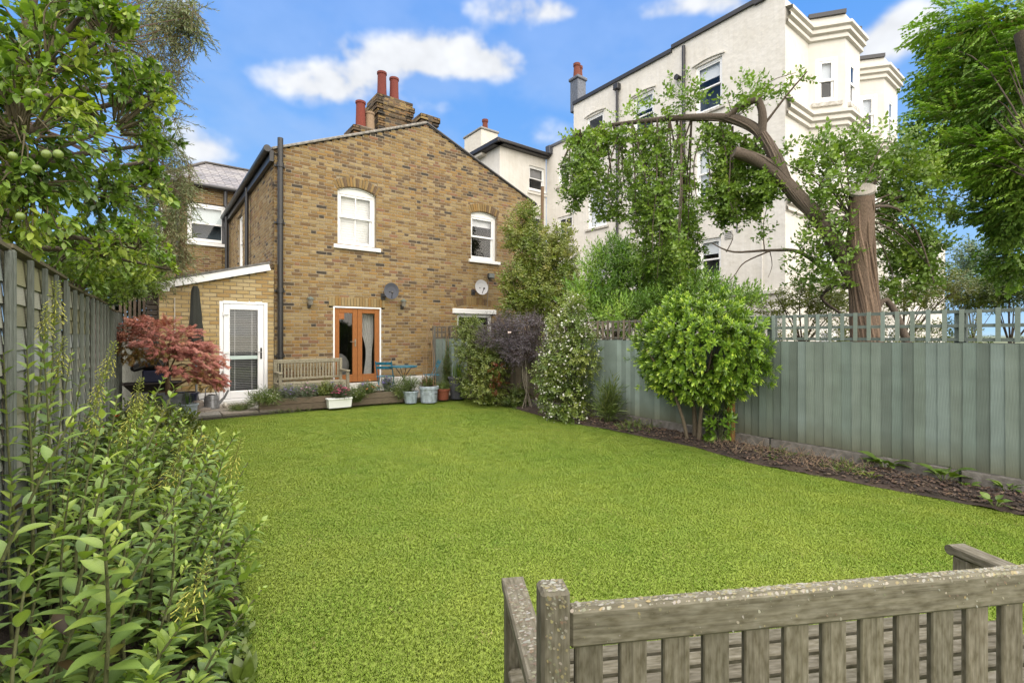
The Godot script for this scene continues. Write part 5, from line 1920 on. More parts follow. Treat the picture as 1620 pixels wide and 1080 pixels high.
	# leaf masses along the top of the limb, round the trunk and out to the right
	var ells := [[Vector3(6.98, 5.43, -4.85), Vector3(0.59, 0.28, 0.58), 90], [Vector3(7.23, 5.54, -4.54), Vector3(0.32, 0.30, 0.34), 60], [Vector3(6.96, 5.50, -5.50), Vector3(0.46, 0.16, 0.46), 40], [Vector3(7.38, 5.23, -3.66), Vector3(0.44, 0.25, 0.45), 110], [Vector3(7.63, 5.23, -3.34), Vector3(0.24, 0.14, 0.27), 26], [Vector3(7.90, 5.43, -3.14), Vector3(0.14, 0.10, 0.17), 12], [Vector3(6.71, 5.03, -6.19), Vector3(0.42, 0.36, 0.43), 110], [Vector3(6.69, 4.47, -6.59), Vector3(0.27, 0.49, 0.29), 80], [Vector3(7.44, 3.86, -3.99), Vector3(0.41, 0.51, 0.42), 120], [Vector3(7.60, 3.40, -3.62), Vector3(0.24, 0.12, 0.26), 22], [Vector3(7.62, 3.57, -3.48), Vector3(0.18, 0.20, 0.21), 26], [Vector3(7.76, 3.15, -3.50), Vector3(0.14, 0.14, 0.18), 14], [Vector3(7.32, 4.13, -5.22), Vector3(0.63, 0.91, 0.61), 170], [Vector3(7.54, 3.11, -5.05), Vector3(0.46, 0.68, 0.46), 260], [Vector3(7.20, 3.87, -5.69), Vector3(0.35, 0.47, 0.37), 60],
		[Vector3(7.79, 4.01, -2.84), Vector3(0.37, 0.22, 0.38), 60], [Vector3(8.09, 4.24, -2.61), Vector3(0.56, 0.33, 0.55), 240], [Vector3(8.85, 4.18, -2.28), Vector3(0.57, 0.38, 0.56), 360], [Vector3(9.35, 3.83, -2.02), Vector3(0.48, 0.39, 0.49), 300], [Vector3(7.83, 3.61, -2.69), Vector3(0.41, 0.32, 0.42), 170], [Vector3(7.68, 2.95, -2.68), Vector3(0.27, 0.45, 0.29), 150], [Vector3(7.79, 2.50, -2.59), Vector3(0.27, 0.36, 0.29), 100], [Vector3(7.65, 2.71, -2.95), Vector3(0.23, 0.20, 0.26), 34], [Vector3(9.00, 3.32, -2.17), Vector3(0.38, 0.38, 0.39), 220], [Vector3(9.43, 2.77, -1.96), Vector3(0.34, 0.48, 0.35), 300], [Vector3(9.28, 2.38, -2.08), Vector3(0.39, 0.29, 0.40), 200], [Vector3(9.50, 2.92, -2.29), Vector3(0.40, 0.50, 0.41), 180], [Vector3(9.09, 3.67, -2.35), Vector3(0.39, 0.39, 0.40), 140], [Vector3(10.00, 3.50, -1.77), Vector3(0.45, 0.16, 0.45), 60], [Vector3(10.26, 3.47, -1.70), Vector3(0.25, 0.12, 0.28), 24], [Vector3(8.20, 2.39, -3.03), Vector3(0.39, 0.29, 0.40), 60], [Vector3(8.21, 3.85, -2.26), Vector3(0.36, 0.13, 0.37), 40], [Vector3(7.71, 4.18, -3.15), Vector3(0.29, 0.17, 0.31), 26]]
	crown(bag, ells, pal, 0.17, -0.1, 0.8, 0.1)
	twigs_to(tw, Vector3(8.0, 3.2, -2.45), ells.slice(15), 2, 0.018, bc)
	twigs_to(tw, Vector3(7.3, 4.9, -3.8), ells.slice(3, 6), 2, 0.012, bc)
	var o := part("twigs", tw, M.bark, t)
	o.set_meta("kind", "stuff")
	many("crown", sprig(7, 0.46, 0.26, 1.25, 0.6, 3, 0.25, 0.18, 1.2).mesh(M.leaf), bag, t)


func ridges(mb: MB, pts: Array, r0: float, r1: float, n: int) -> void:   # strips of raised bark along a limb
	var p := curve(pts, 6)
	for k in n:
		var a0 := TAU * k / n + rng.randf_range(-0.15, 0.15)
		var s0 := rng.randi() % int(p.size() * 0.6)
		var ln := 6 + rng.randi() % 12
		var q := PackedVector3Array()
		var rr := PackedFloat32Array()
		for j in ln:
			var i := s0 + j
			if i >= p.size() - 1:
				break
			var t := (p[i + 1] - p[i]).normalized()
			var x := t.cross(Vector3(0.3, 0.2, 0.9)).normalized()
			var an := a0 + 0.05 * i + 0.05 * sin(i * 1.1 + k)
			q.append(p[i] + (x * cos(an) + t.cross(x) * sin(an)) * lerpf(r0, r1, float(i) / p.size()) * 0.98)
			rr.append(0.012 * sin(PI * clampf((j + 0.4) / ln, 0.05, 0.95)) + 0.002)
		if q.size() > 3:
			mb.tube(q, rr, 5, Color(0.16, 0.125, 0.095) * rng.randf_range(0.5, 1.3), true, 0.1)


func laurel_trees() -> void:
	var pal := [Color(0.130, 0.264, 0.045), Color(0.210, 0.387, 0.062), Color(0.326, 0.542, 0.085), Color(0.487, 0.681, 0.120)]
	var spec := [["laurel_tree", "dense upright green laurel tree just behind the trellis, left of the clipped bush", [[Vector3(7.51, 2.68, -6.59), Vector3(0.62, 0.78, 0.61), 546], [Vector3(7.87, 2.53, -6.06), Vector3(0.57, 0.76, 0.56), 546], [Vector3(7.21, 2.16, -6.82), Vector3(0.58, 0.52, 0.58), 390], [Vector3(8.37, 2.66, -5.68), Vector3(0.64, 0.70, 0.62), 546], [Vector3(7.38, 1.88, -6.06), Vector3(0.74, 0.37, 0.72), 390], [Vector3(7.77, 3.24, -6.64), Vector3(0.29, 0.24, 0.31), 91], [Vector3(7.76, 2.91, -6.14), Vector3(0.38, 0.36, 0.39), 156]]], ["laurel_tree", "second laurel behind the fence with leaf tips rising over the clipped bush", [[Vector3(7.86, 2.19, -4.81), Vector3(0.68, 0.40, 0.67), 338], [Vector3(8.12, 2.07, -4.36), Vector3(0.56, 0.20, 0.55), 182], [Vector3(8.27, 2.11, -3.99), Vector3(0.28, 0.15, 0.30), 52], [Vector3(7.58, 1.98, -5.27), Vector3(0.58, 0.35, 0.57), 286]]]]
	var sp := sprig(12, 0.42, 0.12, 1.05, 0.3, 2, 0.2, 0.12, 1.6).mesh(M.leaf_gloss)
	for s in spec:
		var c0: Vector3 = s[2][0][0]
		var t := thing(s[0], s[1], "tree", Vector3(c0.x + 0.2, 0, c0.z), 0.0, "laurels behind the right fence")
		var tr := MB.new()
		var root := Vector3(c0.x + 0.2, 1.0, c0.z)
		limb(tr, [Vector3(c0.x + 0.25, -0.05, c0.z), Vector3(c0.x + 0.2, 0.6, c0.z), root], 0.08, 0.06, 10, BARK, 0.06)
		twigs_to(tr, root, s[2], 3, 0.03, BARK)
		part("trunk", tr, M.bark, t)
		var bag := Bag.new()
		crown(bag, s[2], pal, 0.24, 1.1, 0.5, 0.2)
		many("crown", sp, bag, t)


func wall_creeper() -> void:
	var t := thing("wall_climber", "tall olive green climbing shrub against the right end of the brick house wall", "shrub", Vector3(8.9, 0, -10.6))
	var ells := [[Vector3(8.12, 4.27, -10.15), Vector3(0.48, 0.69, 0.48), 494], [Vector3(8.34, 3.72, -9.74), Vector3(0.68, 0.76, 0.66), 798], [Vector3(7.94, 2.85, -9.79), Vector3(0.67, 0.67, 0.65), 798], [Vector3(8.47, 3.32, -9.13), Vector3(0.56, 0.82, 0.55), 722], [Vector3(8.14, 2.49, -9.13), Vector3(0.81, 0.52, 0.78), 722], [Vector3(7.68, 2.17, -9.73), Vector3(0.49, 0.36, 0.49), 304], [Vector3(8.60, 3.98, -9.03), Vector3(0.30, 0.49, 0.32), 171], [Vector3(8.51, 2.79, -8.60), Vector3(0.25, 0.48, 0.28), 171], [Vector3(8.26, 4.79, -10.05), Vector3(0.24, 0.28, 0.27), 87], [Vector3(8.38, 1.99, -8.69), Vector3(0.48, 0.32, 0.48), 190]]
	var tr := MB.new()
	var root := Vector3(8.9, 1.2, -10.6)
	limb(tr, [Vector3(8.95, -0.05, -10.6), root], 0.07, 0.05, 8, BARK, 0.05)
	twigs_to(tr, root, ells, 4, 0.03, BARK)
	for k in 14:
		var e: Array = ells[rng.randi() % ells.size()]
		var p: Vector3 = e[0] + dir3() * e[1]
		limb(tr, [p, p + Vector3(rng.randf_range(-0.1, 0.1), 0.3, 0), p + Vector3(rng.randf_range(-0.25, 0.25), rng.randf_range(0.4, 0.7), rng.randf_range(-0.1, 0.1))], 0.008, 0.003, 4, BARK)
	part("stems", tr, M.bark, t)
	var pal := [Color(0.123, 0.195, 0.030), Color(0.186, 0.264, 0.039), Color(0.271, 0.317, 0.063), Color(0.418, 0.401, 0.130)]
	var bag := Bag.new()
	crown(bag, ells, pal, 0.23, 0.2, 0.9, 0.3)
	many("foliage", sprig(9, 0.42, 0.18, 1.3, 0.6, 2, 0.2, 0.2, 1.3).mesh(M.leaf), bag, t)


func leafy_ball(parent: Node, c: Vector3, r: Vector3, shoots: int, per: int, ll: float, lw: float, pal: Array, bottom: float, m: Material) -> void:
	# shoots over a rounded outline, every leaf placed one by one
	var xfs := []
	var ks := PackedInt32Array()
	for i in shoots:
		var d := dir3()
		if d.y < bottom:
			d.y = bottom + rng.randf() * 0.2
			d = d.normalized()
		var q := lerpf(0.35, 1.0, pow(rng.randf(), 0.45)) * (0.93 + 0.3 * noise.get_noise_3d(d.x * 2.6 + c.x, d.y * 2.6, d.z * 2.6 + c.z))
		var base := c + d * r * q
		var ax := (d + Vector3.UP * 0.28 + rv() * 0.25).normalized()
		var len := rng.randf_range(0.06, 0.12)
		var bright := rng.randf()
		for k in per:
			var t := (k + 0.5) / per
			var az := k * 2.4 + i
			var side := ax.cross(Vector3(cos(az), 0.2, sin(az))).normalized()
			var an := lerpf(1.25, 0.35, t)
			var y := ax * cos(an) + side * sin(an)
			var s := rng.randf_range(0.75, 1.15) * lerpf(1.0, 0.75, t)
			xfs.append(Transform3D(facing(y, (ax * sin(an) - side * cos(an) + rv() * 0.3).normalized()).scaled_local(Vector3(lw * s, ll * s, lw * s)), base + ax * len * (0.35 + 0.65 * t)))
			var n := pal.size()
			ks.append(clampi(int((t * 0.6 + bright * 0.35 + rng.randf_range(-0.15, 0.15)) * n), 0, n - 1))
	var u := MB.new()
	u.leaf(Transform3D(), 1.0, 1.0, 0.25, 0.12, 4, Color(1.06, 1.06, 1.0), Color(0.93, 0.95, 0.9))
	pieces("leaf", parent, u, xfs, ks, pal, m, 300)


func clipped_bush() -> void:
	var t := thing("clipped_bay_bush", "rounded bright green bush on bare stems in front of the painted board fence", "bush", Vector3(6.12, 0, -3.72))
	var tr := MB.new()
	for q in [[-0.02, 0.05, 0.035], [0.06, -0.06, 0.04], [-0.08, -0.08, 0.028], [0.1, 0.08, 0.025]]:
		limb(tr, [Vector3(6.12 + q[0], 0.0, -3.72 + q[1]), Vector3(6.12 + q[0] * 1.8, 0.35, -3.72 + q[1] * 1.6), Vector3(6.12 + q[0] * 3.0, 0.75, -3.72 + q[1] * 3.0), Vector3(6.12 + q[0] * 6.0, 1.3, -3.72 + q[1] * 6.0)], q[2], 0.012, 9, Color(0.14, 0.11, 0.075), 0.08)
	for k in 30:
		var d := dir3()
		limb(tr, [Vector3(6.12, 0.7, -3.72), Vector3(6.12, 1.0, -3.72) + d * 0.3, Vector3(6.12, 1.3, -3.72) + d * Vector3(0.5, 0.6, 0.75)], 0.014, 0.004, 5, Color(0.12, 0.1, 0.06), 0.0, 3)
	part("stems", tr, M.bark, t)
	var pal := [Color(0.117, 0.224, 0.029), Color(0.155, 0.280, 0.034), Color(0.206, 0.348, 0.043), Color(0.271, 0.425, 0.052), Color(0.388, 0.560, 0.070), Color(0.543, 0.673, 0.093)]
	leafy_ball(t, Vector3(6.12, 1.3, -3.74), Vector3(0.54, 0.76, 1.0), 1800, 12, 0.092, 0.03, pal, -0.88, M.leaf_gloss)
	# low shoots round the foot
	var foot := thing("laurel_suckers", "low dark green shoots at the foot of the clipped bush", "plant", Vector3(6.2, 0, -3.5))
	leafy_ball(foot, Vector3(6.2, 0.24, -3.42), Vector3(0.13, 0.26, 0.2), 34, 9, 0.11, 0.04, pal.slice(0, 3), -0.8, M.leaf_gloss)
	var sm := MB.new()
	for k in 12:
		limb(sm, [Vector3(6.2, 0.0, -3.42), Vector3(6.2, 0.25, -3.42) + rv() * 0.1, Vector3(6.2, 0.4, -3.42) + rv() * 0.25], 0.008, 0.003, 5, Color(0.1, 0.12, 0.05))
	part("stems", sm, M.bark, foot)
	var st := thing("timber_stake", "short orange brown timber stake beside the clipped bush stems", "stake", Vector3(6.4, 0, -3.3))
	var sk := MB.new()
	sk.bx(6.34, 6.42, -0.05, 0.95, -3.4, -3.32, Color(0.26, 0.14, 0.04), 0.006)
	part("post", sk, M.wood_y, st)


func jasmine() -> void:
	var t := thing("star_jasmine", "jasmine covered in small white flowers climbing over the fence", "climber", Vector3(6.1, 0, -6.2))
	var ells := [[Vector3(6.01, 0.37, -6.23), Vector3(0.52, 0.41, 0.52), 450], [Vector3(6.03, 1.05, -6.34), Vector3(0.46, 0.48, 0.46), 480], [Vector3(6.08, 1.63, -6.30), Vector3(0.41, 0.39, 0.42), 360], [Vector3(6.13, 1.18, -5.88), Vector3(0.27, 0.56, 0.29), 300], [Vector3(5.87, 0.70, -6.59), Vector3(0.28, 0.42, 0.30), 240], [Vector3(6.24, 2.09, -6.30), Vector3(0.26, 0.21, 0.28), 105], [Vector3(5.91, 0.12, -6.05), Vector3(0.45, 0.16, 0.45), 165]]
	var tr := MB.new()
	twigs_to(tr, Vector3(6.25, 0.1, -6.3), ells, 4, 0.012, BARK)
	part("stems", tr, M.bark, t)
	var pal := [Color(0.084, 0.136, 0.028), Color(0.134, 0.208, 0.039), Color(0.218, 0.288, 0.062), Color(0.319, 0.368, 0.088)]
	var bag := Bag.new()
	crown(bag, ells, pal, 0.15, 0.3, 0.9, 0.35)
	many("foliage", sprig(9, 0.42, 0.19, 1.3, 0.6, 2, 0.2, 0.15, 1.25).mesh(M.leaf_gloss), bag, t)
	var fl := MB.new()
	for k in 5:
		fl.leaf(Transform3D(Basis(Vector3(0, 0, 1), TAU * k / 5.0) * Basis(Vector3.RIGHT, 0.25), Vector3.ZERO), 0.5, 0.26, 0.1, 0.1, 2, Color(1, 1, 1))
	var fb := Bag.new()
	for e in ells:
		for i in int(e[2] * 0.4):
			var d := dir3()
			if d.x > 0.4:
				continue
			var p: Vector3 = e[0] + d * e[1] * rng.randf_range(0.9, 1.08)
			fb.add(Transform3D(facing(rv(), d + rv() * 0.5 + Vector3.UP * 0.3).scaled(Vector3.ONE * rng.randf_range(0.03, 0.05)), p), Color(0.68, 0.68, 0.6))
	many("flowers", fl.mesh(M.petal), fb, t)


func purple_shrub() -> void:
	var t := thing("purple_smoke_bush", "dusky purple leaved shrub leaning over the grey brown fence", "shrub", Vector3(6.2, 0, -7.6))
	var ells := [[Vector3(6.23, 1.64, -7.57), Vector3(0.44, 0.34, 0.45), 330], [Vector3(6.05, 1.51, -8.09), Vector3(0.45, 0.37, 0.46), 330], [Vector3(6.07, 1.19, -7.69), Vector3(0.47, 0.34, 0.47), 280], [Vector3(5.90, 1.44, -8.58), Vector3(0.25, 0.28, 0.27), 110], [Vector3(6.14, 1.26, -7.27), Vector3(0.25, 0.30, 0.28), 130], [Vector3(6.06, 1.85, -8.33), Vector3(0.27, 0.16, 0.30), 60]]
	var tr := MB.new()
	for k in 5:
		limb(tr, [Vector3(6.15 + rng.randf_range(-0.1, 0.1), 0, -7.4 + rng.randf_range(-0.15, 0.15)), Vector3(6.15, 0.6, -7.5) + rv() * 0.1, Vector3(6.15, 1.2, -7.7) + rv() * 0.15], 0.016, 0.01, 6, Color(0.2, 0.18, 0.14))
	twigs_to(tr, Vector3(6.15, 1.0, -7.6), ells, 5, 0.012, Color(0.1, 0.07, 0.07))
	part("stems", tr, M.bark, t)
	var pal := [Color(0.061, 0.050, 0.062), Color(0.102, 0.088, 0.104), Color(0.158, 0.139, 0.161), Color(0.122, 0.094, 0.098)]
	var bag := Bag.new()
	crown(bag, ells, pal, 0.18, 0.3, 0.9, 0.2)
	many("foliage", sprig(11, 0.4, 0.07, 1.1, 0.4, 2, 0.2, 0.15, 1.2).mesh(M.leaf_matt), bag, t)
	var fl := MB.new()
	var p := Vector3(5.81, 1.56, -7.64)
	for k in 6:
		fl.leaf(Transform3D(facing(Vector3(cos(k * 1.05) * 0.5, 0.3, sin(k * 1.05)), Vector3(-0.6, 0.5, 0.6)), p), 0.05, 0.045, 0.1, 0.1, 2, Color(0.72, 0.6, 0.55))
	var ro := thing("pale_rose", "single pale pink rose bloom showing against the purple shrub", "flower", p)
	part("petals", fl, M.petal, ro)


func mixed_shrub() -> void:
	var t := thing("corner_shrub", "bushy light green shrub with a few red leaves in the corner by the pots", "shrub", Vector3(6.0, 0, -9.0))
	var ells := [[Vector3(5.95, 1.66, -9.30), Vector3(0.35, 0.26, 0.36), 170], [Vector3(5.90, 1.16, -9.09), Vector3(0.43, 0.40, 0.44), 330], [Vector3(5.95, 0.83, -8.54), Vector3(0.47, 0.44, 0.47), 380], [Vector3(5.84, 0.35, -8.50), Vector3(0.52, 0.33, 0.52), 340], [Vector3(5.79, 0.51, -9.17), Vector3(0.23, 0.37, 0.26), 130], [Vector3(6.12, 1.31, -8.42), Vector3(0.25, 0.28, 0.27), 120], [Vector3(6.20, 0.22, -7.85), Vector3(0.21, 0.19, 0.24), 70], [Vector3(5.83, 1.44, -9.39), Vector3(0.20, 0.32, 0.23), 80]]
	var tr := MB.new()
	twigs_to(tr, Vector3(6.0, 0.1, -8.9), ells, 4, 0.014, BARK)
	part("stems", tr, M.bark, t)
	var pal := [Color(0.092, 0.136, 0.032), Color(0.143, 0.200, 0.044), Color(0.218, 0.272, 0.062), Color(0.319, 0.352, 0.097)]
	var bag := Bag.new()
	crown(bag, ells, pal, 0.17, 0.3, 0.9, 0.25)
	crown(bag, [[Vector3(5.82, 0.60, -7.89), Vector3(0.13, 0.18, 0.17), 16], [Vector3(5.70, 0.27, -8.11), Vector3(0.13, 0.13, 0.17), 14], [Vector3(5.76, 0.86, -7.93), Vector3(0.10, 0.10, 0.14), 8]], [Color(0.16, 0.03, 0.015), Color(0.22, 0.06, 0.02)], 0.15)
	many("foliage", sprig(9, 0.4, 0.2, 1.3, 0.6, 2, 0.2, 0.2, 1.3).mesh(M.leaf), bag, t)


func right_trees() -> void:
	# palmate leaves in flat layered sprays
	var m := MB.new()
	m.tube(PackedVector3Array([Vector3.ZERO, Vector3(0, 0.5, 0.05), Vector3(0, 0.95, 0)]), PackedFloat32Array([0.012, 0.008, 0.004]), 3, Color(0.8, 0.5, 0.5), false)
	for i in 7:
		var s := -1.0 if i % 2 else 1.0
		var t := (i + 0.7) / 7.0
		var c := Vector3(s * 0.24 * (1.0 - 0.3 * t), t * 0.9, 0.02)
		var f := rng.randf_range(0.85, 1.2)
		for k in 5:
			var an := (k - 2) * 0.62 - s * 0.9 * (1.0 - t)
			var ln := 0.27 - 0.05 * absf(k - 2)
			m.leaf(Transform3D(Basis(Vector3(0, 0, 1), an) * Basis(Vector3.RIGHT, rng.randf_range(-0.45, 0.05)), c), ln, ln * 0.55, 0.15, 0.2, 2, Color(f, f, f))
	var spray := m.mesh(M.leaf)
	var pal := [Color(0.155, 0.289, 0.051), Color(0.240, 0.419, 0.063), Color(0.339, 0.549, 0.079), Color(0.480, 0.679, 0.105)]
	var ells := [[Vector3(11.47, 7.09, -2.03), Vector3(0.55, 0.46, 0.54), 150], [Vector3(11.18, 6.49, -1.50), Vector3(0.64, 0.64, 0.62), 260], [Vector3(11.02, 6.44, -1.12), Vector3(0.50, 0.60, 0.50), 200], [Vector3(11.20, 5.86, -1.74), Vector3(0.65, 0.54, 0.64), 240], [Vector3(10.65, 5.14, -1.15), Vector3(0.59, 0.59, 0.58), 280], [Vector3(10.67, 5.11, -1.89), Vector3(0.48, 0.42, 0.48), 130], [Vector3(10.54, 4.43, -1.49), Vector3(0.65, 0.35, 0.64), 220], [Vector3(10.15, 4.01, -1.03), Vector3(0.46, 0.46, 0.47), 240], [Vector3(10.36, 3.42, -1.12), Vector3(0.38, 0.43, 0.39), 170], [Vector3(10.59, 4.58, -1.95), Vector3(0.42, 0.23, 0.43), 80], [Vector3(10.66, 5.61, -0.89), Vector3(0.57, 0.86, 0.56), 280], [Vector3(10.37, 3.64, -0.86), Vector3(0.56, 0.83, 0.55), 280], [Vector3(11.02, 2.72, -1.12), Vector3(0.36, 0.40, 0.38), 120], [Vector3(11.55, 6.41, -2.22), Vector3(0.30, 0.47, 0.32), 60]]
	var t := thing("maple_tree", "large leafy maple reaching in from the right edge above the fence", "tree", Vector3(9.6, 0, -0.3))
	var tr := MB.new()
	limb(tr, [Vector3(9.6, -0.05, -0.3), Vector3(9.55, 2.0, -0.4), Vector3(9.5, 3.6, -0.6), Vector3(9.4, 5.6, -0.9)], 0.2, 0.09, 14, BARK, 0.05)
	part("trunk", tr, M.bark, t)
	var br := MB.new()
	twigs_to(br, Vector3(9.5, 3.4, -0.6), ells, 1, 0.016, BARK)
	part("branches", br, M.bark, t)
	var bag := Bag.new()
	for e in ells:
		var c: Vector3 = e[0]
		var r: Vector3 = e[1]
		for i in int(e[2] * 1.7):
			var d := dir3()
			var p := c + d * r * lerpf(0.2, 1.0, pow(rng.randf(), 0.6))
			if noise.get_noise_3d(p.x * 1.8 + 5.0, p.y * 3.4, p.z * 1.8) < -0.16:
				continue
			var y := Vector3(c.x - 9.5, 0, c.z + 0.5).normalized() * 0.8 + d * 0.7 + Vector3(0, rng.randf_range(-0.4, 0.2), 0) + rv() * 0.3
			bag.add(Transform3D(facing(y, Vector3.UP + rv() * 0.35).scaled(Vector3.ONE * rng.randf_range(0.2, 0.34)), p), tint(pal, p, 0.9))
	many("crown", spray, bag, t)
	# seed keys
	var keys := Bag.new()
	var km := MB.new()
	for k in 8:
		km.leaf(Transform3D(facing(rv() + Vector3.DOWN * 0.6, rv()), rv() * 0.3), 0.35, 0.12, 0.1, 0.1, 2, Color(1, 1, 1))
	for q in [Vector3(10.88, 6.41, -1.35), Vector3(10.86, 6.39, -1.24), Vector3(10.73, 5.54, -1.59), Vector3(10.86, 5.64, -1.50), Vector3(10.79, 6.43, -1.17)]:
		for k in 4:
			keys.add(Transform3D(Basis().scaled(Vector3.ONE * 0.16), q + rv() * 0.12), Color(0.24, 0.22, 0.05))
	many("seed_keys", km.mesh(M.leaf_matt), keys, t)
	# shrubs behind the fence on the far right
	var sp := sprig(9, 0.38, 0.15, 1.3, 0.6, 2, 0.2, 0.2, 1.2).mesh(M.leaf)
	var spec := [["hedge_shrub", "leafy shrub behind the trellis at the right edge of the photo", [[Vector3(12.38, 2.31, -1.34), Vector3(0.46, 0.34, 0.46), 260], [Vector3(12.29, 2.21, -1.65), Vector3(0.47, 0.28, 0.47), 220], [Vector3(12.44, 2.51, -1.04), Vector3(0.45, 0.56, 0.45), 260]], 0], ["hedge_shrub", "open shrub with yellow green leaves just right of the sawn trunk", [[Vector3(10.84, 2.19, -2.52), Vector3(0.51, 0.30, 0.51), 220], [Vector3(11.65, 2.33, -2.15), Vector3(0.52, 0.35, 0.52), 260], [Vector3(12.29, 2.23, -1.91), Vector3(0.36, 0.29, 0.37), 130], [Vector3(12.05, 2.88, -2.60), Vector3(0.50, 0.37, 0.50), 120]], 1], ["blue_green_tree", "hazy blue green tree in the gap below the maple", [[Vector3(22.02, 4.06, -3.26), Vector3(0.47, 0.72, 0.47), 200], [Vector3(22.27, 3.43, -3.07), Vector3(0.76, 0.55, 0.74), 220], [Vector3(22.86, 3.22, -2.62), Vector3(0.85, 0.64, 0.81), 200], [Vector3(21.51, 3.32, -3.65), Vector3(0.55, 0.38, 0.55), 110]], 2], ["hedge_shrub", "low twiggy shrub behind the trellis left of the sawn trunk", [[Vector3(8.96, 2.16, -3.46), Vector3(0.54, 0.26, 0.54), 190], [Vector3(8.85, 1.98, -3.04), Vector3(0.37, 0.21, 0.38), 130], [Vector3(8.94, 1.97, -3.97), Vector3(0.34, 0.16, 0.36), 60], [Vector3(9.94, 2.31, -3.21), Vector3(0.34, 0.34, 0.36), 80]], 1]]
	var pals := [[Color(0.084, 0.144, 0.032), Color(0.143, 0.208, 0.044), Color(0.202, 0.256, 0.062)], [Color(0.134, 0.176, 0.035), Color(0.218, 0.256, 0.053), Color(0.302, 0.320, 0.088)], [Color(0.101, 0.176, 0.106), Color(0.143, 0.232, 0.132), Color(0.185, 0.272, 0.141)]]
	for s in spec:
		var c0: Vector3 = s[2][0][0]
		var sh := thing(s[0], s[1], "tree" if s[3] == 2 else "shrub", Vector3(c0.x, 0, c0.z))
		var st := MB.new()
		var root := Vector3(c0.x, 1.3, c0.z)
		limb(st, [Vector3(c0.x, -0.05, c0.z), root], 0.05, 0.04, 8, BARK)
		twigs_to(st, root, s[2], 3, 0.016, BARK)
		part("stems", st, M.bark, sh)
		var b2 := Bag.new()
		if s[3] != 2:
			for k in 3:
				crown(b2, [[c0 + Vector3(rng.randf_range(-0.5, 0.5), 0.0, rng.randf_range(-0.9, 0.9)) + Vector3.UP * (1.35 - c0.y), Vector3(0.5, 0.55, 0.6), 110]], pals[s[3]], 0.2, 0.3, 0.9, 0.2)
		crown(b2, s[2], pals[s[3]], 0.2 if s[3] != 2 else 0.38, 0.3, 0.9, 0.2)
		many("crown", sp, b2, sh)


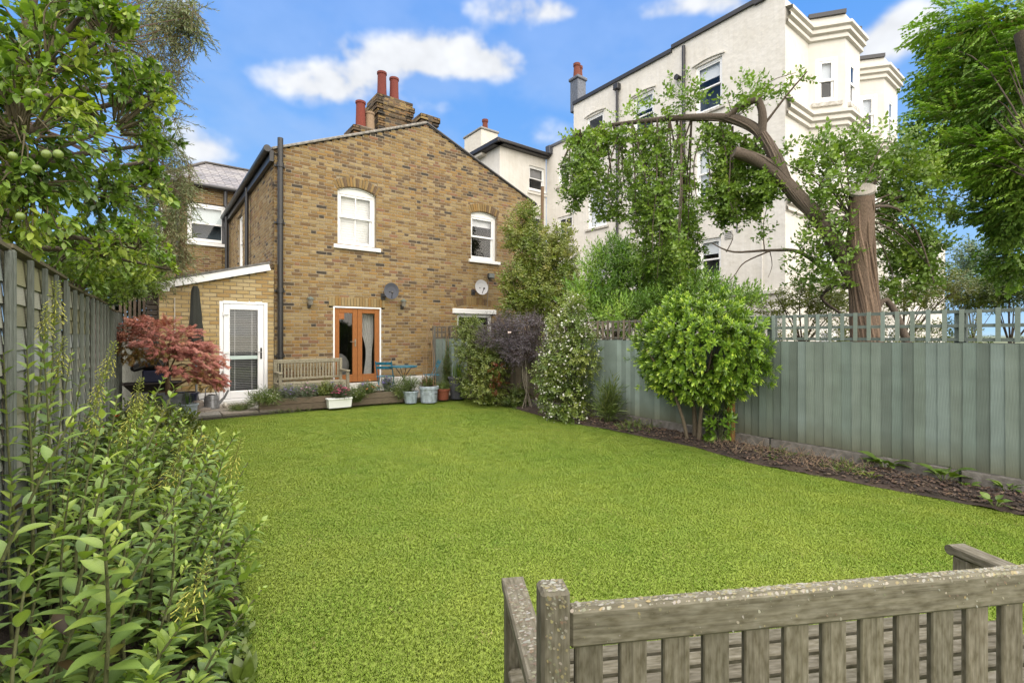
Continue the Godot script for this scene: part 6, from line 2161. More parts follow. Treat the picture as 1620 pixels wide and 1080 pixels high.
func apple_tree() -> void:
	var t := thing("apple_tree", "apple tree with small green apples leaning over the left fence", "tree", Vector3(-1.5, 0, -4.4))
	var tr := MB.new()
	var root := Vector3(-1.35, 1.9, -4.3)
	limb(tr, [Vector3(-1.5, -0.05, -4.4), Vector3(-1.48, 0.9, -4.36), root], 0.13, 0.1, 12, BARK, 0.06)
	part("trunk", tr, M.bark, t)
	var ells := [[Vector3(-0.58, 3.31, -4.10), Vector3(0.42, 0.38, 0.43), 34], [Vector3(-0.28, 3.56, -4.37), Vector3(0.39, 0.39, 0.40), 30], [Vector3(-0.50, 2.76, -3.91), Vector3(0.41, 0.37, 0.42), 38], [Vector3(-0.22, 3.13, -4.58), Vector3(0.42, 0.42, 0.43), 34], [Vector3(-0.54, 2.34, -4.19), Vector3(0.40, 0.32, 0.41), 32], [Vector3(-0.27, 2.63, -4.87), Vector3(0.44, 0.34, 0.45), 32], [Vector3(-0.02, 3.47, -4.93), Vector3(0.26, 0.31, 0.28), 16], [Vector3(0.08, 3.62, -4.98), Vector3(0.18, 0.13, 0.21), 6], [Vector3(0.11, 3.17, -4.96), Vector3(0.17, 0.14, 0.20), 7], [Vector3(-0.45, 2.30, -5.77), Vector3(0.46, 0.26, 0.46), 30], [Vector3(-0.15, 2.46, -6.17), Vector3(0.36, 0.38, 0.37), 26], [Vector3(0.00, 2.85, -5.55), Vector3(0.26, 0.29, 0.28), 16], [Vector3(-0.71, 2.06, -4.58), Vector3(0.13, 0.11, 0.16), 5], [Vector3(-0.50, 2.08, -6.44), Vector3(0.25, 0.11, 0.28), 10], [Vector3(-0.77, 2.68, -3.99), Vector3(0.25, 0.64, 0.28), 30], [Vector3(-0.44, 3.84, -4.37), Vector3(0.59, 0.25, 0.58), 24], [Vector3(0.05, 3.02, -5.51), Vector3(0.17, 0.17, 0.21), 6], [Vector3(0.12, 2.32, -6.97), Vector3(0.27, 0.30, 0.29), 14]]
	var br := MB.new()
	var xfs := []
	var ks := PackedInt32Array()
	var pal := [Color(0.095, 0.170, 0.031), Color(0.127, 0.221, 0.038), Color(0.168, 0.281, 0.044), Color(0.221, 0.352, 0.058), Color(0.295, 0.431, 0.066), Color(0.400, 0.502, 0.077)]
	for e in ells:
		var c: Vector3 = e[0]
		var r: Vector3 = e[1]
		var hub := c + rv() * 0.15
		limb(br, [root + rv() * 0.1, root.lerp(hub, 0.5) + Vector3.UP * 0.2 + rv() * 0.12, hub], 0.035, 0.012, 7, BARK, 0.04)
		for k in int(e[2] * 1.35):
			var d := dir3()
			var end := c + d * r * rng.randf_range(0.55, 1.05)
			if end.x > 0.0 and end.y < 2.0:
				continue
			var st := hub.lerp(end, 0.25)
			var pp := limb(br, [st, st.lerp(end, 0.55) + Vector3.UP * 0.05 + rv() * 0.04, end + Vector3.DOWN * 0.03], 0.008, 0.002, 5, Color(0.13, 0.11, 0.06), 0.0, 4)
			var young := rng.randf()
			for i in range(2, pp.size()):
				var tan := (pp[mini(i + 1, pp.size() - 1)] - pp[i - 1]).normalized()
				for q in 4:
					var az := rng.randf() * TAU
					var side := tan.cross(Vector3(cos(az), 0.3, sin(az))).normalized()
					var an := rng.randf_range(0.5, 1.2)
					var y := tan * cos(an) + side * sin(an) + Vector3.DOWN * 0.05
					if noise.get_noise_3d(pp[i].x * 3.0, pp[i].y * 3.0 + 5.0, pp[i].z * 3.0) < -0.2:
						continue
					var s := rng.randf_range(0.05, 0.08)
					xfs.append(Transform3D(facing(y, Vector3.UP + side * 0.5 + rv() * 0.5).scaled_local(Vector3(s * 0.48, s, s * 0.48)), pp[i] + rv() * 0.015))
					ks.append(clampi(int((0.25 + 0.35 * young + 0.9 * noise.get_noise_3d(end.x * 1.5, end.y * 1.5, end.z * 1.5) + rng.randf_range(-0.15, 0.25) + 0.02 * i) * 6.0), 0, 5))
	var u := MB.new()
	u.leaf(Transform3D(), 1.0, 1.0, 0.22, 0.15, 4, Color(1, 1, 1), Color(0.95, 0.97, 0.93), 0.4)
	part("branches", br, M.bark, t)
	pieces("leaf", t, u, xfs, ks, pal, M.leaf, 300, 0.15)
	for q in [Vector3(-0.45, 2.77, -3.50), Vector3(-0.48, 2.77, -3.52), Vector3(-0.42, 2.47, -3.54), Vector3(-0.37, 2.47, -3.50), Vector3(-0.54, 2.15, -3.69), Vector3(-0.24, 3.22, -4.10), Vector3(-0.20, 3.21, -4.06), Vector3(-0.32, 2.72, -3.90), Vector3(-0.17, 3.34, -4.16), Vector3(-0.47, 2.41, -3.64), Vector3(-0.55, 2.44, -3.57), Vector3(-0.21, 3.08, -4.07)]:
		var a := MB.new()
		var p: Vector3 = q
		a.ball(p, Vector3(0.02, 0.0215, 0.02) * rng.randf_range(0.9, 1.15), Color(0.2, 0.28, 0.06), 7, 12)
		a.tube(PackedVector3Array([p + Vector3(0, 0.018, 0), p + Vector3(0.005, 0.04, 0)]), PackedFloat32Array([0.002, 0.002]), 4, Color(0.1, 0.08, 0.04))
		part("apple", a, M.leaf_gloss, t)


func gum_tree() -> void:
	var t := thing("narrow_leaved_tree", "airy tree with fine grey green hanging leaves behind the apple tree", "tree", Vector3(-1.6, 0, -8.2))
	var tr := MB.new()
	var root := Vector3(-1.3, 3.0, -8.0)
	limb(tr, [Vector3(-1.6, -0.05, -8.2), Vector3(-1.5, 1.5, -8.1), root, Vector3(-1.1, 5.0, -7.8), Vector3(-0.7, 7.2, -7.6)], 0.11, 0.03, 10, BARK, 0.04)
	part("trunk", tr, M.bark, t)
	var ells := [[Vector3(-0.24, 6.58, -9.64), Vector3(0.79, 0.60, 0.77), 110], [Vector3(0.36, 6.18, -8.80), Vector3(0.38, 0.48, 0.39), 70], [Vector3(0.16, 5.63, -9.21), Vector3(0.39, 0.39, 0.40), 46], [Vector3(0.45, 6.37, -8.73), Vector3(0.32, 0.34, 0.34), 40], [Vector3(0.08, 4.93, -9.52), Vector3(0.44, 0.60, 0.45), 76], [Vector3(0.29, 4.27, -9.86), Vector3(0.42, 0.53, 0.43), 70], [Vector3(0.17, 3.57, -10.21), Vector3(0.50, 0.54, 0.50), 90], [Vector3(0.50, 3.84, -9.70), Vector3(0.23, 0.38, 0.26), 24], [Vector3(0.23, 3.11, -10.67), Vector3(0.46, 0.46, 0.46), 80], [Vector3(0.00, 2.70, -11.35), Vector3(0.41, 0.36, 0.41), 60], [Vector3(-0.88, 6.74, -10.26), Vector3(0.81, 0.40, 0.77), 70], [Vector3(0.50, 2.99, -10.46), Vector3(0.18, 0.41, 0.21), 18]]
	var tw := MB.new()
	twigs_to(tw, root + Vector3(0.1, 1.0, 0.1), ells, 4, 0.011, Color(0.16, 0.1, 0.075))
	var o := part("twigs", tw, M.bark, t)
	o.set_meta("kind", "stuff")
	var pal := [Color(0.132, 0.174, 0.072), Color(0.180, 0.222, 0.102), Color(0.240, 0.264, 0.138), Color(0.240, 0.180, 0.108)]
	var bag := Bag.new()
	for e in ells:
		for i in int(e[2] * 2.6):
			var p: Vector3 = e[0] + dir3() * e[1] * pow(rng.randf(), 0.4)
			if p.z > -5.0:
				continue
			var y := Vector3.DOWN * 0.7 + rv() * 0.9
			bag.add(Transform3D(facing(y, rv()).scaled(Vector3.ONE * rng.randf_range(0.26, 0.46)), p), tint(pal, p, 1.0))
	many("crown", sprig(13, 0.27, 0.05, 0.9, 0.3, 2, 0.1, 0.15, 1.1).mesh(M.leaf_matt), bag, t)
	# hedge foliage massed along the top of the fence
	var hg := thing("overhanging_shrub", "bright green leafy shrub spilling over the top of the left fence", "shrub", Vector3(-1.0, 0, -6.0))
	var he := [[Vector3(-0.55, 2.33, -6.98), Vector3(0.34, 0.23, 0.36), 200], [Vector3(-0.38, 2.38, -7.86), Vector3(0.37, 0.30, 0.38), 260], [Vector3(-0.17, 2.65, -8.46), Vector3(0.35, 0.44, 0.36), 260], [Vector3(-0.65, 2.30, -6.30), Vector3(0.21, 0.15, 0.24), 90], [Vector3(-0.12, 2.39, -9.42), Vector3(0.39, 0.25, 0.40), 180], [Vector3(-0.37, 2.20, -9.11), Vector3(0.32, 0.15, 0.33), 100], [Vector3(0.00, 2.78, -9.33), Vector3(0.25, 0.39, 0.28), 110]]
	var sm := MB.new()
	limb(sm, [Vector3(-1.0, -0.05, -6.0), Vector3(-0.95, 1.4, -6.0)], 0.06, 0.04, 8, BARK)
	twigs_to(sm, Vector3(-0.95, 1.4, -6.0), he, 4, 0.02, BARK)
	part("stems", sm, M.bark, hg)
	var hb := Bag.new()
	crown(hb, he, [Color(0.101, 0.168, 0.030), Color(0.151, 0.240, 0.039), Color(0.218, 0.320, 0.053), Color(0.286, 0.376, 0.070)], 0.2, 0.1, 0.8, 0.2)
	many("foliage", sprig(9, 0.44, 0.17, 1.2, 0.5, 2, 0.2, 0.2, 1.25).mesh(M.leaf), hb, hg)


func passage_ivy() -> void:
	var t := thing("passage_ivy", "dark green ivy mass behind the brown side gate", "ivy", Vector3(-0.3, 0, -13.2))
	var bag := Bag.new()
	crown(bag, [[Vector3(-0.2, 2.3, -13.2), Vector3(0.55, 0.75, 0.5), 420], [Vector3(-0.7, 2.7, -12.8), Vector3(0.6, 0.7, 0.5), 360], [Vector3(-0.1, 1.2, -13.4), Vector3(0.5, 1.1, 0.4), 240]], [Color(0.03, 0.055, 0.015), Color(0.05, 0.085, 0.02)], 0.24, 0.1, 0.9, 0.1)
	var st := MB.new()
	twigs_to(st, Vector3(-0.3, 0.1, -13.3), [[Vector3(-0.2, 2.3, -13.2), Vector3(0.5, 0.7, 0.4), 1], [Vector3(-0.7, 2.7, -12.8), Vector3(0.5, 0.6, 0.4), 1]], 5, 0.02, BARK)
	part("stems", st, M.bark, t)
	many("foliage", sprig(9, 0.4, 0.28, 1.3, 0.6, 3, 0.15, 0.15, 1.15).mesh(M.leaf_gloss), bag, t)


func foreground_shrub() -> void:
	var t := thing("yellow_trumpet_shrub", "large leafy shrub with yellow tubular flower spikes filling the near left corner", "shrub", Vector3(0.0, 0, -2.8))
	var xfs := []
	var ks := PackedInt32Array()
	var pal := [Color(0.135, 0.219, 0.068), Color(0.185, 0.293, 0.081), Color(0.252, 0.380, 0.090), Color(0.338, 0.469, 0.099), Color(0.473, 0.585, 0.120), Color(0.247, 0.265, 0.056), Color(0.107, 0.069, 0.034)]
	var sm := MB.new()
	var spikes := []
	var stem := func(base: Vector3, top: Vector3, big: float, spike: bool) -> void:
		var mid := base.lerp(top, 0.5) + Vector3(rng.randf_range(-0.05, 0.02), 0.06, rng.randf_range(-0.04, 0.04))
		var pp := limb(sm, [base, mid, top], 0.0075 * big, 0.003, 6, Color(0.12, 0.13, 0.05), 0.0, 9)
		var n := pp.size()
		var turn := rng.randf() * TAU
		for i in range(3, n):
			var f := float(i) / (n - 1)
			var tan := (pp[i] - pp[i - 1]).normalized()
			turn += 1.5708
			var bare := f < 0.22 and rng.randf() < 0.4
			if bare:
				continue
			for h in 2:
				var az := turn + PI * h + rng.randf_range(-0.3, 0.3)
				var side := (Vector3(cos(az), 0, sin(az)) - tan * Vector3(cos(az), 0, sin(az)).dot(tan)).normalized()
				var an := lerpf(1.5, 0.65, f) + rng.randf_range(-0.25, 0.2)
				var y := tan * cos(an) + side * sin(an)
				var s := lerpf(0.118, 0.052, f * f) * big * rng.randf_range(0.75, 1.15)
				xfs.append(Transform3D(facing(y, tan * sin(an) - side * cos(an) + Vector3.UP * 0.5).scaled_local(Vector3(s * 0.36, s, s * 0.36)), pp[i]))
				var k := clampi(int((0.15 + 0.5 * f + rng.randf_range(-0.2, 0.3)) * 5.0), 0, 4)
				if f < 0.5 and rng.randf() < 0.07:
					k = 5 if rng.randf() < 0.7 else 6
				ks.append(k)
		if spike:
			spikes.append([top, (pp[n - 1] - pp[n - 2]).normalized()])
	for i in 88:
		var z := -lerpf(1.75, 4.9, pow(rng.randf(), 0.8))
		var fx := -0.72 + 0.025 * (1.8 - z)
		var x := lerpf(fx + 0.1, left_edge(z) - 0.08, rng.randf())
		var q := clampf((x + 0.5) / 0.95, 0, 1)
		var hgt := lerpf(1.42, 0.5, q) * rng.randf_range(0.45, 1.12)
		if z > -2.5:
			hgt *= 0.8
		var lean := rng.randf_range(-0.06, 0.34)
		stem.call(Vector3(x, 0.0, z), Vector3(maxf(x + lean, fx + 0.12), hgt, z + rng.randf_range(-0.18, 0.1)), rng.randf_range(0.7, 1.4), rng.randf() < 0.08)
	for i in 46:   # low shoots that hide the soil at the near corner
		var z := rng.randf_range(-3.6, -1.7)
		var x := lerpf(-0.45, left_edge(z) - 0.04, rng.randf())
		stem.call(Vector3(x, 0.0, z), Vector3(x + rng.randf_range(-0.12, 0.14), rng.randf_range(0.16, 0.38), z + rng.randf_range(-0.12, 0.12)), rng.randf_range(0.75, 1.15), false)
	# the stems that stand out: where each rises from, its tip
	for q in [[Vector3(-0.44, 1.23, -4.12), 1], [Vector3(-0.28, 1.02, -4.37), 1], [Vector3(-0.61, 1.33, -4.12), 0], [Vector3(0.39, 0.61, -3.74), 0], [Vector3(0.43, 0.55, -3.46), 0], [Vector3(0.47, 0.47, -3.29), 0], [Vector3(0.36, 0.69, -4.01), 0], [Vector3(0.53, 0.43, -3.06), 0], [Vector3(0.45, 0.28, -2.81), 0], [Vector3(0.31, 0.23, -2.73), 0], [Vector3(-0.44, 1.56, -4.00), 1], [Vector3(-0.47, 1.47, -3.89), 1], [Vector3(-0.24, 1.18, -4.60), 1], [Vector3(0.42, 0.56, -3.58), 1], [Vector3(0.51, 0.35, -3.14), 0], [Vector3(0.45, 0.30, -2.93), 0], [Vector3(0.20, 0.52, -4.76), 1], [Vector3(0.29, 0.50, -4.82), 1], [Vector3(-0.10, 0.75, -4.87), 1], [Vector3(0.08, 0.48, -3.85), 1], [Vector3(0.13, 0.47, -3.93), 1], [Vector3(-0.22, 0.61, -3.45), 0], [Vector3(-0.34, 0.58, -3.41), 0], [Vector3(0.28, 0.29, -3.19), 0], [Vector3(-0.59, 1.40, -3.61), 0], [Vector3(-0.46, 0.92, -3.64), 0], [Vector3(-0.13, 0.75, -3.88), 0], [Vector3(-0.51, 0.80, -3.29), 0], [Vector3(-0.25, 0.34, -2.65), 0], [Vector3(-0.14, 0.42, -2.50), 0], [Vector3(-0.31, 0.35, -2.57), 0], [Vector3(-0.02, 0.38, -2.92), 0]]:
		var top: Vector3 = q[0]
		stem.call(Vector3(clampf(top.x - 0.25, -0.5, 0.3), 0.0, top.z + 0.05), top, 1.15, q[1] == 1)
	for k in 4:
		var b := Vector3(-0.42 + 0.08 * k, 0.0, -1.9 - 0.22 * k)
		limb(sm, [b, b + Vector3(0.03, 0.25, 0) + rv() * 0.03, b + Vector3(0.05, 0.5, 0.02) + rv() * 0.1], 0.011, 0.006, 7, Color(0.14, 0.11, 0.07), 0.08)
	part("stems", sm, M.bark, t)
	var u := MB.new()
	u.leaf(Transform3D(), 1.0, 1.0, 0.28, 0.6, 7, Color(1.12, 1.12, 1.05), Color(0.95, 0.95, 0.95), 0.5, 1.1)
	pieces("leaf", t, u, xfs, ks, pal, M.leaf, 300, 0.15)
	# flower spikes: pale yellow green buds above, hanging yellow tubes below
	var vs := []
	for k in 3:
		var m := MB.new()
		m.tube(PackedVector3Array([Vector3.ZERO, Vector3(0.005, 0.12, 0), Vector3(0, 0.26, 0)]), PackedFloat32Array([0.004, 0.003, 0.0015]), 5, Color(0.2, 0.22, 0.04))
		for i in 56:
			var f := (i + 0.5) / 56.0
			var az := i * 2.4
			var rad := Vector3(cos(az), 0, sin(az))
			var o := Vector3(0, f * 0.25, 0)
			var ln := lerpf(0.042, 0.012, f) * rng.randf_range(0.7, 1.2)
			var e := o + rad * ln + Vector3(0, ln * 0.5, 0)
			m.tube(PackedVector3Array([o, e]), PackedFloat32Array([0.0015, 0.001]), 3, Color(0.22, 0.24, 0.05), false)
			m.leaf(Transform3D(facing(rad + Vector3.UP * 0.7, Vector3.UP), o), ln * 0.9, ln * 0.32, 0.2, 0.1, 2, Color(0.32, 0.38, 0.06))
			var dn := (rad * 0.8 + Vector3.DOWN * (1.0 if f < 0.6 else -0.4)).normalized()
			var tl := 0.02 if f < 0.55 else 0.01
			m.tube(PackedVector3Array([e, e + dn * tl * 0.7, e + dn * tl]), PackedFloat32Array([0.0015, 0.0024, 0.0035]), 5, Color(0.5, 0.5, 0.1) if f < 0.55 else Color(0.36, 0.42, 0.08), false)
		vs.append(m.mesh(M.petal))
	for s in spikes:
		inst("flower_spike", vs[rng.randi() % 3], Transform3D(facing(s[1] + Vector3.UP * 0.6, rv()).scaled(Vector3.ONE * rng.randf_range(0.8, 1.15)), s[0]), t)


func herb(called: String, label: String, cat: String, at: Vector3, n: int, hgt: float, spread: float, pal: Array, sp: ArrayMesh, size: float, grp := "", fl: ArrayMesh = null, fcol := Color(1, 1, 1), fn := 0, fs := 0.03) -> Node3D:
	# a low plant: upright shoots from one root
	var t := thing(called, label, cat, at, 0.0, grp)
	var bag := Bag.new()
	var fb := Bag.new()
	var st := MB.new()
	n = int(n * 1.5)
	fn = int(fn * 1.5)
	size *= 1.15
	for i in n:
		var a := rng.randf() * TAU
		var r := spread * sqrt(rng.randf())
		var top := at + Vector3(cos(a) * r, hgt * rng.randf_range(0.45, 1.0) * (1.0 - 0.4 * r / maxf(spread, 0.01)), sin(a) * r)
		st.tube(PackedVector3Array([at + Vector3(cos(a) * r * 0.3, 0, sin(a) * r * 0.3), top]), PackedFloat32Array([0.003, 0.0015]), 3, Color(0.1, 0.13, 0.04), false)
		var d := (top - at).normalized()
		bag.add(Transform3D(facing(d + rv() * 0.5, Vector3.UP + rv()).scaled(Vector3.ONE * size * rng.randf_range(0.7, 1.2)), top - d * size * 0.5), rc(pal[rng.randi() % pal.size()], 0.15))
		bag.add(Transform3D(facing(d + rv() * 0.9, Vector3.UP + rv()).scaled(Vector3.ONE * size * rng.randf_range(0.7, 1.2)), at.lerp(top, rng.randf_range(0.2, 0.7))), rc(pal[rng.randi() % pal.size()], 0.15))
		if fl and i < fn:
			fb.add(Transform3D(facing(rv() * 0.5 + Vector3.UP, rv() + Vector3.BACK).scaled(Vector3.ONE * fs * 1.25 * rng.randf_range(0.8, 1.25)), top + Vector3.UP * 0.02), rc(fcol, 0.15))
	part("stems", st, M.leaf_matt, t)
	many("foliage", sp, bag, t)
	if fb.n:
		many("flowers", fl, fb, t)
	return t


func flower_unit(petals: int) -> MB:
	var m := MB.new()
	for k in petals:
		m.leaf(Transform3D(Basis(Vector3.UP, TAU * k / petals) * Basis(Vector3.RIGHT, 1.1), Vector3.ZERO), 0.5, 0.34, 0.1, 0.1, 2, Color(1, 1, 1))
	m.ball(Vector3(0, 0.03, 0), Vector3(0.1, 0.08, 0.1), Color(0.8, 0.7, 0.4), 3, 6)
	return m


func left_bed() -> void:
	var sp := sprig(9, 0.45, 0.16, 1.2, 0.5, 2, 0.2, 0.2, 1.25).mesh(M.leaf)
	var gr := sprig(9, 0.7, 0.05, 0.9, 0.2, 2, 0.1, 0.3, 1.1, 0.5, false).mesh(M.leaf)
	var fl := flower_unit(5).mesh(M.petal)
	var G := [Color(0.079, 0.135, 0.030), Color(0.126, 0.188, 0.041), Color(0.173, 0.240, 0.050)]
	var Y := [Color(0.205, 0.270, 0.050), Color(0.315, 0.360, 0.058), Color(0.410, 0.420, 0.074)]
	herb("azalea", "low shrub with faded orange blooms close to the left fence", "shrub", Vector3(-0.2, 0, -6.4), 90, 0.75, 0.33, G, sp, 0.17, "", fl, Color(0.45, 0.1, 0.03), 16, 0.06)
	herb("border_shrub", "yellow green shrub in front of the grey maple pot", "shrub", Vector3(0.2, 0, -7.6), 100, 0.62, 0.34, [Color(0.1, 0.13, 0.025), Color(0.16, 0.18, 0.03), Color(0.08, 0.11, 0.02)], sp, 0.2)
	herb("loosestrife", "clump of bright yellow green flower spires beside the lawn's left edge", "plant", Vector3(0.42, 0, -5.6), 46, 0.62, 0.2, Y, sp, 0.13, "", fl, Color(0.5, 0.45, 0.06), 30, 0.03)
	herb("border_shrub", "dark green low plant between the trumpet shrub and the fence", "shrub", Vector3(-0.25, 0, -5.2), 90, 0.7, 0.3, G, sp, 0.18)
	herb("loosestrife", "yellow tipped spires in front of the left fence panels", "plant", Vector3(0.05, 0, -6.9), 40, 0.85, 0.22, Y, sp, 0.13)
	herb("border_shrub", "small green shrub at the far end of the left bed by the maple pot", "shrub", Vector3(0.35, 0, -9.0), 70, 0.4, 0.28, G, sp, 0.16)
	herb("border_shrub", "green shrub beneath the barbecue at the end of the left bed", "shrub", Vector3(-0.1, 0, -8.9), 80, 0.6, 0.28, G, sp, 0.17)
	herb("fern", "fine leaved green clump at the lawn edge halfway along the left bed", "plant", Vector3(0.35, 0, -6.6), 70, 0.4, 0.24, G, gr, 0.2)
	# ground cover at the near corner
	var m := MB.new()
	for k in 5:
		m.leaf(Transform3D(Basis(Vector3.UP, TAU * k / 5.0 + 0.3 * k) * Basis(Vector3.RIGHT, 1.1 + 0.2 * (k % 2)), Vector3(0, 0.5, 0)), 0.9, 0.6, 0.2, 0.25, 3, Color(1, 1, 1))
	m.tube(PackedVector3Array([Vector3.ZERO, Vector3(0, 0.5, 0)]), PackedFloat32Array([0.05, 0.04]), 3, Color(0.7, 0.8, 0.6), false)
	var bag := Bag.new()
	for i in 5200:
		var z := rng.randf_range(-9.8, -1.2)
		var x := lerpf(-0.5, left_edge(z) + 0.07, sqrt(rng.randf()))
		if noise.get_noise_2d(x * 2.0, z * 2.0) < -0.15:
			continue
		var s := rng.randf_range(0.025, 0.055)
		bag.add(Transform3D(facing(Vector3.UP + rv() * 0.5, rv()).scaled(Vector3.ONE * s), Vector3(x, 0.02, z)), rc(G[rng.randi() % 3], 0.2))
	var o := many("ground_cover", m.mesh(M.leaf), bag, self)
	tag(o, "low creeping green ground cover under the left border plants", "ground cover")
	for q in [[Vector3(0.34, -0.12, -3.02), "curled brown fallen leaf lying at the near corner of the lawn"], [Vector3(0.30, -0.17, -2.86), "pale brown fallen leaf nearest the bottom edge on the left"]]:
		var p: Vector3 = q[0]
		p.y = 0.045
		var lf := thing("fallen_leaf", q[1], "leaf", p)
		var lm := MB.new()
		lm.leaf(Transform3D(facing(Vector3(0.8, 0.15, 0.4), Vector3(0.1, 1, 0.2)), p), 0.085, 0.06, 0.5, 0.2, 4, Color(0.075, 0.042, 0.028))
		part("blade", lm, M.leaf_matt, lf)
	var bl := MB.new()
	var bp := Vector3(0.33, 0.02, -2.3)
	for k in 6:
		bl.leaf(Transform3D(facing(Vector3(cos(k * 1.1) * 0.5, 1.0, sin(k * 1.1) * 0.5), Vector3(0.2, 0.4, 1)), bp), 0.13, 0.05, 0.3, 0.25, 4, Color(0.13, 0.19, 0.035))
	var pr := thing("primrose_seedling", "small bright green broad leaved seedling at the bottom left lawn edge", "plant", bp)
	part("leaves", bl, M.leaf, pr)


func hosta(label: String, at: Vector3, n: int, size: float, cols: Array) -> void:
	var t := thing("hosta", label, "plant", at, 0.0, "broad leaved plants in the right bed")
	for i in n:
		var m := MB.new()
		var a := TAU * i / n + rng.randf_range(-0.3, 0.3)
		var d := Vector3(cos(a), rng.randf_range(0.7, 2.0), sin(a)).normalized()
		var s := size * rng.randf_range(0.7, 1.1)
		var p := at + Vector3(cos(a), 0, sin(a)) * 0.02
		var e := p + d * s * 0.5
		m.tube(PackedVector3Array([p, e]), PackedFloat32Array([0.004, 0.003]), 4, Color(0.14, 0.18, 0.05), false)
		m.leaf(Transform3D(facing(d + Vector3.DOWN * 0.2, Vector3.UP + rv() * 0.3), e - d * 0.01), s, s * 0.5, 0.25, 0.5, 5, rc(cols[rng.randi() % cols.size()], 0.1), Color(0, 0, 0, 0), 0.6)
		part("leaf", m, M.leaf, t)


func right_bed() -> void:
	var cols := [Color(0.123, 0.221, 0.036), Color(0.164, 0.260, 0.043), Color(0.109, 0.182, 0.036)]
	hosta("leafy green plant in the soil left of its two neighbours under the fence", Vector3(6.38, 0.05, -1.64), 15, 0.19, cols)
	hosta("green plant with upright broad leaves in the middle of the right bed", Vector3(6.30, 0.05, -1.14), 11, 0.2, cols)
	hosta("small green plant at the right edge of the photo under the fence", Vector3(6.36, 0.05, -0.71), 9, 0.13, cols)
	hosta("low green seedling in front of the fence by the lawn edge", Vector3(6.20, 0.05, -0.96), 6, 0.1, cols)
	hosta("tiny yellow green plant at the lawn edge below the fence", Vector3(5.88, 0.05, -1.62), 6, 0.08, [Color(0.16, 0.2, 0.03)])
	hosta("small plant at the far right corner of the bed edge", Vector3(5.75, 0.05, -0.71), 7, 0.1, cols)
	var sp := sprig(9, 0.5, 0.14, 1.1, 0.4, 2, 0.2, 0.2, 1.2).mesh(M.leaf)
	var gr := sprig(10, 0.75, 0.05, 0.8, 0.2, 2, 0.1, 0.3, 1.1, 0.5, false).mesh(M.leaf)
	var G := [Color(0.095, 0.150, 0.033), Color(0.142, 0.210, 0.046), Color(0.205, 0.255, 0.066)]
	herb("grassy_clump", "tall grassy green clump right of the jasmine against the fence", "plant", Vector3(6.1, 0, -5.3), 40, 0.85, 0.16, G, gr, 0.26)
	herb("low_weed", "low pale green weeds along the foot of the fence past the jasmine", "plant", Vector3(6.2, 0, -4.8), 60, 0.16, 0.4, G, sp, 0.08)
	herb("low_weed", "thin green weed in the middle of the bare soil", "plant", Vector3(6.1, 0, -2.6), 24, 0.12, 0.25, G, sp, 0.08)
	herb("low_weed", "sprawling weeds beside the leafy plant on the soil", "plant", Vector3(6.05, 0, -1.9), 30, 0.13, 0.22, G, sp, 0.08)
	herb("corner_ground_plant", "green ground plant at the foot of the corner shrub by the grey fence", "plant", Vector3(6.15, 0, -8.0), 60, 0.25, 0.35, G, sp, 0.12)
	# bark chips and dead stalks on the soil
	var chip := MB.new()
	chip.box(Transform3D(), Vector3(1, 0.3, 0.5), Color(1, 1, 1), 0.05)
	var bag := Bag.new()
	for i in 5200:
		var z := rng.randf_range(-5.8, 1.5)
		var x := lerpf(right_edge(z) - 0.02, FENCE_X - 0.02, rng.randf())
		var s := rng.randf_range(0.012, 0.04)
		bag.add(Transform3D(Basis.from_euler(Vector3(rng.randf_range(-0.5, 0.5), rng.randf() * TAU, rng.randf_range(-0.5, 0.5))).scaled(Vector3(s, s, s)), Vector3(x, 0.04 + 0.04 * sin(PI * clampf((x - right_edge(z)) / (FENCE_X - right_edge(z)), 0, 1)) + 0.03 * noise.get_noise_2d(x * 6.0, z * 6.0), z)), rc([Color(0.1, 0.065, 0.045), Color(0.065, 0.045, 0.035), Color(0.16, 0.11, 0.075), Color(0.045, 0.035, 0.03)][rng.randi() % 4], 0.25))
	var o := many("bark_chips", chip.mesh(M.bark), bag, self)
	tag(o, "brown bark chips scattered over the bare soil under the fence", "mulch")
	var dry := MB.new()
	for i in 260:
		var z := rng.randf_range(-3.4, -1.7)
		var x := rng.randf_range(right_edge(z) + 0.05, FENCE_X - 0.1)
		var p := Vector3(x, 0.05, z)
		var q := p + Vector3(rng.randf_range(-0.12, 0.12), rng.randf_range(0.03, 0.13), rng.randf_range(-0.12, 0.12))
		dry.tube(PackedVector3Array([p, p.lerp(q, 0.6) + Vector3(0, 0.02, 0), q]), PackedFloat32Array([0.0025, 0.002, 0.001]), 3, rc(Color(0.22, 0.16, 0.1), 0.2), false)
	var ds := thing("dead_stalks", "tangle of dry brown stalks on the soil between bush and leafy plant", "plant debris", Vector3(6.1, 0, -2.5))
	part("stalks", dry, M.plain, ds).set_meta("kind", "stuff")


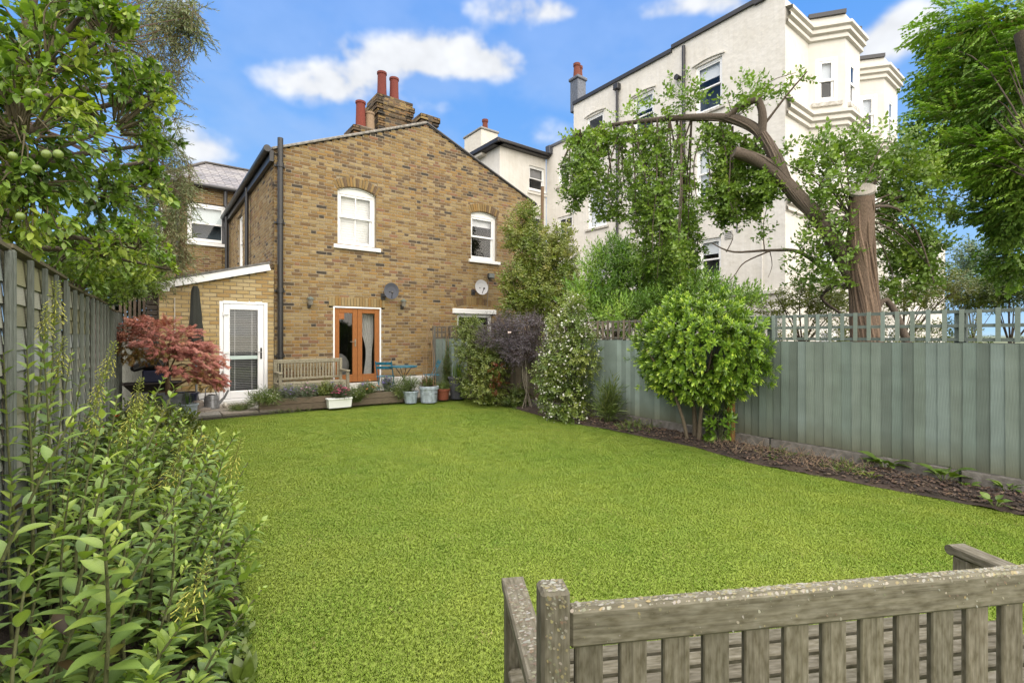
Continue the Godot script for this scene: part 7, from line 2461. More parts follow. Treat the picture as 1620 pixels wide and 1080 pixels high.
# ---------- benches ----------
func bench(called: String, label: String, at: Vector3, turn: float, L: float, s: Dictionary) -> Node3D:
	# back along local x, the seat reaching to local -z
	var t := thing(called, label, "bench", at, turn)
	var D: float = s.depth
	var c := Color(0.235, 0.22, 0.18)
	var tone := func() -> Color: return c * s.tone * rng.randf_range(0.85, 1.1)
	var post := 0.064
	for x in [0.0, L - post]:
		var m := MB.new()
		m.bx(x, x + post, 0.0, s.high, -post / 2, post / 2, tone.call(), 0.007)
		part("leg", m, M.teak_y, t)
		var f := MB.new()
		f.bx(x, x + post, 0.0, 0.63, -D - post / 2, -D + post / 2, tone.call(), 0.007)
		part("leg", f, M.teak_y, t)
		var a := MB.new()   # armrest with a rounded nose
		var w0: float = x - 0.006
		var w1: float = x + post + 0.006
		a.bx(w0, w1, 0.63, 0.668, -D - 0.03, -post / 2 - 0.002, tone.call(), 0.006)
		var k := a.v.size()
		a.tube(PackedVector3Array([Vector3(w0 + 0.001, 0.648, -D - 0.035), Vector3(w1 - 0.001, 0.648, -D - 0.035)]), PackedFloat32Array([0.02, 0.02]), 12, c * s.tone)
		part("armrest", a, M.teak_z, t)
		var sr := MB.new()
		sr.bx(x + 0.012, x + post - 0.012, 0.33, 0.405, -D + post / 2, -post / 2, tone.call(), 0.004)
		sr.bx(x + 0.014, x + post - 0.014, 0.12, 0.17, -D + post / 2, -post / 2, tone.call(), 0.004)
		part("side_rail", sr, M.teak_z, t)
	# top rail with a rounded upper edge, lower back rail
	var r := MB.new()
	r.bx(post, L - post, s.rail_y, s.rail_y + 0.088, -0.018, 0.02, c * s.tone, 0.009)
	part("top_rail", r, M.teak_x, t)
	var r2 := MB.new()
	r2.bx(post, L - post, 0.47, 0.52, -0.016, 0.016, tone.call(), 0.005)
	part("back_rail", r2, M.teak_x, t)
	var n: int = s.slats
	var pitch := (L - 2 * post) / n
	for i in n:
		var m := MB.new()
		var x := post + pitch * (i + 0.5) + rng.randf_range(-0.003, 0.003)
		m.bx(x - s.slat / 2, x + s.slat / 2, 0.515, s.rail_y + 0.004, -0.009, 0.008, tone.call(), 0.003)
		part("back_slat", m, M.teak_y, t)
	var fr := MB.new()
	fr.bx(post, L - post, 0.33, 0.405, -D - 0.012, -D + 0.016, tone.call(), 0.005)
	part("front_rail", fr, M.teak_x, t)
	var rr := MB.new()
	rr.bx(post, L - post, 0.33, 0.405, -0.012, 0.016, tone.call(), 0.005)
	part("rear_rail", rr, M.teak_x, t)
	var sn := 7
	for i in sn:
		var m := MB.new()
		var z := -D - 0.01 + (D - 0.03) * (i + 0.5) / sn
		m.bx(0.0 if i > 0 else post, L if i > 0 else L - post, 0.408 + rng.randf_range(-0.002, 0.002), 0.43, z - 0.029, z + 0.029, tone.call(), 0.004)
		part("seat_slat", m, M.teak_x, t)
	return t


func near_bench() -> void:
	var t := bench("garden_bench", "weathered grey teak bench with lichen, seen from behind in the near right corner", Vector3(0.685, 0, -0.795), -0.508, 1.86, {"depth": 0.56, "high": 0.95, "rail_y": 0.815, "slats": 17, "slat": 0.064, "tone": 1.0})
	# crusts of lichen, thickest along the upper edges
	var m := MB.new()
	var cols := [Color(0.21, 0.2, 0.155), Color(0.21, 0.18, 0.09), Color(0.24, 0.23, 0.19), Color(0.17, 0.165, 0.1), Color(0.12, 0.09, 0.06), Color(0.13, 0.135, 0.085)]
	var fleck := func(p: Vector3, nn: Vector3, r: float, col: Color) -> void:
		var b := facing(nn, Vector3(0.3, 0.2, 0.9))
		var k := m.v.size()
		var sd := 7
		m.v.append(p + nn * 0.0016); m.n.append(nn); m.c.append(col)
		for j in sd:
			var an := TAU * j / sd
			m.v.append(p + (b.x * cos(an) * 1.5 + b.z * sin(an)) * r * rng.randf_range(0.55, 1.2) + nn * 0.0004); m.n.append(nn); m.c.append(col)
		for j in sd:
			m.ix.append(k); m.ix.append(k + 1 + j); m.ix.append(k + 1 + (j + 1) % sd)
	for i in 3400:
		var x := rng.randf_range(0.066, 1.79)
		var dens := noise.get_noise_2d(x * 5.0, 3.0) + 0.25
		if rng.randf() > 0.45 + dens:
			continue
		var pick := rng.randf()
		var r := lerpf(0.0008, 0.0048, pow(rng.randf(), 2.2))
		if pick < 0.72:
			fleck.call(Vector3(x, 0.9032, rng.randf_range(-0.009, 0.011)), Vector3.UP, r, rc(cols[rng.randi() % 4], 0.2))
		elif pick < 0.9:
			fleck.call(Vector3(x, 0.8985, 0.0157), Vector3(0, 1, 1).normalized(), r, rc(cols[rng.randi() % 4], 0.2))
		else:
			fleck.call(Vector3(x, 0.895 - 0.075 * pow(rng.randf(), 2.0), 0.0202), Vector3.BACK, r * 0.8, rc(cols[rng.randi() % 6], 0.2))
	for i in 150:
		var y := 0.95 - 0.2 * pow(rng.randf(), 1.5)
		if rng.randf() < 0.4:
			fleck.call(Vector3(rng.randf_range(0.008, 0.056), 0.9502, rng.randf_range(-0.024, 0.024)), Vector3.UP, rng.randf_range(0.001, 0.005), rc(cols[rng.randi() % 4], 0.2))
		else:
			fleck.call(Vector3(rng.randf_range(0.008, 0.056), y - 0.008, 0.0322), Vector3.BACK, rng.randf_range(0.001, 0.004), rc(cols[rng.randi() % 6], 0.2))
	for i in 300:
		fleck.call(Vector3(rng.randf_range(0.0, 0.064), 0.6682, rng.randf_range(-0.55, -0.04)), Vector3.UP, rng.randf_range(0.001, 0.006), rc(cols[[0, 2, 4, 4, 3][rng.randi() % 5]], 0.2))
	part("lichen", m, M.plain, t).set_meta("kind", "stuff")


func patio_bench() -> void:
	bench("garden_bench", "small pale grey slatted bench against the house wall between the two doors", Vector3(3.62, 0.07, -11.2), PI, 1.45, {"depth": 0.5, "high": 0.92, "rail_y": 0.83, "slats": 20, "slat": 0.036, "tone": 1.9})


# ---------- things on the patio ----------
func pot_shape(m: MB, at: Vector3, r0: float, r1: float, h: float, rim: float, col: Color) -> void:
	m.lathe(Transform3D(Basis(), at), PackedVector2Array([Vector2(0.0, 0.0), Vector2(r0, 0.0), Vector2(lerpf(r0, r1, 0.5) + 0.004, h * 0.5), Vector2(r1, h - rim), Vector2(r1 + 0.018, h - rim + 0.004), Vector2(r1 + 0.02, h - 0.006), Vector2(r1 + 0.012, h), Vector2(r1 - 0.01, h), Vector2(r1 - 0.016, h - 0.05)]), 26, col)


func soil_top(at: Vector3, r: float, y: float) -> MB:
	var m := MB.new()
	m.lathe(Transform3D(Basis(), at + Vector3(0, y, 0)), PackedVector2Array([Vector2(r, 0.0), Vector2(r * 0.5, 0.012), Vector2(0.0, 0.016)]), 16, Color(0.06, 0.042, 0.03))
	return m


func pot(label: String, at: Vector3, r0: float, r1: float, h: float, rim: float, col: Color, m: Material, grp := "") -> Node3D:
	var t := thing("plant_pot", label, "plant pot", at, 0.0, grp)
	var b := MB.new()
	pot_shape(b, at, r0, r1, h, rim, col)
	part("pot", b, m, t)
	part("compost", soil_top(at, r1 - 0.012, h - 0.05), M.soil, t)
	return t


func patio_things() -> void:
	# red maple in a square grey planter
	var P := Vector3(0.33, 0.03, -10.5)
	var pt := thing("grey_planter", "square tapered slate grey planter holding the red maple", "planter", P)
	var pm := MB.new()
	var gc := Color(0.15, 0.165, 0.175)
	var B := Basis(Vector3.UP, 0.5)
	var q0 := []
	var q1 := []
	var q2 := []
	var q3 := []
	for k in 4:
		var d := B * Vector3([-1, 1, 1, -1][k], 0, [1, 1, -1, -1][k])
		q0.append(P + d * 0.16)
		q1.append(P + d * 0.235 + Vector3.UP * 0.44)
		q2.append(P + d * 0.215 + Vector3.UP * 0.44)
		q3.append(P + d * 0.21 + Vector3.UP * 0.38)
	for k in 4:
		var j := (k + 1) % 4
		pm.quad(q0[k], q0[j], q1[j], q1[k], gc)
		pm.quad(q1[k], q1[j], q2[j], q2[k], gc)
		pm.quad(q2[k], q2[j], q3[j], q3[k], gc)
	part("pot", pm, M.concrete, pt)
	var ps := MB.new()
	ps.quad(q3[0], q3[1], q3[2], q3[3], Color(0.07, 0.05, 0.035))
	part("compost", ps, M.soil, pt)
	var t := thing("japanese_maple", "small domed maple with fine dusky red leaves growing in the grey planter", "tree", P + Vector3(0, 0.38, 0))
	var tr := MB.new()
	var root := P + Vector3(0, 0.39, 0)
	var fork := P + Vector3(-0.02, 0.75, 0.0)
	limb(tr, [root, root + Vector3(-0.015, 0.15, 0.0), fork], 0.05, 0.034, 12, Color(0.2, 0.13, 0.08), 0.08)
	var ends := [Vector3(0.09, 1.62, -10.59), Vector3(-0.22, 1.34, -10.83), Vector3(0.40, 1.62, -10.24), Vector3(0.61, 1.35, -9.96), Vector3(0.86, 1.08, -9.66), Vector3(0.95, 0.75, -9.59), Vector3(0.30, 1.19, -9.97), Vector3(-0.04, 1.18, -10.46), Vector3(0.68, 0.97, -9.68), Vector3(0.60, 0.75, -9.85)]
	for e in ends:
		limb(tr, [fork, fork.lerp(e, 0.5) + Vector3(0, 0.08, 0) + rv() * 0.05, e], 0.018, 0.004, 6, Color(0.19, 0.13, 0.09))
	limb(tr, [root + Vector3(0, 0.12, 0), P + Vector3(0.25, 0.66, 0.1), P + Vector3(0.45, 0.8, 0.15)], 0.025, 0.008, 7, Color(0.2, 0.13, 0.08))
	part("trunk", tr, M.bark, t)
	var bag := Bag.new()
	var pal := [Color(0.3, 0.09, 0.07), Color(0.37, 0.13, 0.1), Color(0.44, 0.19, 0.145), Color(0.4, 0.17, 0.09)]
	var gp := [Color(0.2, 0.13, 0.03), Color(0.23, 0.16, 0.04), Color(0.25, 0.1, 0.04)]
	var ells := [[Vector3(0.09, 1.71, -10.64), Vector3(0.36, 0.10, 0.37), 90], [Vector3(0.40, 1.57, -10.24), Vector3(0.40, 0.12, 0.41), 120], [Vector3(-0.13, 1.51, -10.76), Vector3(0.34, 0.11, 0.35), 78], [Vector3(0.65, 1.31, -9.93), Vector3(0.37, 0.12, 0.39), 120], [Vector3(0.84, 1.08, -9.67), Vector3(0.28, 0.14, 0.30), 102], [Vector3(0.96, 0.77, -9.58), Vector3(0.15, 0.14, 0.19), 54], [Vector3(0.39, 1.24, -10.02), Vector3(0.37, 0.12, 0.38), 96], [Vector3(0.73, 0.86, -9.75), Vector3(0.26, 0.13, 0.28), 66], [Vector3(0.34, 0.96, -9.83), Vector3(0.19, 0.08, 0.22), 36], [Vector3(0.17, 1.40, -10.18), Vector3(0.37, 0.09, 0.38), 72]]
	for e in ells:
		var c: Vector3 = e[0]
		for i in int(e[2] * 1.1):
			var d := dir3()
			var p: Vector3 = c + d * e[1] * lerpf(0.3, 1.0, sqrt(rng.randf()))
			var out: Vector3 = (p - (fork + Vector3(0, 0.1, 0))) * Vector3(1, 0.3, 1)
			var y: Vector3 = out.normalized() + Vector3.DOWN * rng.randf_range(0.1, 0.6) + rv() * 0.35
			bag.add(Transform3D(facing(y, Vector3.UP + rv() * 0.4).scaled(Vector3.ONE * rng.randf_range(0.11, 0.19)), p), tint(pal, p, 2.5))
	for e in [[Vector3(-0.26, 1.23, -10.74), Vector3(0.27, 0.11, 0.29), 60], [Vector3(-0.04, 1.16, -10.35), Vector3(0.24, 0.11, 0.26), 50], [Vector3(0.85, 0.76, -9.55), Vector3(0.21, 0.11, 0.24), 36], [Vector3(0.30, 1.30, -9.97), Vector3(0.21, 0.09, 0.24), 30], [Vector3(-0.36, 1.40, -10.93), Vector3(0.16, 0.11, 0.19), 30]]:
		for i in int(e[2]):
			var p: Vector3 = e[0] + dir3() * e[1]
			bag.add(Transform3D(facing(rv() + Vector3.DOWN * 0.4, Vector3.UP + rv() * 0.4).scaled(Vector3.ONE * rng.randf_range(0.1, 0.16)), p), tint(gp, p, 2.5))
	var lm := MB.new()
	for i in 5:
		var o := Vector3(0, 0.15 + 0.16 * i, 0)
		for k in 7:
			var an := (k - 3) * 0.42 + (0.5 if i % 2 else -0.5)
			var ln := 0.4 - 0.05 * absf(k - 3)
			var f := rng.randf_range(0.85, 1.15)
			lm.leaf(Transform3D(Basis(Vector3(0, 0, 1), an) * Basis(Vector3.RIGHT, rng.randf_range(-0.6, 0.1)), o), ln, 0.07, 0.1, 0.35, 2, Color(f, f, f))
	many("crown", lm.mesh(M.leaf_matt), bag, t)
	# barbecue: a tray on legs and a covered box
	var b := thing("charcoal_barbecue", "black barbecue tray on thin legs behind the red maple", "barbecue", Vector3(0.0, 0.06, -11.2))
	var tm := MB.new()
	var bk := Color(0.035, 0.028, 0.024)
	var y0 := 0.62
	var bt := [Vector3(-0.33, y0, -11.0), Vector3(0.55, y0, -11.0), Vector3(0.55, y0, -11.4), Vector3(-0.33, y0, -11.4)]
	var bb := [Vector3(-0.2, y0 - 0.16, -11.07), Vector3(0.45, y0 - 0.16, -11.07), Vector3(0.45, y0 - 0.16, -11.33), Vector3(-0.2, y0 - 0.16, -11.33)]
	for k in 4:
		tm.quad(bb[k], bb[(k + 1) % 4], bt[(k + 1) % 4], bt[k], bk)
	tm.quad(bb[3], bb[2], bb[1], bb[0], bk)
	for k in 4:
		tm.bar(bt[k], bt[(k + 1) % 4], 0.025, 0.025, Color(0.06, 0.05, 0.045), 0.005)
	part("tray", tm, M.metal_dark, b)
	for q in [Vector3(-0.18, 0, -11.08), Vector3(0.43, 0, -11.08), Vector3(0.43, 0, -11.32), Vector3(-0.18, 0, -11.32)]:
		var l := MB.new()
		l.tube(PackedVector3Array([Vector3(q.x, 0.06, q.z), Vector3(q.x, y0 - 0.15, q.z)]), PackedFloat32Array([0.014, 0.014]), 8, bk)
		part("leg", l, M.metal_dark, b)
	var cv := thing("covered_box", "navy blue box with a black cover resting on the barbecue tray", "box", Vector3(0.05, y0, -11.2))
	var cm := MB.new()
	cm.bx(-0.05, 0.38, y0 + 0.01, y0 + 0.24, -11.34, -11.08, Color(0.02, 0.025, 0.06), 0.02)
	part("box", cm, M.plain, cv)
	var cc := MB.new()
	cc.bar(Vector3(-0.22, y0 + 0.27, -11.2), Vector3(0.25, y0 + 0.4, -11.22), 0.34, 0.12, Color(0.03, 0.03, 0.032), 0.04, Vector3.UP)
	cc.ball(Vector3(0.1, y0 + 0.33, -11.2), Vector3(0.26, 0.1, 0.16), Color(0.028, 0.028, 0.03), 6, 12)
	part("cover", cc, M.gloss_black, cv)
	# furled parasol
	var pr := thing("furled_parasol", "furled dark olive garden parasol standing beside the white door", "parasol", Vector3(0.78, 0.06, -11.0))
	var pl := MB.new()
	pl.tube(PackedVector3Array([Vector3(0.78, 0.1, -11.0), Vector3(0.76, 2.45, -11.0)]), PackedFloat32Array([0.019, 0.019]), 10, Color(0.3, 0.32, 0.33))
	part("pole", pl, M.metal_grey, pr)
	var ca := MB.new()
	var s := ca.v.size()
	var rows := 14
	var seg := 28
	for k in rows + 1:
		var f := float(k) / rows
		var y := lerpf(1.3, 2.46, f)
		for j in seg + 1:
			var an := TAU * j / seg
			var r := (lerpf(0.125, 0.055, f) if f < 0.99 else 0.035) * (1.0 + 0.13 * sin(an * 6.0 + f * 2.0) + 0.04 * sin(an * 13.0 + k))
			ca.v.append(Vector3(lerpf(0.775, 0.76, f) + cos(an) * r, y + 0.02 * sin(an * 6.0) * (1.0 - f), -11.0 - sin(an) * r))
			ca.n.append(Vector3(cos(an) - 0.5 * sin(an * 6.0) * sin(an), 0.05, -sin(an) - 0.5 * sin(an * 6.0) * cos(an)).normalized())
			ca.c.append(Color(0.036, 0.04, 0.034))
	for k in rows:
		for j in seg:
			var a := s + k * (seg + 1) + j
			for e in [a, a + seg + 1, a + 1, a + seg + 1, a + seg + 2, a + 1]:
				ca.ix.append(e)
	ca.tube(PackedVector3Array([Vector3(0.772, 1.62, -11.0), Vector3(0.772, 1.65, -11.0)]), PackedFloat32Array([0.125, 0.125]), 20, Color(0.06, 0.065, 0.06))
	part("canopy", ca, M.cloth, pr)
	var fb := MB.new()
	fb.lathe(Transform3D(Basis(), Vector3(0.78, 0.075, -11.0)), PackedVector2Array([Vector2(0.24, 0), Vector2(0.24, 0.05), Vector2(0.06, 0.08), Vector2(0.03, 0.3), Vector2(0.0, 0.3)]), 20, Color(0.12, 0.12, 0.12))
	part("base", fb, M.concrete, pr)
	# galvanised watering can
	var W := Vector3(1.02, 0.085, -10.95)
	var wt := thing("watering_can", "dented grey galvanised watering can beside the white door", "watering can", W)
	var wm := MB.new()
	wm.lathe(Transform3D(Basis(), W), PackedVector2Array([Vector2(0.0, 0.0), Vector2(0.135, 0.0), Vector2(0.14, 0.02), Vector2(0.122, 0.16), Vector2(0.125, 0.17), Vector2(0.115, 0.25), Vector2(0.11, 0.255), Vector2(0.06, 0.25)]), 22, Color(0.26, 0.27, 0.28))
	part("body", wm, M.metal_grey, wt)
	var hm := MB.new()
	hm.tube(curve([W + Vector3(-0.1, 0.22, 0.02), W + Vector3(-0.09, 0.4, 0.02), W + Vector3(0.02, 0.42, 0.02), W + Vector3(0.09, 0.25, 0.02)], 5), taper(16, 0.011, 0.011), 6, Color(0.22, 0.23, 0.24))
	hm.tube(curve([W + Vector3(-0.12, 0.2, 0.0), W + Vector3(-0.2, 0.17, 0.0), W + Vector3(-0.13, 0.06, 0.0)], 5), taper(11, 0.01, 0.01), 6, Color(0.22, 0.23, 0.24))
	part("handle", hm, M.metal_grey, wt)
	var sm := MB.new()
	sm.tube(PackedVector3Array([W + Vector3(0.11, 0.07, 0), W + Vector3(0.22, 0.2, 0), W + Vector3(0.29, 0.34, 0)]), PackedFloat32Array([0.03, 0.022, 0.018]), 8, Color(0.24, 0.25, 0.26))
	part("spout", sm, M.metal_grey, wt)
	var op := MB.new()
	op.ball(W + Vector3(0.0, 0.25, 0.0), Vector3(0.075, 0.03, 0.075), Color(0.03, 0.03, 0.03), 4, 12)
	part("opening", op, M.plain, wt)
	# stones, tub and pots by the foot of the parasol
	var tb := thing("dark_blue_tub", "dark navy tub with bare earth between the maple and the parasol", "tub", Vector3(0.58, 0.06, -11.05))
	var tbm := MB.new()
	pot_shape(tbm, Vector3(0.58, 0.06, -11.05), 0.2, 0.24, 0.36, 0.04, Color(0.018, 0.022, 0.05))
	part("tub", tbm, M.glaze, tb)
	part("compost", soil_top(Vector3(0.58, 0.06, -11.05), 0.23, 0.34), M.soil, tb)
	var sp := thing("pale_blue_pot", "small pale blue bucket pot with spiky shoots beside the grey planter", "plant pot", Vector3(0.62, 0.05, -10.35))
	var spm := MB.new()
	pot_shape(spm, Vector3(0.62, 0.05, -10.35), 0.11, 0.135, 0.23, 0.03, Color(0.34, 0.41, 0.47))
	part("pot", spm, M.glaze, sp)
	part("compost", soil_top(Vector3(0.62, 0.05, -10.35), 0.13, 0.2), M.soil, sp)
	blades("spring_onions", "upright green blades growing in the small pale blue bucket pot", Vector3(0.62, 0.25, -10.35), 16, 0.28, 0.06, Color(0.1, 0.17, 0.05))
	for q in [[Vector3(0.83, 0.08, -10.72), Vector3(0.17, 0.05, 0.1), "flat grey stone slab lying left of the watering can"], [Vector3(0.78, 0.16, -10.9), Vector3(0.1, 0.1, 0.09), "squat grey stone by the foot of the parasol"]]:
		var st := thing("stone", q[2], "stone", q[0])
		var g := MB.new()
		g.box(Transform3D(Basis(Vector3.UP, rng.randf()), q[0]), q[1] * 2.0, Color(0.22, 0.19, 0.16), 0.035)
		part("block", g, M.stone, st)
	var wb := thing("white_ball", "small white round finial on the ground beside the watering can", "ornament", Vector3(1.24, 0.08, -10.9))
	var wbm := MB.new()
	wbm.ball(Vector3(1.24, 0.13, -10.9), Vector3(0.045, 0.055, 0.045), Color(0.62, 0.58, 0.5), 7, 12)
	part("ball", wbm, M.glaze, wb)


func blades(called: String, label: String, at: Vector3, n: int, h: float, spread: float, col: Color, cat := "plant") -> void:
	var t := thing(called, label, cat, at)
	var m := MB.new()
	for i in n:
		var a := rng.randf() * TAU
		var d := Vector3(cos(a) * rng.randf_range(0.05, 0.5), 1, sin(a) * rng.randf_range(0.05, 0.5))
		var hh := h * rng.randf_range(0.6, 1.1)
		m.leaf(Transform3D(facing(d, Vector3(cos(a), 0.3, sin(a))), at + Vector3(cos(a), 0, sin(a)) * spread * rng.randf()), hh, 0.012 + hh * 0.025, 0.3, 0.25, 4, rc(col, 0.2), Color(0, 0, 0, 0), 0.2)
	part("blades", m, M.leaf, t)


func flower_planters() -> void:
	var sp := sprig(9, 0.45, 0.13, 1.2, 0.5, 2, 0.2, 0.2, 1.25).mesh(M.leaf)
	var gr := sprig(10, 0.6, 0.05, 1.0, 0.2, 2, 0.1, 0.3, 1.15, 0.5, false).mesh(M.leaf)
	var fl := flower_unit(5).mesh(M.petal)
	var G := [Color(0.088, 0.140, 0.034), Color(0.132, 0.196, 0.046), Color(0.191, 0.245, 0.062)]
	var L := [Color(0.147, 0.182, 0.139), Color(0.191, 0.224, 0.154)]
	for q in [[Vector3(1.72, 0.03, -10.12), Vector3(2.98, 0.03, -9.93), "long low planter of old brown planks, left of the white trough"], [Vector3(3.4, 0.03, -9.95), Vector3(4.5, 0.03, -9.8), "weathered plank planter between the white trough and the blue pots"]]:
		var a: Vector3 = q[0]
		var b: Vector3 = q[1]
		var t := thing("wooden_planter", q[2], "planter", a, 0.0, "plank planters along the patio edge")
		var d := (b - a).normalized()
		var back := Vector3.UP.cross(d)
		if back.z > 0:
			back = -back
		for k in 2:
			var f := MB.new()
			f.bar(a + Vector3.UP * (0.07 + 0.125 * k), b + Vector3.UP * (0.07 + 0.125 * k), 0.12, 0.03, Color(0.13, 0.1, 0.07) * rng.randf_range(0.8, 1.25), 0.006, back)
			part("plank", f, M.wood_x, t)
			var r := MB.new()
			r.bar(a + back * 0.32 + Vector3.UP * (0.07 + 0.125 * k), b + back * 0.32 + Vector3.UP * (0.07 + 0.125 * k), 0.12, 0.03, Color(0.12, 0.09, 0.065), 0.006, back)
			part("plank", r, M.wood_x, t)
		for e in [a, b]:
			var c := MB.new()
			c.bar(e + back * 0.0 + Vector3.UP * 0.13, e + back * 0.32 + Vector3.UP * 0.13, 0.25, 0.03, Color(0.11, 0.085, 0.06), 0.004, d)
			part("end_board", c, M.wood_z, t)
		var s := MB.new()
		s.quad(a + Vector3.UP * 0.2, b + Vector3.UP * 0.2, b + back * 0.32 + Vector3.UP * 0.2, a + back * 0.32 + Vector3.UP * 0.2, Color(0.06, 0.045, 0.03))
		part("compost", s, M.soil, t)
	var y := 0.22
	herb("white_gaura", "airy green plant with tiny white flowers spilling from the left planter end", "plant", Vector3(1.85, y - 0.05, -10.2), 70, 0.34, 0.28, G, gr, 0.15, "", fl, Color(0.7, 0.7, 0.66), 50, 0.022)
	herb("lavender", "lavender with mauve heads in the left half of the brown plank planter", "plant", Vector3(2.25, y, -10.15), 60, 0.34, 0.2, L, gr, 0.13, "", fl, Color(0.2, 0.16, 0.36), 60, 0.04)
	herb("dianthus", "pale pink flowers among grey leaves in the middle of the plank planter", "plant", Vector3(2.55, y, -10.1), 50, 0.36, 0.17, L, gr, 0.13, "", fl, Color(0.5, 0.26, 0.4), 24, 0.045)
	herb("lavender", "lavender with mauve heads near the yellow green bush in the plank planter", "plant", Vector3(2.7, y, -10.12), 44, 0.32, 0.14, L, gr, 0.13, "", fl, Color(0.19, 0.16, 0.34), 44, 0.04)
	herb("euphorbia", "yellow green leafy plant at the right end of the plank planter", "plant", Vector3(2.92, y, -10.05), 60, 0.42, 0.16, [Color(0.13, 0.18, 0.03), Color(0.18, 0.22, 0.04)], sp, 0.12)
	herb("catmint", "low blue grey catmint spilling just left of the white trough", "plant", Vector3(3.1, 0.2, -10.2), 44, 0.34, 0.15, L, gr, 0.12, "", fl, Color(0.17, 0.17, 0.36), 30, 0.035)
	var T := Vector3(3.12, 0.05, -9.82)
	var tr := thing("white_trough", "rectangular white trough planter standing on the lawn edge", "planter", T)
	var tm := MB.new()
	var q0 := []
	var q1 := []
	for k in 4:
		var d := Vector3([-1, 1, 1, -1][k], 0, [1, 1, -1, -1][k])
		q0.append(T + d * Vector3(0.22, 0, 0.075) + Vector3(0, 0.0, 0))
		q1.append(T + d * Vector3(0.235, 0, 0.09) + Vector3(0, 0.18, 0))
	for k in 4:
		tm.quad(q0[k], q0[(k + 1) % 4], q1[(k + 1) % 4], q1[k], Color(0.66, 0.68, 0.66))
	for k in 4:
		tm.bar(q1[k], q1[(k + 1) % 4], 0.03, 0.03, Color(0.68, 0.7, 0.68), 0.006)
	part("trough", tm, M.white_paint, tr)
	var tc := MB.new()
	tc.bx(T.x - 0.22, T.x + 0.22, T.y + 0.1, T.y + 0.15, T.z - 0.08, T.z + 0.08, Color(0.06, 0.045, 0.03))
	part("compost", tc, M.soil, tr)
	herb("pink_flowers", "clump with bright pink flower heads growing in the white trough", "plant", T + Vector3(0.03, 0.14, 0), 60, 0.34, 0.17, [Color(0.07, 0.09, 0.06), Color(0.1, 0.14, 0.06)], gr, 0.12, "", fl, Color(0.55, 0.1, 0.22), 40, 0.05)
	herb("erigeron", "bushy green plant with small white daisies right of the white trough", "plant", Vector3(3.5, 0.12, -9.9), 70, 0.38, 0.2, G, sp, 0.1, "", fl, Color(0.7, 0.66, 0.62), 26, 0.025)
	herb("orange_poppies", "pale orange flowers in front of the glazed wooden doors", "plant", Vector3(3.8, y, -9.98), 50, 0.36, 0.2, G, sp, 0.1, "", fl, Color(0.5, 0.22, 0.08), 12, 0.055)
	herb("bluebells", "low purple flowers in the right hand plank planter before the doors", "plant", Vector3(3.72, y, -10.02), 36, 0.3, 0.13, L, gr, 0.12, "", fl, Color(0.17, 0.14, 0.4), 30, 0.04)
	herb("lavender", "tall deep violet lavender at the right end of the right planter", "plant", Vector3(4.22, y, -9.98), 50, 0.44, 0.13, L, gr, 0.13, "", fl, Color(0.14, 0.12, 0.36), 60, 0.045)
	herb("white_gaura", "airy white flowered plant between the right planter and the smaller blue pot", "plant", Vector3(4.42, 0.1, -9.85), 70, 0.5, 0.22, G, gr, 0.14, "", fl, Color(0.7, 0.7, 0.68), 40, 0.025)
	herb("edging_weeds", "tuft of green weeds on the paving in front of the white door", "plant", Vector3(1.45, 0.08, -10.4), 50, 0.14, 0.22, G, gr, 0.09)
	# straggling plants along the foot of the planters
	var bag := Bag.new()
	for i in 420:
		var x := rng.randf_range(1.6, 5.9)
		bag.add(Transform3D(facing(Vector3.UP + rv() * 0.7, rv()).scaled(Vector3.ONE * rng.randf_range(0.05, 0.1)), Vector3(x, 0.01, far_edge(x) + rng.randf_range(-0.05, 0.05))), rc(G[rng.randi() % 3], 0.2))
	var o := many("edge_weeds", sp, bag, self)
	tag(o, "straggling green weeds along the lawn's far edge", "ground cover")


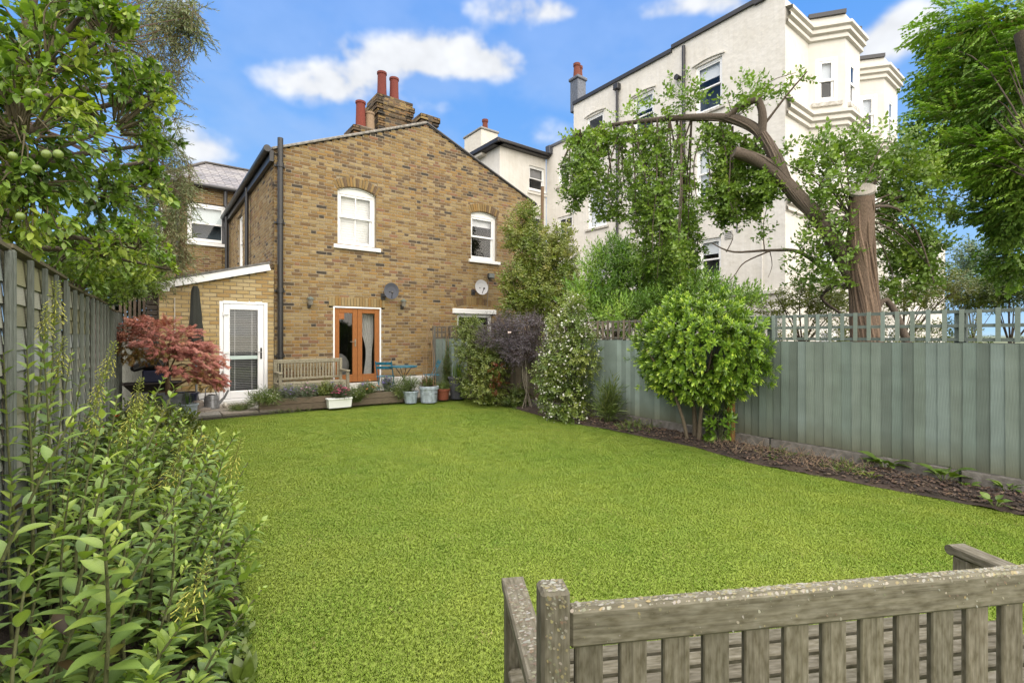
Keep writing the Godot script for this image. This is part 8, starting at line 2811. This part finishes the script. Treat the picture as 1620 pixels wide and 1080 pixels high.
func pots() -> void:
	var sp := sprig(9, 0.45, 0.15, 1.2, 0.5, 2, 0.2, 0.2, 1.25).mesh(M.leaf)
	var gr := sprig(10, 0.6, 0.05, 1.0, 0.2, 2, 0.1, 0.3, 1.15, 0.5, false).mesh(M.leaf)
	var G := [Color(0.088, 0.140, 0.034), Color(0.132, 0.196, 0.046), Color(0.191, 0.245, 0.062)]
	var blue := Color(0.38, 0.46, 0.54)
	var A := Vector3(4.62, 0.03, -9.66)
	pot("smaller of the two pale blue buckets, standing left", A, 0.125, 0.155, 0.26, 0.035, blue, M.glaze)
	herb("pot_lily", "green leafy shoots growing in the smaller pale blue bucket", "plant", A + Vector3(0, 0.22, 0), 40, 0.4, 0.15, G, gr, 0.17)
	var C := Vector3(4.99, 0.03, -9.52)
	var p := pot("larger pale blue bucket with a dark side handle, between bucket and terracotta pot", C, 0.175, 0.2, 0.36, 0.07, Color(0.42, 0.5, 0.58), M.glaze)
	var hm := MB.new()
	hm.tube(curve([C + Vector3(0.05, 0.2, 0.195), C + Vector3(0.06, 0.205, 0.215), C + Vector3(0.11, 0.205, 0.205), C + Vector3(0.12, 0.2, 0.17)], 4), taper(13, 0.009, 0.009), 6, Color(0.06, 0.06, 0.06))
	part("handle", hm, M.metal_dark, p)
	herb("pot_sweet_peas", "mixed reddish and green young plants in the larger pale blue bucket", "plant", C + Vector3(0, 0.31, 0), 46, 0.26, 0.18, [Color(0.12, 0.15, 0.04), Color(0.2, 0.1, 0.06), Color(0.09, 0.14, 0.03)], sp, 0.12)
	var W := thing("cane_wigwam", "wigwam of thin brown bamboo canes standing in the larger pale blue bucket", "plant support", C + Vector3(0, 0.3, 0))
	for k in 6:
		var a := TAU * k / 6.0 + 0.3
		var m := MB.new()
		var e := C + Vector3(cos(a) * 0.05 + 0.0, 1.85 + 0.05 * (k % 3), sin(a) * 0.05)
		m.tube(PackedVector3Array([C + Vector3(cos(a) * 0.16, 0.3, sin(a) * 0.16), e.lerp(C + Vector3(cos(a) * 0.16, 0.3, sin(a) * 0.16), 0.5) + rv() * 0.015, e + Vector3(-0.1 + 0.05 * k, 0.0, 0)]), PackedFloat32Array([0.007, 0.006, 0.005]), 5, Color(0.27, 0.17, 0.09))
		part("cane", m, M.wood_y, W)
	var T := Vector3(5.38, 0.05, -9.58)
	pot("terracotta pot between the larger blue bucket and the tall grey pot", T, 0.12, 0.145, 0.25, 0.055, Color(0.3, 0.09, 0.045), M.terracotta)
	herb("pot_strawberry", "low green leafy plant filling the terracotta pot", "plant", T + Vector3(0, 0.2, 0), 44, 0.25, 0.17, G, sp, 0.1)
	var D := Vector3(5.75, 0.05, -9.55)
	pot("tall dark grey pot beside the corner shrub", D, 0.16, 0.205, 0.5, 0.05, Color(0.075, 0.08, 0.095), M.concrete)
	blades("grass_in_grey_pot", "fountain of bright green blades in the tall dark grey pot", D + Vector3(0, 0.44, 0), 46, 0.42, 0.12, Color(0.1, 0.18, 0.03))
	var cl := thing("climbing_canes", "two tall pale canes leaning beside the short fence panel", "plant support", Vector3(5.9, 0.06, -10.4))
	for k in 2:
		var m := MB.new()
		m.tube(PackedVector3Array([Vector3(5.95 + 0.1 * k, 0.06, -10.4), Vector3(5.93 + 0.08 * k, 1.0, -10.42), Vector3(5.97 + 0.03 * k, 1.78, -10.45)]), PackedFloat32Array([0.009, 0.008, 0.006]), 6, Color(0.3, 0.2, 0.1))
		part("cane", m, M.wood_y, cl)
	herb("climber_on_canes", "slender green climber rising up the canes by the short fence panel", "plant", Vector3(5.95, 0.1, -10.38), 60, 1.35, 0.12, G, sp, 0.13)


func bistro_set() -> void:
	var blue := Color(0.02, 0.2, 0.32)
	# round table
	var T := Vector3(4.95, 0.075, -10.75)
	var t := thing("bistro_table", "round turquoise blue folding bistro table on thin legs", "table", T)
	var top := MB.new()
	top.lathe(Transform3D(Basis(), T + Vector3(0, 0.7, 0)), PackedVector2Array([Vector2(0, -0.012), Vector2(0.32, -0.012), Vector2(0.325, -0.03), Vector2(0.33, -0.03), Vector2(0.33, 0.0), Vector2(0, 0.0)]), 28, blue)
	part("tabletop", top, M.glaze, t)
	for k in 4:
		var a := TAU * (k + 0.5) / 4.0
		var m := MB.new()
		var d := Vector3(cos(a), 0, sin(a))
		m.tube(PackedVector3Array([T + d * 0.25, T + Vector3(0, 0.36, 0) + d * 0.02, T - d * 0.22 + Vector3(0, 0.69, 0)]), PackedFloat32Array([0.009, 0.009, 0.009]), 6, Color(0.05, 0.06, 0.07))
		part("leg", m, M.metal_dark, t)
	for q in [[Vector3(4.62, 0.075, -11.05), 2.5, "turquoise folding bistro chair behind the table, left of the canes"], [Vector3(5.72, 0.075, -10.75), -1.9, "turquoise folding bistro chair beside the short fence panel"]]:
		var c := thing("bistro_chair", q[2], "chair", q[0], q[1], "blue folding bistro chairs")
		for s in [-1.0, 1.0]:
			var m := MB.new()
			m.bar(Vector3(0.19 * s, 0, 0.2), Vector3(0.19 * s, 0.82, -0.2), 0.022, 0.012, blue)
			part("leg", m, M.glaze, c)
			var m2 := MB.new()
			m2.bar(Vector3(0.17 * s, 0, -0.2), Vector3(0.17 * s, 0.44, 0.17), 0.022, 0.012, blue)
			part("leg", m2, M.glaze, c)
		for k in 5:
			var m := MB.new()
			m.bx(-0.19, 0.19, 0.44, 0.455, -0.16 + k * 0.075, -0.105 + k * 0.075, blue, 0.003)
			part("seat_slat", m, M.glaze, c)
		for y in [0.66, 0.76]:
			var m := MB.new()
			m.box(Transform3D(Basis(Vector3.RIGHT, -0.4), Vector3(0, y, -0.12 - (y - 0.66) * 0.45)), Vector3(0.4, 0.075, 0.012), blue, 0.004)
			part("back_slat", m, M.glaze, c)


func wall_things() -> void:
	# satellite dishes
	for q in [[Vector3(4.86, 2.6, -11.5), Color(0.04, 0.045, 0.055), "dark charcoal satellite dish on the wall above the glazed wooden doors", 0.2, -0.35], [Vector3(7.55, 2.86, -11.5), Color(0.34, 0.34, 0.34), "pale grey satellite dish on the wall under the right window", 0.21, -0.3]]:
		var p: Vector3 = q[0]
		var t := thing("satellite_dish", q[2], "satellite dish", p)
		var br := MB.new()
		br.tube(PackedVector3Array([p + Vector3(-0.12, -0.12, 0.0), p + Vector3(-0.12, -0.12, 0.14), p + Vector3(-0.03, 0.0, 0.24)]), PackedFloat32Array([0.02, 0.02, 0.02]), 8, Color(0.05, 0.05, 0.05))
		br.bx(p.x - 0.18, p.x - 0.06, p.y - 0.2, p.y - 0.04, p.z + 0.002, p.z + 0.02, Color(0.05, 0.05, 0.05))
		part("bracket", br, M.metal_dark, t)
		var d := MB.new()
		var ax := Vector3(q[4], 0.28, 1.0).normalized()
		var B := facing(ax, Vector3.UP)
		var r: float = q[3]
		d.lathe(Transform3D(B.scaled_local(Vector3(0.9, 1, 1.08)), p + Vector3(0, 0, 0.24)), PackedVector2Array([Vector2(0.0, -0.005), Vector2(r * 0.6, 0.012), Vector2(r, 0.045), Vector2(r, 0.052), Vector2(r * 0.6, 0.02), Vector2(0.0, 0.003)]), 28, q[1])
		part("dish", d, M.plain, t)
		var a := MB.new()
		var tip: Vector3 = p + Vector3(0, 0, 0.24) + ax * 0.3 + Vector3(0, -0.12, 0)
		a.tube(PackedVector3Array([p + Vector3(0, -r * 0.9, 0.27), tip]), PackedFloat32Array([0.009, 0.009]), 6, Color(0.06, 0.06, 0.06))
		a.ball(tip, Vector3(0.03, 0.03, 0.04), Color(0.1, 0.1, 0.1), 5, 8)
		part("feed_arm", a, M.metal_dark, t)
	# wall lanterns
	for q in [[Vector3(2.97, 2.2, -11.5), "small dark wall lantern left of the glazed doors, above the patio bench"], [Vector3(5.24, 2.25, -11.5), "small dark wall lantern right of the glazed doors, under the charcoal dish"]]:
		var p: Vector3 = q[0]
		var t := thing("wall_lantern", q[1], "wall lamp", p)
		var bk := Color(0.06, 0.055, 0.05)
		var m := MB.new()
		m.bx(p.x - 0.035, p.x + 0.035, p.y - 0.07, p.y + 0.05, p.z + 0.002, p.z + 0.02, bk, 0.006)
		m.tube(curve([p + Vector3(0, -0.03, 0.02), p + Vector3(0, -0.06, 0.09), p + Vector3(0, 0.0, 0.13)], 4), taper(9, 0.009, 0.009), 6, bk)
		part("bracket", m, M.metal_dark, t)
		var l := MB.new()
		l.lathe(Transform3D(Basis(), p + Vector3(0, 0.0, 0.13)), PackedVector2Array([Vector2(0.0, 0.0), Vector2(0.045, 0.0), Vector2(0.065, 0.13), Vector2(0.055, 0.13)]), 8, Color(0.28, 0.26, 0.22))
		part("glass_shade", l, M.glaze, t)
		var c := MB.new()
		c.lathe(Transform3D(Basis(), p + Vector3(0, 0.13, 0.13)), PackedVector2Array([Vector2(0.085, 0.0), Vector2(0.08, 0.015), Vector2(0.03, 0.05), Vector2(0.0, 0.07)]), 12, Color(0.16, 0.2, 0.18))
		part("cap", c, M.metal_dark, t)
	var F := Vector3(7.98, 3.2, -11.5)
	var f := thing("floodlight", "small black security floodlight on the wall under the right window sill", "wall lamp", F)
	var fm := MB.new()
	fm.bx(F.x - 0.1, F.x + 0.1, F.y - 0.03, F.y + 0.12, F.z + 0.06, F.z + 0.16, Color(0.05, 0.055, 0.055), 0.015)
	fm.bx(F.x - 0.09, F.x + 0.09, F.y - 0.015, F.y + 0.1, F.z + 0.161, F.z + 0.166, Color(0.25, 0.28, 0.27))
	fm.bar(F + Vector3(0, -0.02, 0.0), F + Vector3(0, -0.02, 0.1), 0.05, 0.04, Color(0.05, 0.05, 0.05))
	part("lamp_head", fm, M.metal_dark, f)
	var cb := MB.new()
	cb.tube(PackedVector3Array([F + Vector3(0, -0.03, 0.015), F + Vector3(-0.05, -0.5, 0.015), F + Vector3(-0.06, -0.85, 0.015)]), PackedFloat32Array([0.008, 0.008, 0.008]), 5, Color(0.2, 0.18, 0.15))
	part("cable", cb, M.plain, f)
	# the curtain and the cushion behind the glazed doors
	var c := thing("curtain", "pale grey gathered curtain tied back inside the right glazed door", "curtain", Vector3(4.5, 2.1, -11.75))
	var cm := MB.new()
	var rows := 18
	var cols := 30
	var s := cm.v.size()
	for k in rows + 1:
		var y := lerpf(2.12, 0.42, float(k) / rows)
		var h := 2.12 - y
		var left := 4.17 + 0.22 * smoothstep(0.1, 1.05, h) - 0.06 * smoothstep(1.1, 1.7, h)
		var right := 4.6 - 0.06 * smoothstep(0.5, 1.1, h)
		for j in cols + 1:
			var u := float(j) / cols
			var x := lerpf(left, right, u)
			var ph := u * 36.0 + 0.4 * sin(h * 3.0)
			cm.v.append(Vector3(x, y - 0.05 * u, -11.74 + 0.025 * sin(ph)))
			cm.n.append(Vector3(-cos(ph) * 0.7, 0.1, 0.8).normalized())
			cm.c.append(Color(0.6, 0.62, 0.6))
	for k in rows:
		for j in cols:
			var a := s + k * (cols + 1) + j
			for e in [a, a + 1, a + cols + 1, a + 1, a + cols + 2, a + cols + 1]:
				cm.ix.append(e)
	part("cloth", cm, M.curtain, c)
	var so := thing("armchair", "grey armchair back seen inside the left glazed door", "armchair", Vector3(3.75, 0.36, -12.1))
	var sm := MB.new()
	sm.ball(Vector3(3.78, 0.75, -12.0), Vector3(0.28, 0.32, 0.14), Color(0.24, 0.25, 0.24), 8, 16)
	sm.bx(3.55, 4.05, 0.37, 0.6, -12.4, -11.9, Color(0.22, 0.23, 0.22), 0.06)
	part("upholstery", sm, M.cloth, so)
